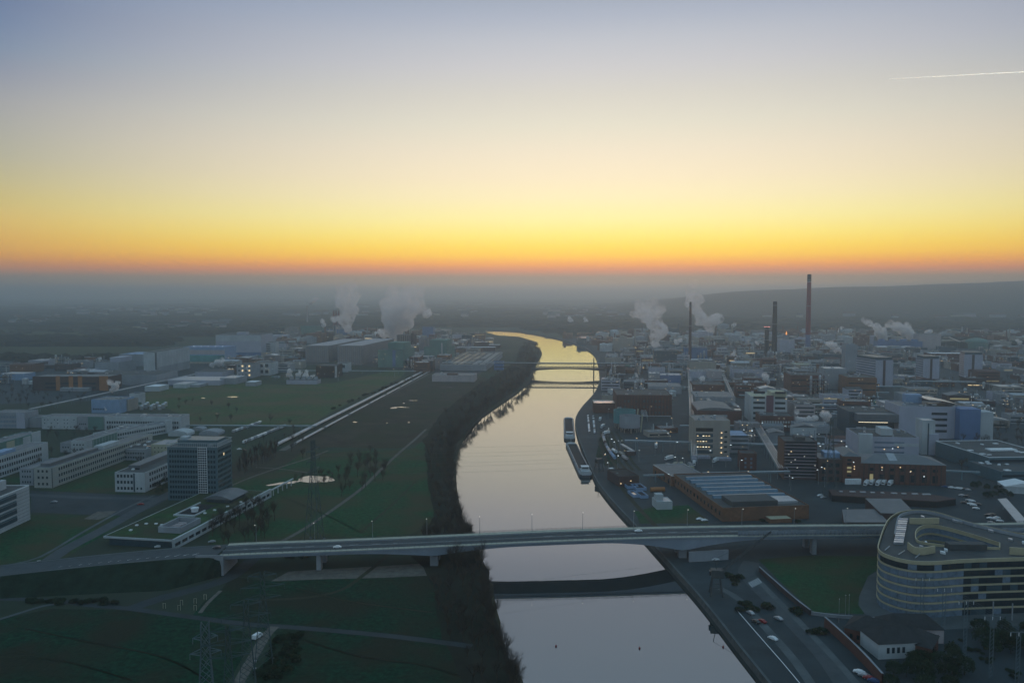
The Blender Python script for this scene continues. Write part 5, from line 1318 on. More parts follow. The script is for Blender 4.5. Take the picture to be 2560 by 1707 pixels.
q = [G(*p, 6.5) for p in ((2494, 1247), (2516, 1245), (2600, 1338), (2600, 1372))]
o = thing('station_canopy', 'long pale metal canopy slanting beside the works car park', 'canopy', (0, 0, 0))
MB().prism([(p.x, p.y) for p in q], 6.2, 6.6).build('roof', R_PALE, o)
for t0 in (.05, .3, .55, .8):
    p = q[0].lerp(q[3], t0).lerp(q[1].lerp(q[2], t0), .5); MB().tube((p.x, p.y, 0), (p.x, p.y, 6.3), .25, n=6).build('post', M_STEEL, o)
for nm, lab, pts, z in (('flat_shed', 'blue-grey flat shed roof meeting the road bridge', ((2105, 1273), (2190, 1272), (2222, 1305), (2110, 1305)), 6), ('flat_shed', 'larger blue-grey flat shed with brick side wall', ((2163, 1245), (2252, 1246), (2290, 1284), (2202, 1282)), 7.5)):
    o = thing(nm, lab, 'shed', (0, 0, 0)); q = [G(*p, z) for p in pts]
    FOOT.append((sum(p.x for p in q) / 4, sum(p.y for p in q) / 4, 20))
    MB().prism([(p.x, p.y) for p in q], 0, z - .3).build('wall', W_BRICKD, o); MB().prism([(p.x, p.y) for p in q], z - .28, z + .05).build('roof', R_GREY, o)
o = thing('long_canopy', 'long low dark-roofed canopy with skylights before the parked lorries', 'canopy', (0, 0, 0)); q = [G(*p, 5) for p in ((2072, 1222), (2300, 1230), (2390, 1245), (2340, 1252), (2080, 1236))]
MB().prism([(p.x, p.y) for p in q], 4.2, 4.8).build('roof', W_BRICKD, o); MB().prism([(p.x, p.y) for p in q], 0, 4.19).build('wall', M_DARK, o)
for k in range(9):
    p = G(2100 + k * 26, 1229 + k * .9, 5); MB().box(p.x, p.y, 4.8, p.x + random.uniform(2, 6), p.y + 2, 5.4).build('skylight', R_PALE, o)
b = B('lit_process_house', 'beige process house with wide lit openings and a column of lamps', 'plant building', 1736, 1824, 1141, 1052, 34, RR * .3, wall=W_BEIGE, roof=R_GREY)
for r in range(5):
    b.panel('open_bay', 'F', 1.0, b.w * .52, 3 + r * 5.1, 6.2 + r * 5.1, M_DARK if r in (4,) else W_DARKG, .2)
    for k in range(5):
        if r in (1, 2, 3) and random.random() < .8:
            b.panel('lit_lamp_panel', 'F', 2.0 + k * 2.6, 3.5 + k * 2.6, 4 + r * 5.1 - .3, 4.7 + r * 5.1 - .3, random.choice((G_LIT, G_LITW)), .5)
    link('lamp', boxmesh('lamp', 1.1, .5, .6, M_LAMPW), b.o, loc=(b.w * .76, -.3, 4 + r * 4.6))
    b.panel('window', 'F', b.w * .84, b.w * .92, 4 + r * 4.6, 5.6 + r * 4.6, G_DARK, .2)
b.units(5)
b = B('louvred_annex', 'blue-grey louvred annex joined to the lit process house', 'plant building', 1825, 1872, 1132, 1090, 30, RR * .3, wall=W_GREY, roof=W_SKYB); b.band('F', 4, 1.6, 3, 4, glass=W_DARKG)
b = B('brick_fore_hall', 'red brick hall with shallow arched gable and white windows', 'works hall', 1744, 1834, 1066, 1026, 60, RR * .5, wall=W_BRICK, roof=R_GREY, rtype='vault_y', rh=3.5); b.band('F', 2, 2.8, 4, 7, m0=7, glass=W_GREY)
b = B('brick_fore_annex', 'narrow red brick annex with bright roof hatch', 'works hall', 1834, 1854, 1062, 1028, 40, RR * .5, wall=W_BRICK, roof=R_DARK); b.top('bright_hatch', 2, 4, 9, 12, 1.2, M_METAL)
b = B('long_red_hall', 'long red brick hall with rows of dim windows facing the quay', 'works hall', 1541, 1679, 1040, 988, 60, math.radians(-3), wall=W_BRICK, roof=R_DARK)
b.win('F', 3, 2.2, 3.0, 2.4, z0=3, rh=7, m0=3, glass=W_DARKG, skip=.1)
for k in range(18):
    b.panel('brick_pier', 'F', 1 + k * b.w / 18, 2.2 + k * b.w / 18, 0, b.h - .5, W_BRICKD, .5)
b.panel('pale_plinth', 'F', b.w * .3, b.w - 1, .1, 1.2, R_PALE, 1.6); b.units(7)
b = B('quay_brick_house', 'low red brick quay house with pale roof at the river bend', 'works hall', 1484, 1540, 1032, 1008, 30, math.radians(-3), wall=W_BRICK, roof=R_PALE, trim=W_YEL)
for lab, x, y, wd, hp in (('teal round tank standing behind its grey twin by the sidings', 1565, 1074, 56, 46), ('grey round tank with dark open top by the sidings', 1578, 1084, 52, 42)):
    p = G(x, y); kx = DEP(p) / FPX; r_ = wd / 2 * kx; h_ = ZAT(p.y, y - hp)
    o = thing('round_tank', lab, 'tank', (p.x, p.y + r_, 0)); FOOT.append((p.x, p.y + r_, r_))
    MB().lathe([(r_, h_ * .3), (r_, h_), (r_ * .94, h_), (r_ * .94, h_ * .8)], 28, cap=False).build('shell', mat('teal_tank', (.07, .22, .23), .6, .2, .1) if 'teal' in lab else W_GREY, o)
    MB().lathe([(r_ * .95, h_ * .29), (r_ * .95, h_ * .8)], 28).build('lid', M_DARK, o)
    for k in range(8):
        a = k * math.pi / 4; MB().tube((r_ * .85 * math.cos(a), r_ * .85 * math.sin(a), 0), (r_ * .85 * math.cos(a), r_ * .85 * math.sin(a), h_ * .3), .5, n=6).build('leg', W_BEIGE, o)
    MB().tube((r_ + .6, 0, 0), (r_ + 2.5, -1, h_ + 1), .8, n=6).build('inclined_pipe', W_YEL, o)
# the works behind, from the street towards the chimneys: name, label, category, xl, xr, yb, yt, depth, wall, roof, window rows, lamps
for nm, lab, cat, xl, xr, yb, yt, d, wl, rf, rows, lam in (
    ('banded_office', 'white office with plum stair stripe and dark ribbon windows', 'office building', 1877, 1967, 1056, 992, 46, W_WHITE, W_YEL, 0, 3),
    ('brick_gallery', 'low red building with a pale window gallery before the plum-striped office', 'works hall', 1900, 1984, 1076, 1040, 30, W_BRICK, R_DARK, 0, 3),
    ('pink_office', 'pale pink office block beside the plum-striped office', 'office building', 1986, 2037, 1056, 1012, 40, W_PINK, R_DARK, 4, 2),
    ('cooling_house', 'grey cooling house wrapped in low steam', 'cooling tower', 1994, 2080, 1092, 1066, 34, W_GREY, R_GREY, 1, 4),
    ('grey_roof_hall', 'wide grey-roofed hall behind the long red hall', 'works hall', 1622, 1704, 984, 966, 50, W_GREY, R_GREY, 0, 2),
    ('blue_fronted_block', 'block with deep blue front below white cornice', 'plant building', 1650, 1702, 958, 938, 34, W_BLUE, R_PALE, 0, 3),
    ('stepped_plant', 'pale stepped plant with bright pipework beside the deep blue front', 'plant building', 1622, 1650, 958, 934, 30, W_GREY, R_PALE, 1, 5),
    ('olive_block', 'plain olive-beige windowless block with roof masts', 'plant building', 1723, 1790, 938, 905, 40, W_BEIGE, R_DARK, 0, 3),
    ('rose_block', 'dull rose flat block before the olive-beige block', 'plant building', 1768, 1805, 954, 928, 40, W_PINK, R_GREY, 0, 2),
    ('grey_step_block', 'grey-lilac block before the olive-beige block', 'plant building', 1726, 1767, 950, 928, 34, W_LILAC, R_GREY, 1, 2),
    ('red_roof_block', 'dark block with rust-red front strip and steam vent', 'plant building', 1732, 1812, 984, 962, 50, W_BRICK, R_DARK, 0, 4),
    ('flat_grey_hall', 'broad flat grey roof hall with raised pale slab', 'works hall', 1738, 1838, 1018, 992, 60, W_GREY, R_GREY, 0, 3),
    ('lilac_long_block', 'long lilac block with crowded roof vents', 'plant building', 1832, 1908, 950, 923, 40, W_LILAC, R_DARK, 1, 4),
    ('blue_chimney_house', 'blue house below the slim reddish chimney', 'plant building', 1712, 1768, 900, 870, 40, W_BLUE, R_DARK, 0, 3),
    ('dark_lamp_house', 'dark green process house dotted with lamps', 'plant building', 1634, 1692, 918, 878, 36, W_DARKG, R_DARK, 0, 12),
    ('orange_brick_house', 'orange-sided brick house left of the grey cube'.replace('left of', 'beside'), 'works hall', 1976, 2060, 984, 938, 50, W_BRICK, R_DARK, 3, 4),
    ('grey_cube', 'plain blue-grey cube with pale cornice behind the brick houses', 'plant building', 2062, 2116, 972, 922, 40, W_GREY, R_PALE, 0, 2),
    ('orange_brick_wing', 'orange brick wing with one pale window column', 'works hall', 2118, 2190, 996, 944, 46, W_BRICKO, R_DARK, 3, 2),
    ('pale_slab', 'tall plain pale slab behind the grey cube', 'plant building', 2112, 2142, 935, 862, 24, W_GREY, R_GREY, 0, 1),
    ('stepped_pale_block', 'pale stepped block between dark chimney and tall red chimney', 'plant building', 1950, 1986, 886, 850, 36, W_LILAC, R_GREY, 1, 4),
    ('blue_cooler_row', 'long blue cooling-cell row with two big steam plumes', 'cooling tower', 2192, 2306, 872, 853, 30, W_BLUE, R_DARK, 0, 2),
    ('lamp_stack_plant', 'plant stack studded with lamps beside the blue cooling cells', 'plant building', 2296, 2352, 872, 836, 40, W_PINK, R_DARK, 0, 12),
    ('white_roof_hall', 'long brick hall with brilliant white double roof behind the tower blocks', 'works hall', 2326, 2462, 902, 884, 40, W_BRICK, M_WHITE, 0, 3),
    ('green_yard_block', 'green-grey block below the curling steam', 'plant building', 2044, 2112, 912, 886, 40, W_DARKG, R_DARK, 1, 5),
    ('yellow_brick_block', 'yellowish block with row of lamps before the tall red chimney', 'plant building', 1986, 2030, 928, 912, 40, W_BEIGE, W_YEL, 1, 6),
    ('grey_cottage_office', 'grey gabled offices on the wooded square', 'office building', 2254, 2302, 1008, 986, 30, W_GREY, R_GREY, 2, 1),
    ('dark_corner_block', 'dark block with white roof rail before the blue-ended laboratory', 'plant building', 2208, 2240, 1030, 1008, 30, W_PINK, R_PALE, 0, 2),
):
    b = B(nm, lab, cat, xl, xr, yb, yt, d, RR * .6, wall=wl, roof=rf)
    if rows:
        b.band('F', rows, 1.8, 2.5, max(3.2, (b.h - 2) / rows), m0=1.5, lit=.08)
    b.units(random.randint(3, 6)); b.lights(lam)
    if nm == 'banded_office':
        b.panel('plum_stripe', 'F', b.w * .42, b.w * .62, 0, b.h + 2, W_PURP, .8); b.top('cream_penthouse', b.w * .58, 4, b.w, 30, 5, W_YEL)
        for r in range(6):
            b.panel('window_band', 'F', b.w * .06, b.w * .38, 4 + r * 6, 6.6 + r * 6, G_DARK, .2); b.panel('window_band', 'F', b.w * .66, b.w * .95, 4 + r * 6, 6.6 + r * 6, G_DARK, .2)
    if nm == 'brick_gallery':
        b.win('F', 2, 1.8, 2.4, .9, z0=4, rh=4.5, glass=W_WHITE, m0=1)
    if nm == 'blue_cooler_row':
        for k in range(4):
            MB().lathe([(9, b.h + .1), (7.5, b.h + 5)], 14, b.w * (.14 + .24 * k), 15).build('fan_stack', W_BLUE, b.o)
for lab, A_, B_, yt, dd in (('nearest tower block with ribbed dark flank and pale split end'.replace('nearest', 'broadest'), (2139, 956), (2188, 966), 894, 30), ('middle pale tower block with dark centre strip', (2288, 952), (2307, 957), 894, 26), ('far pale tower block with striped flank', (2397, 938), (2409, 942), 884, 30)):
    b = face('tower_block', lab, 'tower', A_, B_, yt, dd, wall=W_LILAC, roof=R_DARK)
    b.top('roof_storey', 1, 1, b.w - 1, dd - 1, 5, W_DARKG)
    b.band('F', 10, 1.6, 3, b.h / 10.3, m0=.6, glass=W_DARKG); b.panel('dark_strip', 'R', dd * .42, dd * .56, 0, b.h + .4, W_BRICKD, .4)
# chimneys
def chimney(name, label, px, ybase, ytop, r0, r1, bands, cat='chimney'):
    p = G(px, ybase); h = ZAT(p.y, ytop)
    o = thing(name, label, cat, (p.x, p.y, 0)); FOOT.append((p.x, p.y, 14))
    for k, (f0, f1, m) in enumerate(bands):
        MB().lathe([(r0 + (r1 - r0) * f0, h * f0 + .01), (r0 + (r1 - r0) * f1, h * f1)], 18).build('shaft_band', m, o, smooth=False)
    for f in (.6, .93):
        r = r0 + (r1 - r0) * f; MB().lathe([(r + .9, h * f), (r + .9, h * f + 1.1)], 18).build('gallery_ring', M_STEEL, o)
    MB().lathe([(r1 * .8, h), (r1 * .8, h + .4)], 14).build('flue_mouth', M_DARK, o)
    return o
M_CHR = mat('red_chimney_paint', (0.22, 0.045, 0.05), .8, .15, .1); M_CHD = mat('dark_chimney_brick', (0.040, 0.036, 0.036), .9, .25, .2); M_CHB = mat('blue_chimney_paint', (0.16, 0.18, 0.30), .8, .1, .1); M_CHP = mat('pale_chimney_paint', (0.40, 0.33, 0.33), .8, .1, .1)
chimney('tall_chimney', 'tallest chimney, plum red with dark top and blue foot', 2019, 884, 686, 6.6, 4.7, [(0, .24, M_CHB), (.24, .9, M_CHR), (.9, .915, M_CHP), (.915, 1, M_CHD)])
chimney('dark_chimney', 'black tapering chimney beside its shorter twin', 1935, 896, 754, 6.4, 4.4, [(0, 1, M_CHD)])
o = chimney('dark_chimney', 'shorter black chimney with red lamp ring at its top', 1916, 898, 818, 5.2, 4.6, [(0, 1, M_CHD)])
h_ = ZAT(G(1916, 898).y, 818)
for k in range(8):
    a = k * math.pi / 4; link('warning_lamp', boxmesh('warning_lamp', .9, .9, .9, mat('red_lamp', (.6, .1, .1), .5, 0, 1, emit=(1, .35, .3), es=2.5)), o, loc=(5.6 * math.cos(a), 5.6 * math.sin(a), h_ + 1))
chimney('slim_chimney', 'slim dark red chimney before the middle steam plume', 1724.5, 905, 755, 3.7, 2.3, [(0, .9, mat('dull_red_chimney', (.10, .05, .045), .9, .2, .2)), (.9, 1, M_CHD)])
for k, x in enumerate((835, 841, 847.5)):
    chimney('thin_chimney', f'{("first", "middle", "last")[k]} of three thin red-banded chimneys above the blue boiler house', x, 842, 777, 3.2, 2.6, [(0, .45, M_CHP), (.45, .62, M_CHR), (.62, .8, M_CHP), (.8, 1, M_CHR)])
chimney('thin_chimney', 'lone thin far chimney with a drifting puff', 768.5, 812, 764, 3.4, 2.6, [(0, 1, M_CHP)])
chimney('white_flue', 'white slim flue giving the curling steam beside the grey cube', 2117, 930, 884, 2.0, 1.7, [(0, 1, W_WHITE)], 'flue')
# flare stack
p = G(1965, 884); o = thing('flare_stack', 'flare stack with an orange flame between the chimneys', 'flare stack', (p.x, p.y, 0)); h_ = ZAT(p.y, 837)
MB().tube((0, 0, 0), (0, 0, h_), 1.3, 1.0, 8).build('stack', M_STEEL, o)
MB().lathe([(.8, h_ + .2), (2.0, h_ + 2.5), (1.6, h_ + 4.5), (.8, h_ + 6.5), (.2, h_ + 9)], 10).build('flame', mat('flame', (.8, .3, .1), .5, 0, 1, emit=(1, .34, .06), es=1.6), o)
# tanks
def tank(label, px, yb, wpx, hpx, m=W_WHITE, domef=.15, name='storage_tank', group=None):
    p = G(px, yb); kx = DEP(p) / FPX; r_ = wpx / 2 * kx; h_ = hpx * kx
    o = thing(name, label, 'tank', (p.x, p.y + r_, 0), 0, group); FOOT.append((p.x, p.y + r_, r_))
    prof = [(r_, 0), (r_, h_ * (1 - domef))] + [(r_ * math.cos(a), h_ * (1 - domef) + h_ * domef * math.sin(a)) for a in (.5, 1.0, 1.4)]
    MB().lathe(prof, 22).build('shell', m, o, smooth=False); MB().lathe([(r_ * 1.02, h_ * .5), (r_ * 1.02, h_ * .5 + .5)], 22).build('stiffener_ring', M_STEEL, o)
tank('pale blue domed gas tank among the plant beyond the pipe bridge', 1553, 874, 24, 20, W_SKYB, .5)
tank('white domed tank near the far river bank', 1537, 850, 22, 26, W_WHITE, .15)
tank('huge low pale green domed tank at the wood edge', 2456, 872, 52, 26, W_GREEN, .35)
tank('white tank near far lamps at the picture edge', 2528, 868, 18, 12, W_PINK, .1)
tank('grey flat tank beside the slim chimney plume', 1812, 828, 30, 18, W_GREY, .15)
# ------------------------------------------------------------------ pipelines and pipe racks
M_PIPE = mat('bright_pipe_cladding', (0.46, 0.48, 0.51), 0.4, 0.15, 0.2, metal=0.5)
M_RACK = mat('teal_rack_steel', (0.16, 0.24, 0.26), .6, .15, .2)
def rack(label, A_, B_, z, n=3, pitch=1.3, r=.42, step=22, m=None, name='pipe_rack', frame=M_RACK, girder=True, post=True):
    a, b = G(*A_, z), G(*B_, z)
    d = (b - a); L_ = d.length; d.normalize(); s_ = Vector((-d.y, d.x, 0))
    o = thing(name, label, 'pipeline', (0, 0, 0))
    for k in range(n):
        q = s_ * (k - (n - 1) / 2) * pitch + Vector((0, 0, r + .1))
        MB().tube(a + q, b + q, r * random.uniform(.5, .8), n=6).build('pipe', m or random.choice((M_PIPE, M_PIPE, R_PALE)), o)
    if girder:
        hw = (n / 2) * pitch
        mb = MB()
        for sg in (-1, 1):
            mb.tube(a + s_ * hw * sg + Vector((0, 0, -.4)), b + s_ * hw * sg + Vector((0, 0, -.4)), .26, n=4)
        mb.build('girder', frame, o)
    if post:
        u = step / 2
        while u < L_:
            for sg in (-1, 1):
                c = a + d * u + s_ * sg * n / 2 * pitch
                MB().tube((c.x, c.y, 0), (c.x, c.y, z - .4), .22, n=5).build('post', frame, o)
            u += step
    return o
def flatpipe(label, A_, B_, z, off, wid, seg, gap):
    a, b = G(*A_, 0), G(*B_, 0); d = (b - a); L_ = d.length; d.normalize(); s_ = Vector((-d.y, d.x, 0))
    o = thing('district_pipeline', label, 'pipeline', (0, 0, 0)); u = 0
    while u < L_:
        e = min(u + seg - gap, L_)
        for k in (-1, 1):
            MB().tube(a + d * u + s_ * (off + k * wid * .25) + Vector((0, 0, z)), a + d * e + s_ * (off + k * wid * .25) + Vector((0, 0, z)), wid * .26, n=8).build('pipe', M_PIPE, o)
        MB().box(*(a + d * (u + 3) + s_ * off - Vector((.4, .4, 0)))[:2], 0, *(a + d * (u + 3) + s_ * off + Vector((.4, .4, 0)))[:2], z).build('support', M_CONC, o)
        u += seg
flatpipe('main bright twin pipeline running straight along the meadow', (696, 1117), (1064, 929), 2.6, 1.5, 4.4, 62, 1.5)
flatpipe('shorter pale pipeline strand on the river side of the main pipeline', (726, 1112), (1066, 931), 2.0, -5.0, 2.6, 96, 10)
ribbon('pipeline_track', [(705, 1126), (800, 1074), (920, 1012), (1072, 934)], 7, M_GRAVEL, .1, sm=1)
rack('bright double pipe line crossing the campus edge diagonally', (74, 1024), (516, 930), 5, 2, 1.8, .8, 34, M_PIPE)
rack('thin pale pipe line crossing the meadow foot', (452, 1063), (792, 1065), 4, 2, 1.2, .45, 30, M_PIPE)
rack('pipe line along the far meadow edge', (660, 926), (1040, 928), 5, 2, 1.6, .6, 34, M_PIPE)
rack('pipe rack spanning the sidings below the lit process house', (1562, 1101), (1968, 1112), 9, 4, 1.2, .4, 24)
rack('upper pipe rack running beside the plum-striped office street', (1700, 1064), (1894, 1064), 9, 3, 1.2, .4, 24)
rack('broad diagonal pipe rack beside the small brick house', (1893, 1064), (1958, 1172), 9, 5, 1.5, .55, 20, M_PIPE)
rack('pale green pipe rack behind the flat brick workshop', (1757, 1183), (1974, 1178), 8, 3, 1.1, .3, 22)
rack('tall street pipe rack leading straight to the olive-beige block', (1736, 1140), (1722, 912), 11, 4, 1.3, .5, 30, M_PIPE)
rack('thin pipe bridge from river bank into the plant', (1500, 908), (1762, 914), 12, 2, 1.4, .5, 30)
rack('bright slanting pipe rack behind the rose flat block', (1802, 924), (1832, 990), 9, 3, 1.6, .6, 26, M_PIPE)
rack('short bright conveyor beside the lilac canopy', (1545, 921), (1562, 897), 8, 2, 2.2, .9, 30, M_PIPE)
rack('pale pipe rack before the tower blocks', (2190, 908), (2330, 910), 9, 2, 1.5, .6, 34)
rack('blue-white pipe line at the wood edge', (2440, 905), (2600, 909), 9, 2, 1.6, .7, 34)
rack('thin pipe bridge beside the long brick works', (2364, 1176), (2450, 1180), 7, 2, 1.0, .3, 24)
rack('short pipe rack before the brick workshop', (1608, 1188), (1660, 1186), 6, 2, 1.0, .3, 20)
rack('sloping bright conveyor near the far domed tank', (2372, 843), (2400, 855), 22, 2, 1.6, .9, 40, M_PIPE)
# ------------------------------------------------------------------ vehicles
M_TYRE = mat('tyre', (0.02, 0.02, 0.02), .9, .1, 1)
CARP = {'white': M_CAR_W, 'silver': mat('silver_car_paint', (.38, .39, .41), .3, .03, 1, metal=.4), 'black': mat('black_car_paint', (.02, .02, .024), .25, .05, 1, spec=.6), 'red': mat('red_car_paint', (.25, .03, .03), .3, .05, 1), 'blue': mat('blue_car_paint', (.04, .08, .18), .3, .05, 1)}
def car_proto(colour):
    r = thing('car', 'x', 'car', (0, 0, 0))
    pr = [(-2.15, .35), (-2.2, .75), (-1.9, .95), (-1.35, 1.02), (-.7, 1.45), (.9, 1.48), (1.55, 1.05), (2.1, .95), (2.2, .6), (2.15, .35)]
    n = len(pr)
    v = [(x, y * (.84 if z > 1.2 else 1), z) for y in (-.88, .88) for x, z in pr]
    MB().add(v, [tuple(range(n)), tuple(range(n, 2 * n))[::-1]] + [(k, n + k, n + (k + 1) % n, (k + 1) % n) for k in range(n)]).build('body', CARP[colour], r)
    MB().add([(-1.2, -.79, 1.08), (1.35, -.79, 1.08), (.85, -.755, 1.42), (-.66, -.755, 1.42), (-1.2, .79, 1.08), (1.35, .79, 1.08), (.85, .755, 1.42), (-.66, .755, 1.42)], [(0, 1, 2, 3), (7, 6, 5, 4), (4, 0, 3, 7), (1, 5, 6, 2)]).build('window', G_DARK, r)
    for x in (-1.35, 1.35):
        for y in (-.9, .9):
            w_ = MB().tube((x, y - .1, .33), (x, y + .1, .33), .33, n=10).build('wheel', M_TYRE, r)
            MB().tube((x, y - .11, .33), (x, y + .11, .33), .2, n=8).build('rim', M_STEEL, w_)
    for y in (-.6, .6):
        MB().box(-2.24, y - .18, .62, -2.1, y + .18, .78).build('headlight', M_WHITE, r)
    return freeze(r)
CARS = {c: car_proto(c) for c in CARP}
def car(colour, px, py, rz, label, group=None, z=0.1):
    p = G(px, py, z)
    o = put(CARS[colour], (p.x, p.y, z), rz, label, group)
    return o
def bcar(colour, x, off, rz, label):
    o = put(CARS[colour], (x - .1 * off, by(x) + off, bz(x) + .09), rz, label)
bcar('white', -95, 5.6, .09, 'pale car driving on the road bridge above the bank meadow')
bcar('white', 74, 12.5, .09, 'white car driving on the road bridge near the plant bank')
x_ = -162; o = put(CARS['black'], (x_, by(x_) + 14, bz(x_) + .02), .15, 'black car on the bridge approach above the embankment')
for k, (c, x, y, rz, lab) in enumerate((
    ('white', 396, 1368, .5, 'white car parked below the green-roofed pavilion'), ('silver', 530, 1356, .4, 'silver car parked beside the pavilion grove'), ('white', 1749, 1299, .25, 'white car beside the bridge parapet, the farther of two'), ('white', 1761, 1302, .25, 'white car beside the bridge parapet, the nearer of two'),
    ('white', 1788, 1400, .1, 'white car parked under the road bridge'), ('silver', 1876, 1534, -1.2, 'silver car in the quay car park by the bush strip'), ('black', 1890, 1556, -1.1, 'black car of the side-by-side pair in the quay car park'), ('red', 1905, 1555, -1.0, 'dark red car of the side-by-side pair in the quay car park'),
    ('silver', 1946, 1548, -1.1, 'silver car standing alone beside the quay pavement'), ('white', 1932, 1598, -1.0, 'light car alone in the middle of the quay car park'), ('white', 2043, 1580, -.3, 'white car half under the bush by the villa wall'),
    ('white', 2148, 1682, -.6, 'white car, first in the row below the villa'), ('silver', 2160, 1690, -.6, 'silver car, second in the row below the villa'), ('red', 2172, 1697, -.6, 'red car, third in the row below the villa'), ('blue', 2184, 1704, -.6, 'blue car, last in the row below the villa'),
    ('white', 2050, 1240, .3, 'white car beside the long low canopy'), ('silver', 2058, 1245, .3, 'silver car beside the long low canopy'), ('white', 1786, 1203, .2, 'white car beside the flat brick workshop'), ('white', 1832, 1200, .2, 'white car beyond the flat brick workshop'),
    ('white', 152, 1404, .3, 'white van-like car on the campus road corner'), ('white', 96, 1408, .2, 'white car on the campus road by the lawn'), ('silver', 135, 1256, .1, 'silver car on the big empty car park'), ('red', 352, 1262, .2, 'red car on the big empty car park'),
    ('white', 598, 1124, .4, 'light car on the yard beside the tower'), ('black', 612, 1127, .4, 'black car on the yard beside the tower'))):
    car(c, x, y, rz, lab, 'parked cars')
PARK = [(2405, 1240), (2416, 1242), (2422, 1252), (2430, 1254), (2426, 1261), (2434, 1264), (2444, 1262), (2394, 1222), (2402, 1223), (2412, 1224), (2420, 1226), (2378, 1220), (2470, 1290), (2480, 1288), (2476, 1297), (2486, 1300), (2492, 1296), (2478, 1308), (2500, 1304), (2468, 1316), (2486, 1318), (2410, 1258), (2440, 1272), (2362, 1218)]
for k, (x, y) in enumerate(PARK):
    car(random.choice(('white', 'silver', 'white', 'black', 'blue')), x, y, random.uniform(-.6, -.3), 'car parked on the works car park behind the curved office', 'cars on the works car park')
for k in range(34):                                    # river-side parking and far yard
    t0 = k / 34
    car(random.choice(('white', 'silver', 'white', 'black')), 1462 + 26 * (k % 2) * .5 + t0 * 4 + 8, 1040 + t0 * 44, 1.3, 'car parked on the quay beside the moored barges', 'cars on the quay')
for k in range(60):
    car(random.choice(('white', 'silver', 'black', 'red', 'white')), random.uniform(650, 760), random.uniform(887, 902), .1, 'car on the crowded works car park before the silo halls', 'cars before the silo halls')
def lorry(px, py, rz, ln, label, m=M_CAR_W, group='lorries'):
    p = G(px, py)
    o = thing('lorry', label, 'lorry', (p.x, p.y, 0), rz, group)
    MB().box(0, -1.25, 1.0, ln, 1.25, 3.8).build('box_body', m, o); MB().box(-2.4, -1.2, .6, -.2, 1.2, 2.9).build('cab', M_CAR_W, o); MB().box(-2.43, -1.0, 1.7, -2.3, 1.0, 2.6).build('windscreen', G_DARK, o)
    for x in (-1.3, ln - 1.2, ln - 2.6):
        for y in (-1.1, 1.1):
            MB().tube((x, y - .15, .5), (x, y + .15, .5), .5, n=10).build('wheel', M_TYRE, o)
for k in range(5):
    lorry(2164 + k * 15, 1214 - (k % 2) * 2, .9, 7 + k % 3, f'white lorry, {ORD[k]} of the slanted row before the long brick works')
for k, (x, y) in enumerate(((1512, 1086), (1505, 1070), (1500, 1052), (1735, 1164), (1786, 1156), (1640, 1120), (1668, 1150))):
    lorry(x, y, random.uniform(.2, 1.4), 7, f'pale lorry on the plant yard, {ORD[k]} counted from the barges')
def crate(px, py, w_, d, h, m, label, rz=0.0, group=None):
    p = G(px, py)
    o = thing('cargo_container', label, 'container', (p.x, p.y, 0), rz, group)
    MB().box(0, 0, 0, w_, d, h).build('shell', m, o)
    for k in range(int(w_ // 1.5)):
        MB().box(.5 + k * 1.5, -.06, .2, .8 + k * 1.5, .0, h - .2).build('rib', m, o)
for k in range(10):
    crate(1733 + (k % 8) * 5.6, 1147 + (k // 8) * 6, 1.5, 5, 2.6, W_LILAC, f'narrow pale container, {ORD[k]} in the row below the lit process house', R10, 'containers below the process house')
for k in range(7):
    crate(1796 + k * 4.8, 1152, 1.4, 5, 2.6, W_LILAC, f'narrow pale container, {ORD[k]} in the row beside the small brick house', R10, 'containers beside the brick house')
for k in range(26):
    crate(1662 + random.uniform(0, 72), 1160 + random.uniform(0, 14), 2.4, 2.4, random.uniform(1, 2.6), random.choice((W_YEL, W_BEIGE, R_PALE)), 'yellowish crate in the stacked goods yard behind the flat brick workshop', R10, 'crates in the goods yard')
for k in range(8):
    p = G(2115 + k * 5, 1211); o = thing('gas_cylinder', f'upright white gas vessel, {ORD[k]} in the row before the brick stair bay', 'tank', (p.x, p.y, 0), 0, 'gas vessels')
    MB().lathe([(.9, .4), (.9, 4.2), (.5, 4.8)], 10).build('shell', M_WHITE, o); MB().box(-.7, -.7, 0, .7, .7, .4).build('base', M_CONC, o)
def wagon(p, rz, m, label):
    o = thing('tank_wagon', label, 'railway wagon', (p.x, p.y, 0.1), rz, 'tank wagons on the sidings')
    MB().tube((-5.5, 0, 2.5), (5.5, 0, 2.5), 1.45, n=12).build('barrel', m, o); MB().box(-6, -1.2, .9, 6, 1.2, 1.2).build('frame', M_DARK, o); MB().lathe([(.6, 3.9), (.6, 4.3)], 8).build('dome', m, o)
    for x in (-4.4, -3, 3, 4.4):
        MB().tube((x, -.8, .5), (x, .8, .5), .5, n=8).build('wheelset', M_TYRE, o)
line = resample([G(*p) for p in smooth_line([(1507, 1092), (1516, 1120), (1530, 1142), (1543, 1158)], 4)], 13.2)
for k in range(len(line) - 1):
    d = line[k + 1] - line[k]
    wagon((line[k] + line[k + 1]) / 2, math.atan2(d.y, d.x), (W_BROWN, W_LILAC, R_PALE, W_BRICKD)[k % 4] if k < len(line) - 3 else W_SKYB, f'tank wagon, {ORD[min(k, 19)]} in the long file on the outer siding')
for x, y, m, lab in ((1536, 1133, M_CAR_W, 'white tank wagon on the inner siding'), (1554, 1140, W_BEIGE, 'brownish tank wagon on the inner siding'), (1562, 1150, W_PINK, 'pinkish tank wagon nearest the buffer'.replace('nearest', 'beside'))):
    wagon(G(x, y), 1.75, m, lab)
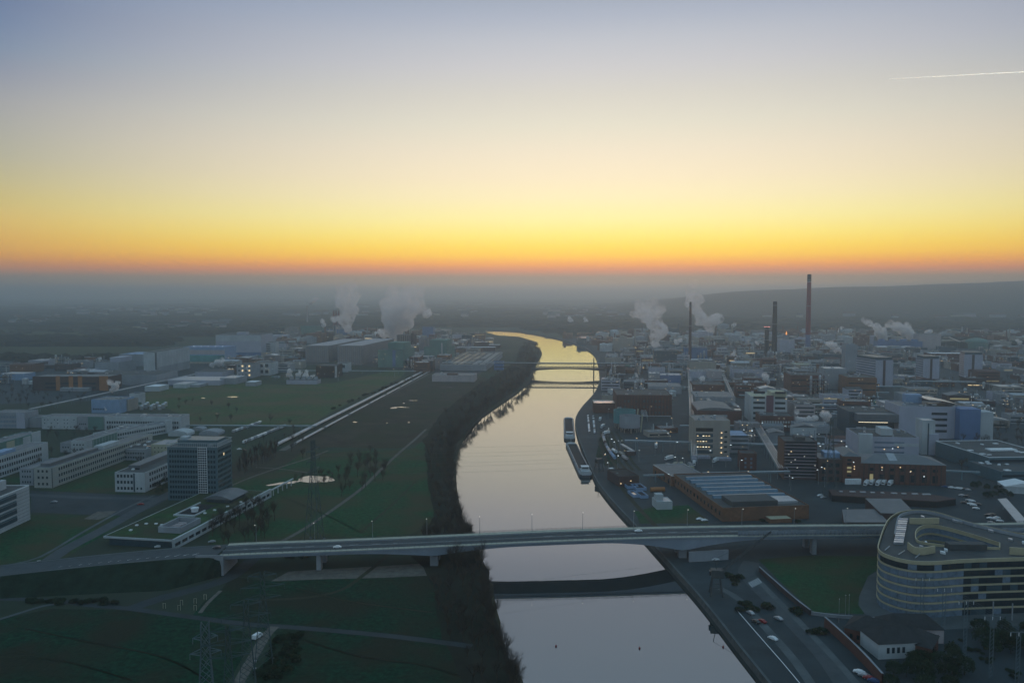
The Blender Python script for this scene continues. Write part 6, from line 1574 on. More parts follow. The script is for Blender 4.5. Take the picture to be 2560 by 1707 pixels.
b = B('loading_canopy', 'white cross-shaped loading canopy over the sidings', 'canopy', 1568, 1590, 1139, 1129, 5, R10, wall=W_BRICKD, roof=R_PALE, par=.2); b.top('long_arm', 4, -1, 7, 34, 1.0, R_PALE)
# ------------------------------------------------------------------ barges
def barge(a_px, b_px, w_, label, load):
    a, b = G(*a_px, WATER_Z), G(*b_px, WATER_Z)
    d = b - a; L_ = d.length
    o = thing('cargo_barge', label, 'barge', (a.x, a.y, WATER_Z), math.atan2(d.y, d.x))
    hw = w_ / 2
    pl = [(0, hw * .55), (3, hw * .9), (8, hw), (L_ - 12, hw), (L_ - 5, hw * .8), (L_, hw * .25)]
    poly = pl + [(x, -y) for x, y in reversed(pl)]
    MB().prism(poly, -.8, 2.0).build('hull', M_RAIL, o)
    sc = [(x * .998 + .1, y * .97) for x, y in poly]
    MB().prism(sc, 2.0, 2.25).build('deck', M_CONC, o)
    h0, h1 = 20.0, L_ - 16
    MB().box(h0, -hw * .82, 2.25, h1, -hw * .74, 3.6).box(h0, hw * .74, 2.25, h1, hw * .82, 3.6).box(h0, -hw * .739, 2.25, h0 + .6, hw * .739, 3.6).box(h1 - .6, -hw * .739, 2.25, h1, hw * .739, 3.6).build('coaming', M_STEEL, o)
    MB().box(h0 + .6, -hw * .73, 2.26, h1 - .6, hw * .73, 2.7).build('hold_cover', M_DARK, o)  # black slab: the shade inside the hold is put into its colour
    MB().box(3, -hw * .66, 2.25, 15, hw * .66, 4.6).build('deck_house', W_WHITE, o); wh = MB().box(9, -hw * .5, 4.6, 14, hw * .5, 7.2).build('wheelhouse', W_WHITE, o); MB().box(8.9, -hw * .45, 5.6, 14.1, hw * .45, 6.7).build('window', G_DARK, wh)
    MB().box(8.5, -hw * .6, 7.2, 14.6, hw * .6, 7.45).build('wheelhouse_roof', M_WHITE, wh)
    mb = MB()
    for k in range(6):
        mb.tube((2 + k * 2.4, -hw * .85, 2.2), (2 + k * 2.4, -hw * .85, 3.3), .06, n=4).tube((2 + k * 2.4, hw * .85, 2.2), (2 + k * 2.4, hw * .85, 3.3), .06, n=4)
    for y in (-hw * .85, hw * .85):
        mb.tube((2, y, 3.3), (14, y, 3.3), .07, n=4)
    mb.build('deck_rail', M_WHITE, o); MB().tube((L_ - 6, 0, 2.2), (L_ - 6, 0, 7), .12, n=5).build('mast', M_WHITE, o); MB().box(L_ - 14, -hw * .6, 2.25, L_ - 9, hw * .6, 3.6).build('fore_house', W_WHITE, o)
barge((1466, 1194), (1426, 1110), 11.4, 'long dark-hulled barge with open hold moored at the quay', True)
barge((1424, 1102), (1421, 1047), 12, 'shorter barge with two hatches moored behind the long barge', False)
# ------------------------------------------------------------------ lattice work
def lattice(name, label, p, h, wb, wt, m, arms=(), cat='pylon', rz=0.3, r=.16):
    o = thing(name, label, cat, (p.x, p.y, 0), rz)
    mb = MB(); n = 9
    c = [(-1, -1), (1, -1), (1, 1), (-1, 1)]
    def hw(t): return wb / 2 + (wt / 2 - wb / 2) * min(1, t * 1.25) if t < .8 else wt / 2
    for i in range(n):
        t0, t1 = i / n, (i + 1) / n
        for k in range(4):
            a, b_ = c[k], c[(k + 1) % 4]
            mb.tube((a[0] * hw(t0), a[1] * hw(t0), h * t0), (a[0] * hw(t1), a[1] * hw(t1), h * t1), r, n=4)
            mb.tube((a[0] * hw(t0), a[1] * hw(t0), h * t0), (b_[0] * hw(t1), b_[1] * hw(t1), h * t1), r * .6, n=3)
            mb.tube((b_[0] * hw(t0), b_[1] * hw(t0), h * t0), (a[0] * hw(t1), a[1] * hw(t1), h * t1), r * .6, n=3)
    mb.build('lattice_mast', m, o)
    for f, s_ in arms:
        am = MB()
        for sg in (-1, 1):
            for y in (-wt / 2, wt / 2):
                am.tube((sg * wt / 2, y, h * f), (sg * s_, 0, h * f + .4), r * .8, n=3)
            am.tube((sg * wt / 2, 0, h * f + 1.8), (sg * s_, 0, h * f + .4), r * .7, n=3)
            am.tube((sg * s_, 0, h * f + .4), (sg * s_, 0, h * f - 1.6), r * .8, n=4)
        am.build('crossarm', m, o)
    for sx_ in (-1, 1):
        for sy_ in (-1, 1):
            MB().box(sx_ * wb / 2 - .6, sy_ * wb / 2 - .6, 0, sx_ * wb / 2 + .6, sy_ * wb / 2 + .6, .6).build('footing', M_CONC, o)
    return o
M_LATT = mat('pylon_steel', (0.055, 0.085, 0.09), .6, .15, .4, metal=.2)
M_LATTP = mat('pale_pylon_steel', (0.11, 0.15, 0.17), .5, .15, .4, metal=.3)
ARMS = ((.72, 7), (.84, 8.5), (.96, 5.5))
lattice('power_pylon', 'lattice pylon standing in the scrub beside the gravel track', G(660, 1660), 38, 7, 1.7, M_LATT, ARMS)
lattice('power_pylon', 'lattice pylon straddling the lower gravel track', G(615, 1500, 38), 38, 7, 1.7, M_LATT, ARMS)
lattice('power_pylon', 'thin lattice pylon between the pale and the track pylons', G(569, 1565, 38), 38, 6, 1.5, M_LATT, ARMS)
lattice('power_pylon', 'pale shining lattice pylon on the dark lower field', G(512, 1556, 38), 38, 6.5, 2.6, M_LATTP, ((.72, 5), (.86, 4)), r=.2)
PA, PB = G(786, 1352), G(2075, 1240)
lattice('river_pylon', 'tall slender lattice pylon in the park behind the road bridge', PA, 62, 9, 1.8, M_LATT, ((.7, 9), (.8, 9), (.9, 9)), rz=1.4, r=.18)
lattice('river_pylon', 'tall lattice pylon on the plant side by the parked cars', PB, 58, 9, 1.8, M_LATT, ((.7, 9), (.8, 9), (.9, 9)), rz=1.4, r=.18)
o = thing('power_line', 'six thin power cables crossing high over the river', 'power line', (0, 0, 0))
for f in (.7, .8, .9):
    for sd in (-9, 9):
        mb = MB(); pr = None
        for i in range(25):
            t0 = i / 24; q = PA.lerp(PB, t0); z = (62 + (58 - 62) * t0) * f - 11 * 4 * t0 * (1 - t0) * .55
            cur = Vector((q.x, q.y + sd, z))
            if pr:
                mb.tube(pr, cur, .045, n=3)
            pr = cur
        mb.build('cable', M_RAIL, o)
prev = None
for k, (x, y, yt) in enumerate(((2303, 1566, 1442), (2357, 1606, 1468), (2411, 1646, 1500), (2476, 1694, 1538), (2541, 1745, 1578))):
    p = G(x, y); h = ZAT(p.y, yt)
    o = thing('overhead_line_mast', f'lattice overhead line mast before the curved office, {ORD[k]} from the lawn', 'mast', (p.x, p.y, 0), 0, 'overhead line masts')
    mb = MB()
    for sx_ in (-.7, .7):
        mb.tube((sx_, 0, 0), (sx_, 0, h), .14, n=4)
    for i in range(int(h / 1.6)):
        mb.tube((-.7, 0, i * 1.6), (.7, 0, i * 1.6 + 1.6), .08, n=3)
    mb.build('lattice_mast', M_LATTP, o); MB().tube((-3.2, 0, h - .2), (3.2, 0, h - .2), .16, n=4).build('crossarm', M_LATTP, o)
    for sx_ in (-3, 0, 3):
        MB().tube((sx_, 0, h - .2), (sx_, 0, h - 1.7), .13, n=4).build('insulator', M_WHITE, o)
    if prev:
        mb = MB()
        for sx_ in (-3, -1.5, 0, 1.5, 3):
            mb.tube((prev[0].x - p.x + sx_, prev[0].y - p.y, prev[1] - .3), (sx_, 0, h - .3), .05, n=3)
        mb.build('cable', M_LATTP, o)
    prev = (p, h)
# quay cranes
def crane(px, py, label, h, ang, reach, top):
    p = G(px, py)
    o = thing('quay_crane', label, 'crane', (p.x, p.y, 0), ang)
    mb = MB()
    for x in (-3, 3):
        for y in (-3, 3):
            mb.tube((x, y, 0), (x * .6, y * .6, h), .35, n=5)
    mb.tube((-3, -3, h * .5), (3, -3, h * .5), .2, n=4).tube((-3, 3, h * .5), (3, 3, h * .5), .2, n=4)
    mb.build('portal', M_RAIL, o); MB().box(-2.6, -2.2, h, 3.4, 2.2, h + 4).build('machine_house', M_RAIL, o); MB().box(-3.4, -1.0, h + 1, -2.6, 1.0, h + 3).build('cab_window', G_DARK, o)
    jb = MB(); n = 12
    def jp(t, y, dz): return Vector((2 + reach * t, y * (1 - .6 * t), h + 2 + (top - h - 2) * t + dz * (1 - .6 * t)))
    for i in range(n):
        t0, t1 = i / n, (i + 1) / n
        for y in (-.9, .9):
            jb.tube(jp(t0, y, 0), jp(t1, y, 0), .14, n=4).tube(jp(t0, y, 0), jp(t1, 0, 1.6), .08, n=3)
        jb.tube(jp(t0, 0, 1.6), jp(t1, 0, 1.6), .14, n=4).tube(jp(t0, -.9, 0), jp(t1, .9, 0), .08, n=3)
    jb.build('jib', M_RAIL, o); MB().tube((0, 0, h + 4), (-1, 0, h + 9), .2, n=4).tube((-1, 0, h + 9), jp(1, 0, 0), .08, n=3).build('stay', M_RAIL, o)
crane(1790, 1486, 'dark quay crane with long lattice jib on the water edge', 9, -.15, 24, 33)
crane(1497, 1178, 'small brownish quay crane beside the long barge', 7, .6, 9, 13)
# villa behind the brick wall
vl = G(2196, 1648)
b = Bld('villa', 'white villa with dark hipped roof behind the brick wall', 'house', vl, 21, 14, 6.5, math.radians(6), wall=W_WHITE, roof=R_DKT, rtype='hip', rh=5, eave=.6)
b.win('F', 1, 1.2, 2.4, 1.0, z0=2.4, m0=3, m1=9)
b = Bld('grey_roofed_house', 'long grey-roofed wing joined behind the white villa', 'house', G(2110, 1598), 34, 15, 5.5, math.radians(-38), wall=W_BRICK, roof=R_DKT, rtype='hip', rh=4.5, eave=.5); b.win('F', 1, 1.2, 1.8, 1.6, z0=1.6)
b = Bld('dark_roofed_house', 'dark-roofed rear house behind the white villa', 'house', G(2215, 1604), 24, 12, 6, math.radians(-4), wall=W_PINK, roof=R_DKT, rtype='hip', rh=4.5, eave=.5); b.win('F', 1, 1.1, 1.8, 1.2, z0=2)
def wall_line(name, label, pts, h, th, m, cap=None):
    ln = [G(*p).xy for p in smooth_line(pts, 3)]
    a, b_ = grow(ln, th / 2), grow(ln, -th / 2)
    o = thing(name, label, 'wall', (0, 0, 0)); mb = MB()
    strip(mb, [(p.x, p.y, 0) for p in b_], [(p.x, p.y, h) for p in b_]); strip(mb, [(p.x, p.y, h) for p in b_], [(p.x, p.y, h) for p in a]); strip(mb, [(p.x, p.y, h) for p in a], [(p.x, p.y, 0) for p in a])
    mb.build('wall_body', m, o)
    mb = MB(); a, b_ = grow(ln, th / 2 + .12), grow(ln, -th / 2 - .12)
    strip(mb, [(p.x, p.y, h + .02) for p in b_], [(p.x, p.y, h + .2) for p in b_]); strip(mb, [(p.x, p.y, h + .2) for p in b_], [(p.x, p.y, h + .2) for p in a]); strip(mb, [(p.x, p.y, h + .2) for p in a], [(p.x, p.y, h + .02) for p in a])
    mb.build('coping', cap or M_CONC, o)
wall_line('brick_garden_wall', 'tall brick garden wall running down past the villa', [(2062, 1566), (2110, 1610), (2160, 1660), (2206, 1712)], 4.5, .6, W_BRICK)
wall_line('lawn_wall', 'low brick wall along the lawn edge', [(1898, 1428), (1940, 1466), (1990, 1510), (2026, 1538)], 2.6, .5, W_BRICKD)
wall_line('terrace_wall', 'pale low terrace wall below the lawn', [(2028, 1536), (2090, 1544), (2180, 1550), (2240, 1556)], 1.4, .5, M_CONC)
wall_line('quay_house_wall', 'graffiti-grey retaining wall under the road bridge', [(1722, 1404), (1760, 1402), (1820, 1398)], 5.5, 1.0, W_GREY)
# zebra crossing
mb = MB()
for k in range(6):
    a, b_ = G(1871 + k * 4.4, 1456 - k * 2.2), G(1881 + k * 4.4, 1468 - k * 2.2)
    mb.add([(a.x, a.y, .13), (b_.x, b_.y, .13), (b_.x + .42, b_.y + .2, .13), (a.x + .42, a.y + .2, .13)], [(0, 1, 2, 3)])
mb.build('zebra_crossing', M_WHITE, kind='structure')
ribbon('parking_line', [(1838, 1520), (1890, 1580), (1960, 1660), (2010, 1720)], .35, M_WHITE, .12)
# flagpoles, buoys, young trees with stakes
for k, (x, y) in enumerate(((2097, 1556), (2113, 1546), (2122, 1545))):
    p = G(x, y); o = thing('flagpole', f'thin flagpole before the lawn, {ORD[k]} from the villa', 'flagpole', (p.x, p.y, 0), 0, 'flagpoles'); MB().tube((0, 0, 0), (0, 0, 11), .12, .07, 6).build('pole', M_STEEL, o); MB().lathe([(.18, 11), (.18, 11.2)], 6).build('finial', M_WHITE, o)
for k, (x, y) in enumerate(((1390, 1615), (1599, 1620), (1808, 1617))):
    p = G(x, y, WATER_Z); o = thing('river_buoy', f'small red buoy in the river, {("midstream", "plant-side", "quay-edge")[k]} one', 'buoy', (p.x, p.y, WATER_Z), 0, 'red buoys'); MB().lathe([(.4, -.2), (.45, .3), (.25, .6)], 10).build('float', CARP['red'], o); MB().lathe([(.08, .6), (.08, 1.1)], 6).build('top_mark', CARP['red'], o)
for k, (x, y) in enumerate(((411, 1520), (448, 1525), (488, 1525), (454, 1512), (488, 1508), (513, 1498))):
    p = G(x, y); o = thing('staked_sapling', f'young staked sapling by the path fork, {ORD[k]} along', 'tree', (p.x, p.y, 0), 0, 'staked saplings'); MB().tube((-.6, 0, 0), (-.6, 0, 2.6), .1, n=4).tube((.6, 0, 0), (.6, 0, 2.6), .1, n=4).tube((-.6, 0, 2.5), (.6, 0, 2.5), .08, n=4).build('stake', W_YEL, o); MB().tube((0, 0, 0), (0, 0, 4.2), .06, .02, 4).tube((0, 0, 2.4), (.5, .2, 3.8), .03, .01, 3).tube((0, 0, 2.6), (-.5, 0, 4.0), .03, .01, 3).build('stem', M_BARK, o)
p = G(643, 1596); o = thing('white_van', 'white van parked at the top of the gravel track', 'van', (p.x, p.y, .12), 1.2); MB().box(-2.4, -.95, .5, 1.6, .95, 2.3).build('box_body', M_CAR_W, o); MB().add([(1.6, -.95, .5), (2.8, -.9, .5), (2.7, -.9, 1.1), (1.9, -.85, 2.1), (1.6, -.95, 2.3), (1.6, .95, .5), (2.8, .9, .5), (2.7, .9, 1.1), (1.9, .85, 2.1), (1.6, .95, 2.3)], [(0, 1, 2, 3, 4), (9, 8, 7, 6, 5), (1, 6, 7, 2), (2, 7, 8, 3), (3, 8, 9, 4)]).build('cab', M_CAR_W, o)
for x in (-1.6, 1.8):
    for y in (-.9, .9):
        MB().tube((x, y - .1, .36), (x, y + .1, .36), .36, n=10).build('wheel', M_TYRE, o)
# ------------------------------------------------------------------ the rest of the plant: smaller blocks, frames, tanks and lamps
MARKS = [('the tallest chimney', 2019, 884), ('the black twin chimneys', 1926, 896), ('the slim red chimney', 1724, 905), ('the plum-striped office', 1920, 1056), ('the long red hall', 1610, 1040), ('the teal round tank', 1565, 1074),
         ('the olive-beige block', 1756, 938), ('the deep blue front', 1676, 958), ('the lilac long block', 1870, 950), ('the pipe bridge head', 1510, 920), ('the pale blue gas tank', 1553, 874), ('the broad tower block', 2180, 966), ('the middle tower block', 2307, 957),
         ('the far tower block', 2409, 942), ('the blue cooling cells', 2250, 872), ('the white-roofed brick hall', 2394, 902), ('the green domed tank', 2456, 872), ('the orange brick wing', 2150, 996), ('the grey cube', 2090, 972), ('the blue-ended laboratory', 2320, 1094),
         ('the dark green plant hall', 2180, 1086), ('the pink office', 2010, 1056), ('the lamp-dotted process house', 1664, 918), ('the banded brick slab', 2000, 1198), ('the lit process house', 1780, 1141), ('the flat-roofed laboratory', 2520, 1184), ('the flare stack', 1965, 884),
         ('the silo halls', 850, 912), ('the high-bay store', 600, 889), ('the mural hall', 510, 909), ('the ribbed pale warehouse', 400, 940), ('the orange stair bays', 180, 976), ('the three thin chimneys', 841, 842), ('the steaming brown block', 1012, 880), ('the green plant blocks', 1090, 900),
         ('the depot hall', 1160, 926), ('the cooler bank', 750, 960), ('the far river bend', 1250, 850), ('the wooded square', 2260, 1008), ('the villa', 2200, 1648)]
SEEN = {}
def auto_label(desc, p):
    x, y = PX((p[0], p[1], 0))
    nm, mx_, my_ = min(MARKS, key=lambda m: (m[1] - x) ** 2 + (2.2 * (m[2] - y)) ** 2)
    rel = 'behind' if y < my_ - 7 else ('in front of' if y > my_ + 7 else 'beside')
    key = (desc, rel, nm)
    SEEN[key] = SEEN.get(key, 0) + 1
    n = SEEN[key]
    return f'{desc} {rel} {nm}' + (f', {ORD[min(n - 1, 19)]} out' if n > 1 else '')
def free(cx, cy, w_, d, rot, pad=3.0):
    c, sn = math.cos(rot), math.sin(rot)
    pts = [(cx + u * w_ / 2 * c - v * d / 2 * sn, cy + u * w_ / 2 * sn + v * d / 2 * c) for u in (-1, 0, 1) for v in (-1, 0, 1)]
    for rx, ry, rw, rd, rc, rs in RECTS:
        for x, y in pts:
            dx, dy = x - rx, y - ry
            a, b_ = dx * rc + dy * rs, -dx * rs + dy * rc
            if -pad < a < rw + pad and -pad < b_ < rd + pad:
                return False
        mx_, my_ = rx + (rw * rc - rd * rs) / 2, ry + (rw * rs + rd * rc) / 2
        dx, dy = mx_ - cx, my_ - cy
        if abs(dx * c + dy * sn) < w_ / 2 and abs(-dx * sn + dy * c) < d / 2:
            return False
    return all(math.hypot(x - fx, y - fy) > fr + pad for fx, fy, fr in FOOT for x, y in pts) and not any(inpoly(q, RIVER) for q in pts)
def process_frame(p, w_, d, h, rot):
    lab = auto_label(f'open steel {random.choice(("silver", "pale", "grey", "dark"))} vessel frame', p)
    o = thing('process_unit', lab, 'process plant', (p[0], p[1], 0), rot)
    RECTS.append((p[0], p[1], w_, d, math.cos(rot), math.sin(rot)))
    mb = MB(); nx, nz = max(2, int(w_ / 7)), max(2, int(h / 5))
    for i in range(nx + 1):
        for y in (0, d):
            mb.box(w_ * i / nx - .2, y - .2, 0, w_ * i / nx + .2, y + .2, h)
    for k in range(1, nz + 1):
        z = h * k / nz
        mb.box(-.2, -.18, z - .25, w_ + .2, .18, z).box(-.2, d - .18, z - .25, w_ + .2, d + .18, z).box(-.18, .2, z - .25, .18, d - .2, z).box(w_ - .18, .2, z - .25, w_ + .18, d - .2, z)
    mb.build('steel_frame', random.choice((M_STEEL, M_RACK, M_RAIL, W_BEIGE)), o)
    for k in range(1, nz + 1):
        MB().box(.3, .3, h * k / nz - .2, w_ - .3, d - .3, h * k / nz - .05).build('platform', R_DARK, o)
    for k in range(random.randint(3, 6)):
        r = random.uniform(.9, 2.2); z0 = random.choice((0, h / nz)); z1 = random.uniform(h * .7, h * 1.25)
        MB().lathe([(r, z0), (r, z1), (r * .4, z1 + r * .7)], 10, random.uniform(2, w_ - 2), random.uniform(2, d - 2)).build('vessel', random.choice((M_METAL, W_WHITE, W_GREY, R_PALE)), o)
    if random.random() < .4:
        MB().lathe([(.6, 0), (.45, h * 1.9)], 8, w_ * .8, d * .5).build('vent_stack', random.choice((M_STEEL, W_WHITE)), o)
    for k in range(random.randint(3, 8)):
        link('lamp', boxmesh('lamp', .6, .6, .5, random.choice((M_LAMPW, M_LAMPC, M_LAMP))), o, loc=(random.uniform(0, w_), -.35, h * random.randint(1, nz) / nz - .8))
def filler(region, rot, cw, cd, keep, hmin, hmax, walls, lampn, seedv, far=None):
    random.seed(seedv)
    pool = {}
    poly = [G(*p).xy for p in region]
    c, sn = math.cos(rot), math.sin(rot)
    us = [p.x * c + p.y * sn for p in poly]; vs = [-p.x * sn + p.y * c for p in poly]
    v = min(vs)
    while v < max(vs):
        u = min(us) + random.uniform(0, cw * .3)
        while u < max(us):
            w_, d = cw * random.uniform(.45, .95), cd * random.uniform(.5, .9)
            uu, vv = u + random.uniform(0, cw - w_), v + random.uniform(0, cd - d)
            x, y = uu * c - vv * sn, uu * sn + vv * c
            cx, cy_ = x + (w_ * c - d * sn) / 2, y + (w_ * sn + d * c) / 2
            if inpoly((cx, cy_), poly) and random.random() < keep and free(cx, cy_, w_, d, rot):
                h = random.uniform(hmin, hmax) * (1.35 if random.random() < .12 else 1)
                t0 = random.random()
                if far:
                    m, cn = random.choice(walls); mb_ = pool.setdefault(m.name, MB()); o_ = len(mb_.v)
                    mb_.box(0, 0, 0, w_, d, h); k_ = random.randint(1, 3)
                    for q in range(k_):
                        a_, e_ = random.uniform(0, w_ * .7), random.uniform(0, d * .6); mb_.box(a_, e_, h + .05, a_ + w_ * .25, e_ + d * .3, h + random.uniform(1.5, 6))
                    if random.random() < .35:
                        mb_.lathe([(2.2, 0), (2.0, h * 1.7)], 8, w_ + 5, d * .4)
                    mb_.v[o_:] = [(x + a_ * c - e_ * sn, y + a_ * sn + e_ * c, z_) for a_, e_, z_ in mb_.v[o_:]]
                    lm_ = pool.setdefault(random.choice(('lamp_glow_warm', 'lamp_glow_cold', 'lamp_glow_white')), MB())
                    for q in range(random.randint(0, lampn)):
                        a_, z_ = random.uniform(0, w_), random.uniform(h * .3, h); lx, ly = x + a_ * c, y + a_ * sn - .6; lm_.box(lx - .6, ly - .4, z_, lx + .6, ly, z_ + .8)
                elif t0 < .2:
                    process_frame((x, y), w_ * .7, d * .6, h * 1.15, rot)
                elif t0 < .30:
                    k_ = random.randint(2, 4); r = min(w_ / k_ / 2.2, 7, d / 2)
                    for q in range(k_):
                        px_ = x + (r * 1.1 + q * 2.2 * r) * c; py_ = y + (r * 1.1 + q * 2.2 * r) * sn
                        m = random.choice((W_WHITE, W_GREY, M_METAL, W_GREEN)); cn = {'white_render': 'white', 'grey_render': 'grey', 'bright_sheet_metal': 'silver', 'green_cladding': 'green'}[m.name]
                        o = thing('storage_tank', auto_label(f'{cn} round storage tank', (px_, py_)), 'tank', (px_, py_, 0), 0)
                        hh = random.uniform(.8, 1.8) * r
                        MB().lathe([(r, 0), (r, hh), (r * .6, hh + r * .12), (.1, hh + r * .16)], 16).build('shell', m, o); MB().lathe([(r * 1.02, hh * .6), (r * 1.02, hh * .6 + .3)], 16).build('ring', M_STEEL, o)
                    RECTS.append((x, y, w_, 2 * r, c, sn))
                else:
                    m, cn = random.choice(walls)
                    gb = random.random() < .3
                    rf = random.choice((R_DARK, R_GREY, R_GREY, R_PALE) if not gb else (R_GREY, R_DARK, R_RED, R_PALE))
                    rn = {'bitumen_roof': 'tarred', 'grey_roof_sheet': 'grey', 'pale_roof_sheet': 'pale', 'roof_tiles': 'red'}[rf.name]
                    sz = 'low' if h < 9 else ('tall' if h > 17 else 'medium')
                    b = Bld('plant_hall' if gb else 'plant_block', auto_label(f'{sz} {cn} {"gabled hall" if gb else "block"}, {rn} roof,', (cx, cy_)), 'plant building', (x, y), w_, d, h, rot, wall=m, roof=rf, rtype=random.choice(('gable_x', 'gable_y')) if gb else 'flat', rh=random.uniform(1.8, 3.4))
                    rows = max(1, int(h / 4.6))
                    if random.random() < .75:
                        b.band('F', rows, random.uniform(1.2, 2.2), 1.6, h / rows * .95, m0=random.uniform(.8, 3), lit=.10, litm=random.choice((G_LITD, G_LIT)))
                    if not gb:
                        b.units(random.randint(2, 5))
                        for q in range(random.choice((0, 1, 1, 2))):
                            MB().lathe([(.45, h + .1), (.38, h + random.uniform(3, 9))], 6, random.uniform(2, w_ - 2), random.uniform(2, d - 2)).build('flue', random.choice((M_STEEL, M_METAL, W_WHITE)), b.roof)
                    b.lights(random.randint(0, lampn))
            u += cw
        v += cd
    for k_, mb_ in pool.items():
        mb_.build(far + ('_lamps' if 'lamp' in k_ else ''), bpy.data.materials[k_], kind='stuff')
WR = [(W_GREY, 'grey'), (W_LILAC, 'lilac'), (W_BRICK, 'red brick'), (W_BRICKD, 'dark brick'), (W_WHITE, 'white'), (W_BEIGE, 'beige'), (W_DARKG, 'dark green'), (W_BRICKO, 'orange brick'), (W_BRICK, 'red brick'), (W_BROWN, 'brown'), (W_BEIGE, 'beige')]
filler([(1508, 1002), (1500, 940), (1505, 912), (1560, 878), (1700, 862), (2110, 862), (2140, 940), (2240, 1005), (2120, 1046), (1990, 1046), (1850, 1060), (1845, 990), (1700, 985), (1680, 1000)], RR * .6, 36, 33, .9, 6, 19, WR, 4, 3)
filler([(2130, 880), (2560, 870), (2620, 930), (2620, 1000), (2400, 1000), (2250, 985), (2150, 950)], RR * .6, 44, 40, .55, 6, 14, WR, 3, 4)
filler([(2250, 1000), (2600, 990), (2620, 1050), (2470, 1075), (2400, 1090), (2392, 1020)], RR * .8, 34, 30, .65, 5, 10, WR, 1, 5)
filler([(1850, 1130), (1850, 1080), (1900, 1080), (2000, 1096), (2125, 1092), (2145, 1135), (2050, 1150), (1958, 1104)], RR * .6, 26, 22, .9, 6, 15, WR, 4, 6)
filler([(1440, 868), (1390, 846), (1480, 838), (2560, 838), (2600, 872), (2100, 864), (1700, 864), (1560, 880), (1500, 905)], RR * .6, 58, 62, .8, 8, 26, WR, 4, 9, far='distant_plant')
filler([(1690, 1110), (1690, 1075), (1610, 1065), (1610, 1095)], R10, 24, 20, .8, 4, 9, WR, 2, 10)
filler([(0, 960), (0, 915), (230, 905), (360, 905), (230, 958)], RL, 50, 44, .7, 6, 13, WR, 2, 11)
filler([(560, 925), (580, 900), (690, 866), (760, 860), (760, 920), (690, 945), (600, 950)], RL, 36, 34, .7, 6, 16, WR, 4, 12)
filler([(880, 900), (900, 860), (1040, 846), (1200, 846), (1230, 866), (1160, 905), (1080, 935), (1010, 925), (930, 922)], RL, 40, 44, .95, 8, 20, WR, 4, 13)
filler([(660, 864), (690, 842), (860, 832), (1120, 832), (1180, 846), (1040, 848), (880, 860)], RL, 64, 70, .8, 8, 22, WR, 4, 14, far='distant_works')
# pipe racks threading the rows of the plant
random.seed(77)
k = 0
while k < 34:
    x, y = random.uniform(1510, 2380), random.uniform(872, 1060)
    ln = random.uniform(40, 110); c, sn = math.cos(RR * .6), math.sin(RR * .6)
    a = G(x, y)
    if random.random() < .5:
        b_ = Vector((a.x + ln * c, a.y + ln * sn, 0))
    else:
        b_ = Vector((a.x - ln * 1.6 * sn, a.y + ln * 1.6 * c, 0))
    if inpoly(a, RIVER) or inpoly(b_, RIVER):
        continue
    z = random.uniform(7, 13)
    rack(auto_label(random.choice(('silver pipe rack', 'pale pipe rack on posts', 'teal-framed pipe rack', 'crowded pipe rack', 'narrow pipe rack')), a), PX((a.x, a.y, z)), PX((b_.x, b_.y, z)), z, random.randint(3, 5), 1.3, .5, 24)
    k += 1
# lamp posts standing on the yards
random.seed(21)
yl = lamp_proto('yard_lamp', 9.0, 1.0, M_LAMPC); yw = lamp_proto('yard_lamp_warm', 9.0, 1.0, M_LAMPW)
yw.name = 'yard_lamp'
KIDS[yw.name] = KIDS.pop('yard_lamp_warm', KIDS.get(yw.name))
n_ = 0
for reg, cnt, lab, grp in (([(1500, 1200), (1500, 900), (1700, 860), (2560, 860), (2560, 1060), (2100, 1230), (1800, 1230)], 190, 'lit yard lamp among the plant buildings', 'yard lamps across the plant'), ([(560, 960), (600, 890), (760, 840), (1240, 840), (1200, 930), (800, 960)], 60, 'lit yard lamp among the far works beyond the meadow', 'yard lamps across the far works')):
    poly = [G(*p).xy for p in reg]; k = 0
    while k < cnt:
        px_, py_ = random.uniform(min(p[0] for p in reg), max(p[0] for p in reg)), random.uniform(min(p[1] for p in reg), max(p[1] for p in reg))
        q = G(px_, py_)
        if inpoly(q, poly) and not inpoly(q, RIVER):
            put(random.choice((yl, yw)), (q.x, q.y, 0), random.uniform(0, 6), lab, grp, sc=random.uniform(.9, 1.6)); k += 1
# ------------------------------------------------------------------ far country: woods, villages
random.seed(5)
def far_wood(name, bands, m, hgt):
    mb = MB()
    for (x0, x1, y0, y1, n, s0, s1) in bands:
        for k in range(n):
            px_ = random.uniform(x0, x1); py_ = y0 + (y1 - y0) * random.random() ** .8
            q = G(px_, py_)
            if any(inpoly((q.x + dx, q.y + dy), RIVER) for dx in (-90, -40, 0, 40, 90) for dy in (-60, 0, 40)):
                continue
            r = random.uniform(s0, s1); h_ = hgt * random.uniform(.7, 1.3)
            w2 = r * random.uniform(1.5, 4)
            pts = []
            nn = 7
            for a in range(nn):
                t0 = 2 * math.pi * a / nn
                pts.append((math.cos(t0) * w2 * random.uniform(.8, 1.2), math.sin(t0) * r * random.uniform(.8, 1.2)))
            o = len(mb.v)
            mb.v.extend((q.x + x, q.y + y, 0) for x, y in pts); mb.v.extend((q.x + x * .85, q.y + y * .85, h_ * random.uniform(.55, 1)) for x, y in pts); mb.v.append((q.x, q.y, h_ * random.uniform(.9, 1.2)))
            for a in range(nn):
                mb.f.append((o + a, o + (a + 1) % nn, o + nn + (a + 1) % nn, o + nn + a)); mb.f.append((o + nn + a, o + nn + (a + 1) % nn, o + 2 * nn))
    return mb.build(name, m, kind='stuff')
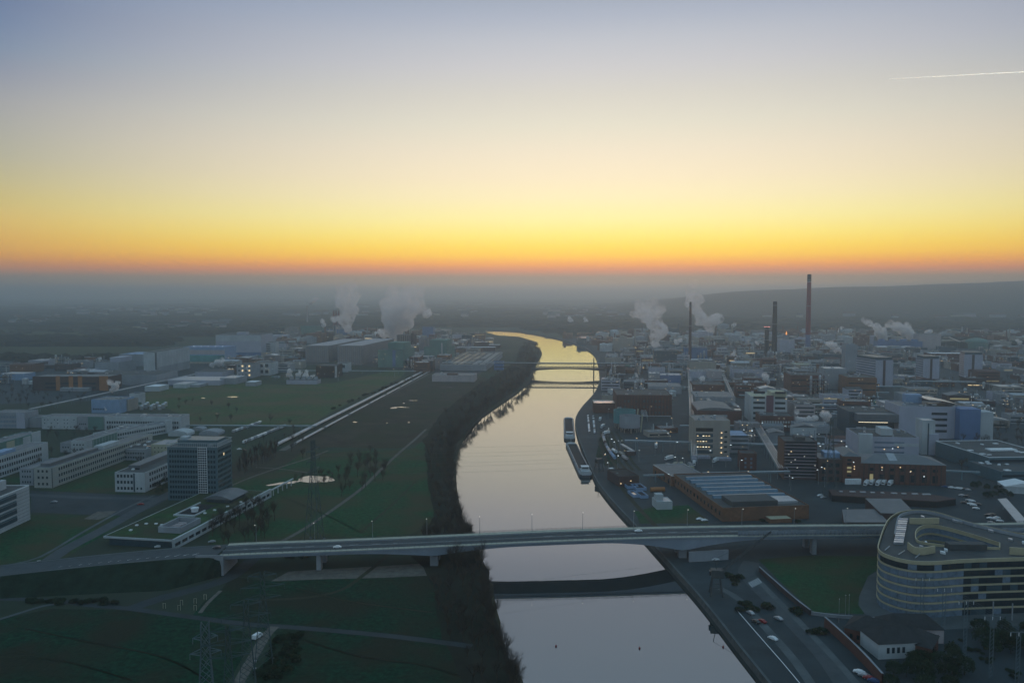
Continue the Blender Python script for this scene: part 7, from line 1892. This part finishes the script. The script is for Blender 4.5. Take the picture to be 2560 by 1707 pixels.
far_wood('distant_woodland', [(-200, 2800, 741, 756, 500, 60, 160), (-200, 2800, 752, 790, 800, 25, 90), (-200, 1000, 792, 822, 420, 14, 40), (1000, 1330, 790, 818, 240, 14, 36), (1330, 2700, 786, 826, 620, 12, 40), (-100, 420, 844, 866, 300, 8, 18), (420, 760, 822, 842, 160, 8, 22), (2360, 2700, 822, 870, 200, 8, 20), (-100, 300, 896, 908, 90, 5, 10), (1330, 1520, 812, 846, 140, 8, 20)], M_WOODS, 13)
M_WOOD2 = mat('hazel_woodland', (0.050, 0.046, 0.036), 1, .4, .02, spec=0)
far_wood('distant_copse', [(-200, 2800, 750, 800, 500, 20, 60), (1400, 2700, 800, 836, 240, 10, 30), (-200, 900, 800, 840, 220, 8, 24)], M_WOOD2, 11)
sheetz = [(x, y, w_, h_) for x, y, w_, h_ in [(random.uniform(-100, 2650), random.uniform(748, 812), random.uniform(40, 160), random.uniform(1.0, 3.5)) for k in range(70)]]
for k, (x, y, w_, h_) in enumerate(sheetz):
    sheet('distant_field', [G(px_, py_).xy for px_, py_ in ((x, y), (x + w_, y + h_ * .1), (x + w_ * .95, y + h_), (x + w_ * .04, y + h_ * .9))], (M_FIELD, M_GRASS, M_BROWN)[k % 3], .05 + .004 * (k % 12))
HM = []
for k in range(4):
    w_, d, h = 11 + k * 2, 9, 6 + k
    HM.append((MB().box(0, 0, 0, w_, d, h).mesh('wall', (W_WHITE, W_YEL, W_GREY, W_PINK)[k]), MB().add([(-.4, -.4, h), (w_ + .4, -.4, h), (w_ + .4, d + .4, h), (-.4, d + .4, h), (-.4, d / 2, h + 4), (w_ + .4, d / 2, h + 4)], [(0, 1, 5, 4), (2, 3, 4, 5), (0, 4, 3), (1, 2, 5), (3, 2, 1, 0)]).mesh('roof', (R_RED, R_DARK, R_RED, R_GREY)[k])))
for reg, cnt, lab, sc in (((160, 540, 772, 792), 60, 'tiny pale house in the far village beyond the meadows', 2.4), ((330, 560, 808, 826), 50, 'tiny house in the village edge behind the high-bay store', 1.5), ((1350, 1620, 768, 800), 44, 'tiny house in the hazy town behind the slim chimney plume', 2.2), ((1900, 2560, 750, 800), 60, 'tiny house in the hazy town below the hills', 2.6), ((690, 1200, 762, 800), 40, 'tiny house in the haze behind the steam plumes', 2.4), ((0, 160, 790, 815), 20, 'tiny pale house in the haze behind the far meadow', 1.6)):
    for k in range(cnt):
        q = G(random.uniform(*reg[:2]), random.uniform(*reg[2:])); mwall, mroof = random.choice(HM)
        o = thing('far_house', lab, 'house', (q.x, q.y, 0), random.uniform(-.5, .5), lab[5:]); o.scale = (sc * random.uniform(.8, 2.2), sc, sc * random.uniform(.8, 1.4)); link('wall', mwall, o); link('roof', mroof, o)
# ------------------------------------------------------------------ steam
def steam_mat(name, dens, scale, col=(1.0, 0.97, 0.96), thr=.38, fade=1.0):
    m = bpy.data.materials.new(name); m.use_nodes = True; t = m.node_tree; t.nodes.clear()
    pv = nd(t, 'ShaderNodeVolumePrincipled'); pv.inputs['Color'].default_value = (*col, 1); pv.inputs['Anisotropy'].default_value = .5
    g = nd(t, 'ShaderNodeNewGeometry'); n = nd(t, 'ShaderNodeTexNoise'); n.inputs['Scale'].default_value = scale; n.inputs['Detail'].default_value = 3; n.inputs['Roughness'].default_value = .6
    lk(t, g.outputs['Position'], n.inputs['Vector'])
    mr = nd(t, 'ShaderNodeMapRange'); lk(t, n.outputs['Fac'], mr.inputs[0]); mr.inputs[1].default_value = thr; mr.inputs[2].default_value = thr + .22
    tcx = nd(t, 'ShaderNodeTexCoord'); sp = nd(t, 'ShaderNodeSeparateXYZ'); lk(t, tcx.outputs['Generated'], sp.inputs[0])
    fd = nd(t, 'ShaderNodeMapRange', interpolation_type='SMOOTHSTEP'); lk(t, sp.outputs['Z'], fd.inputs[0]); fd.inputs[1].default_value = .25; fd.inputs[2].default_value = 1.0; fd.inputs[3].default_value = 1.0; fd.inputs[4].default_value = 1 - .93 * fade
    d = mth(t, 'MULTIPLY', mth(t, 'MULTIPLY', mr.outputs[0], fd.outputs[0]), dens)
    lk(t, d, pv.inputs['Density']); om = nd(t, 'ShaderNodeOutputMaterial'); lk(t, pv.outputs[0], om.inputs['Volume'])
    return m
def plume(label, base, puffs, z0=None, dens=None, fade=1.0):
    # base: picture point where the source stands; puffs: (x, y, radius) in picture units at the same distance
    b0 = G(*base); kx = DEP(b0) / FPX
    bm = bmesh.new(); rmin = 1e9
    for x, y, r in puffs:
        R = r * kx; rmin = min(rmin, R)
        for k in range(4):
            jx, jy, jz = (random.uniform(-.55, .55) * R for _ in range(3)) if k else (0, 0, 0)
            c = Vector(((x - CXP) * kx + jx, b0.y + jy, ZAT(b0.y, y) + jz))
            ret = bmesh.ops.create_icosphere(bm, subdivisions=2, radius=R * (random.uniform(.45, .75) if k else .85))
            for v in ret['verts']:
                v.co += c
    me = bpy.data.meshes.new('steam_plume'); bm.to_mesh(me); bm.free()
    o = link('steam_plume', me, None, label, 'steam')
    rm = o.modifiers.new('union', 'REMESH'); rm.mode = 'VOXEL'; rm.voxel_size = max(.8, rmin * .22)
    tx = bpy.data.textures.new('billow', 'CLOUDS'); tx.noise_scale = max(3.0, rmin * 1.3); tx.noise_depth = 3
    dm = o.modifiers.new('billow', 'DISPLACE'); dm.texture = tx; dm.strength = rmin * .9; dm.mid_level = .55; dm.texture_coords = 'GLOBAL'
    ravg = sum(p[2] for p in puffs) / len(puffs) * kx
    me.materials.append(steam_mat('steam_' + str(len(bpy.data.materials)), dens * 3.0 if dens else 7.0 / ravg, 1.1 / ravg, fade=fade))
    return o
random.seed(33)
plume('largest pinkish steam plume rising from the dark brown cooling block', (1010, 872), [(988, 840, 22), (985, 815, 30), (1000, 795, 36), (985, 775, 36), (1020, 772, 34), (1000, 750, 34), (1045, 762, 26), (1068, 782, 15), (1020, 730, 28), (985, 728, 24), (955, 832, 14), (1045, 735, 22)], dens=.055)
plume('broad steam plume behind the three thin chimneys', (870, 850), [(866, 812, 16), (868, 795, 24), (878, 775, 24), (862, 758, 24), (885, 745, 22), (860, 728, 22), (880, 712, 20), (838, 800, 12)], dens=.045)
plume('small puff beside the three thin chimneys', (812, 845), [(811, 812, 8), (806, 803, 7)])
plume('drifting puff at the lone thin far chimney', (770, 812), [(778, 755, 7), (788, 750, 6), (795, 746, 5)])
plume('tall rounded steam plume beside the slim red chimney', (1640, 885), [(1638, 855, 15), (1640, 838, 21), (1652, 822, 22), (1632, 806, 24), (1618, 788, 26), (1640, 780, 24), (1605, 768, 24), (1632, 755, 20), (1585, 785, 15)], dens=.055)
plume('leaning steam plume behind the slim red chimney', (1778, 852), [(1778, 826, 10), (1772, 812, 20), (1784, 800, 20), (1752, 796, 20), (1740, 775, 18), (1728, 758, 16), (1745, 745, 16), (1722, 735, 14), (1730, 712, 13)], dens=.05)
plume('steam bank from the first blue cooling cell', (2205, 866), [(2205, 846, 15), (2204, 832, 16), (2190, 818, 13), (2172, 808, 11), (2158, 800, 10)])
plume('wider steam bank from the last blue cooling cells', (2285, 866), [(2290, 848, 10), (2276, 838, 16), (2258, 826, 18), (2242, 816, 17), (2225, 808, 13), (2268, 815, 13)])
plume('curling white steam from the white flue', (2117, 930), [(2112, 881, 5), (2103, 878, 7), (2092, 874, 8), (2080, 866, 9), (2070, 860, 9), (2078, 855, 6)])
for lab, bx, by_, pf in (
    ('small twin puffs over the town behind the river, outer one', 1427, 812, [(1427, 802, 7), (1425, 795, 6)]), ('small twin puffs over the town behind the river, inner one', 1465, 812, [(1465, 803, 7), (1462, 796, 5)]),
    ('steam puff beside the stepped grey process house', 250, 908, [(250, 900, 6), (250, 895, 5)]), ('steam cloud above the light blue workshop', 285, 990, [(280, 975, 8), (287, 965, 11), (276, 955, 9), (296, 958, 7)]), ('thin wisp before the laboratory blocks', 265, 1036, [(265, 1024, 4), (262, 1017, 3)]),
    ('steam drifting before the mural hall', 535, 920, [(530, 912, 8), (544, 906, 12), (556, 900, 9)]), ('first of the cooler bank puffs', 724, 952, [(724, 938, 8), (724, 926, 7), (722, 914, 4)]), ('second of the cooler bank puffs', 746, 952, [(746, 938, 9), (750, 928, 7)]), ('third of the cooler bank puffs', 763, 952, [(764, 938, 9), (766, 928, 6)]), ('last of the cooler bank puffs', 780, 952, [(778, 943, 6), (784, 938, 4)]),
    ('low steam swirl over the cooling house by the pink office', 2000, 1076, [(2000, 1052, 13), (2020, 1050, 12), (2038, 1044, 10), (1990, 1030, 9)]), ('rising steam ball beside the pink office', 2064, 1076, [(2066, 1048, 11), (2064, 1034, 13), (2056, 1030, 9)]), ('steam puff behind the plum-striped office', 1914, 965, [(1914, 948, 9), (1912, 938, 11), (1918, 955, 8)]),
    ('faint steam behind the rose flat block', 1838, 915, [(1840, 898, 7), (1834, 886, 6), (1836, 878, 5)]), ('steam ball on the rust-fronted block', 1756, 968, [(1756, 952, 8), (1755, 945, 8)]), ('puff beside the tallest chimney', 2098, 845, [(2098, 832, 6), (2100, 824, 6), (2105, 818, 5)]), ('puff behind the far tower block', 2456, 925, [(2456, 912, 8), (2454, 905, 7)]),
    ('small yellowish puffs beside the lamp-studded plant stack', 2325, 850, [(2318, 832, 9), (2325, 828, 8)]), ('puff at the far edge beside the white tank', 2548, 868, [(2548, 858, 7), (2542, 850, 5)]), ('faint curl between black twin chimneys and flare', 1892, 880, [(1893, 860, 4), (1890, 855, 4)]), ('small puff near the slim chimney foot', 1690, 880, [(1690, 855, 8), (1700, 850, 7)]), ('puff beyond the grey flat tank', 1830, 830, [(1832, 815, 6), (1838, 810, 5)]), ('puff beside the steaming brown block', 950, 850, [(945, 838, 12), (955, 832, 10)])):
    plume(lab, (bx, by_), pf)
# contrail high above the haze
a, b_ = Vector((14900, 31500, 8800)), Vector((21500, 32800, 9500))
mc = bpy.data.materials.new('contrail_ice'); mc.use_nodes = True; t = mc.node_tree; t.nodes.clear()
tl = nd(t, 'ShaderNodeBsdfTranslucent'); tl.inputs[0].default_value = (1, .95, .85, 1); dfc = nd(t, 'ShaderNodeBsdfDiffuse'); dfc.inputs[0].default_value = (1, .95, .85, 1); ac = nd(t, 'ShaderNodeAddShader'); lk(t, tl.outputs[0], ac.inputs[0]); lk(t, dfc.outputs[0], ac.inputs[1]); om = nd(t, 'ShaderNodeOutputMaterial'); lk(t, ac.outputs[0], om.inputs[0])
def sky_pt(px_, py_, Y):
    u, v = (px_ - CXP) / FPX, (CYP - py_) / FPX
    d = Vector((u, CS + v * SN, -SN + v * CS)); return d * (Y / d.y) + Vector((0, 0, CAM_H))
MB().tube(sky_pt(2222, 198, 33000), sky_pt(2640, 176, 33500), 5, 20, 8).build('contrail', mc, label='thin straight aircraft contrail high in the clear evening sky', cat='contrail')
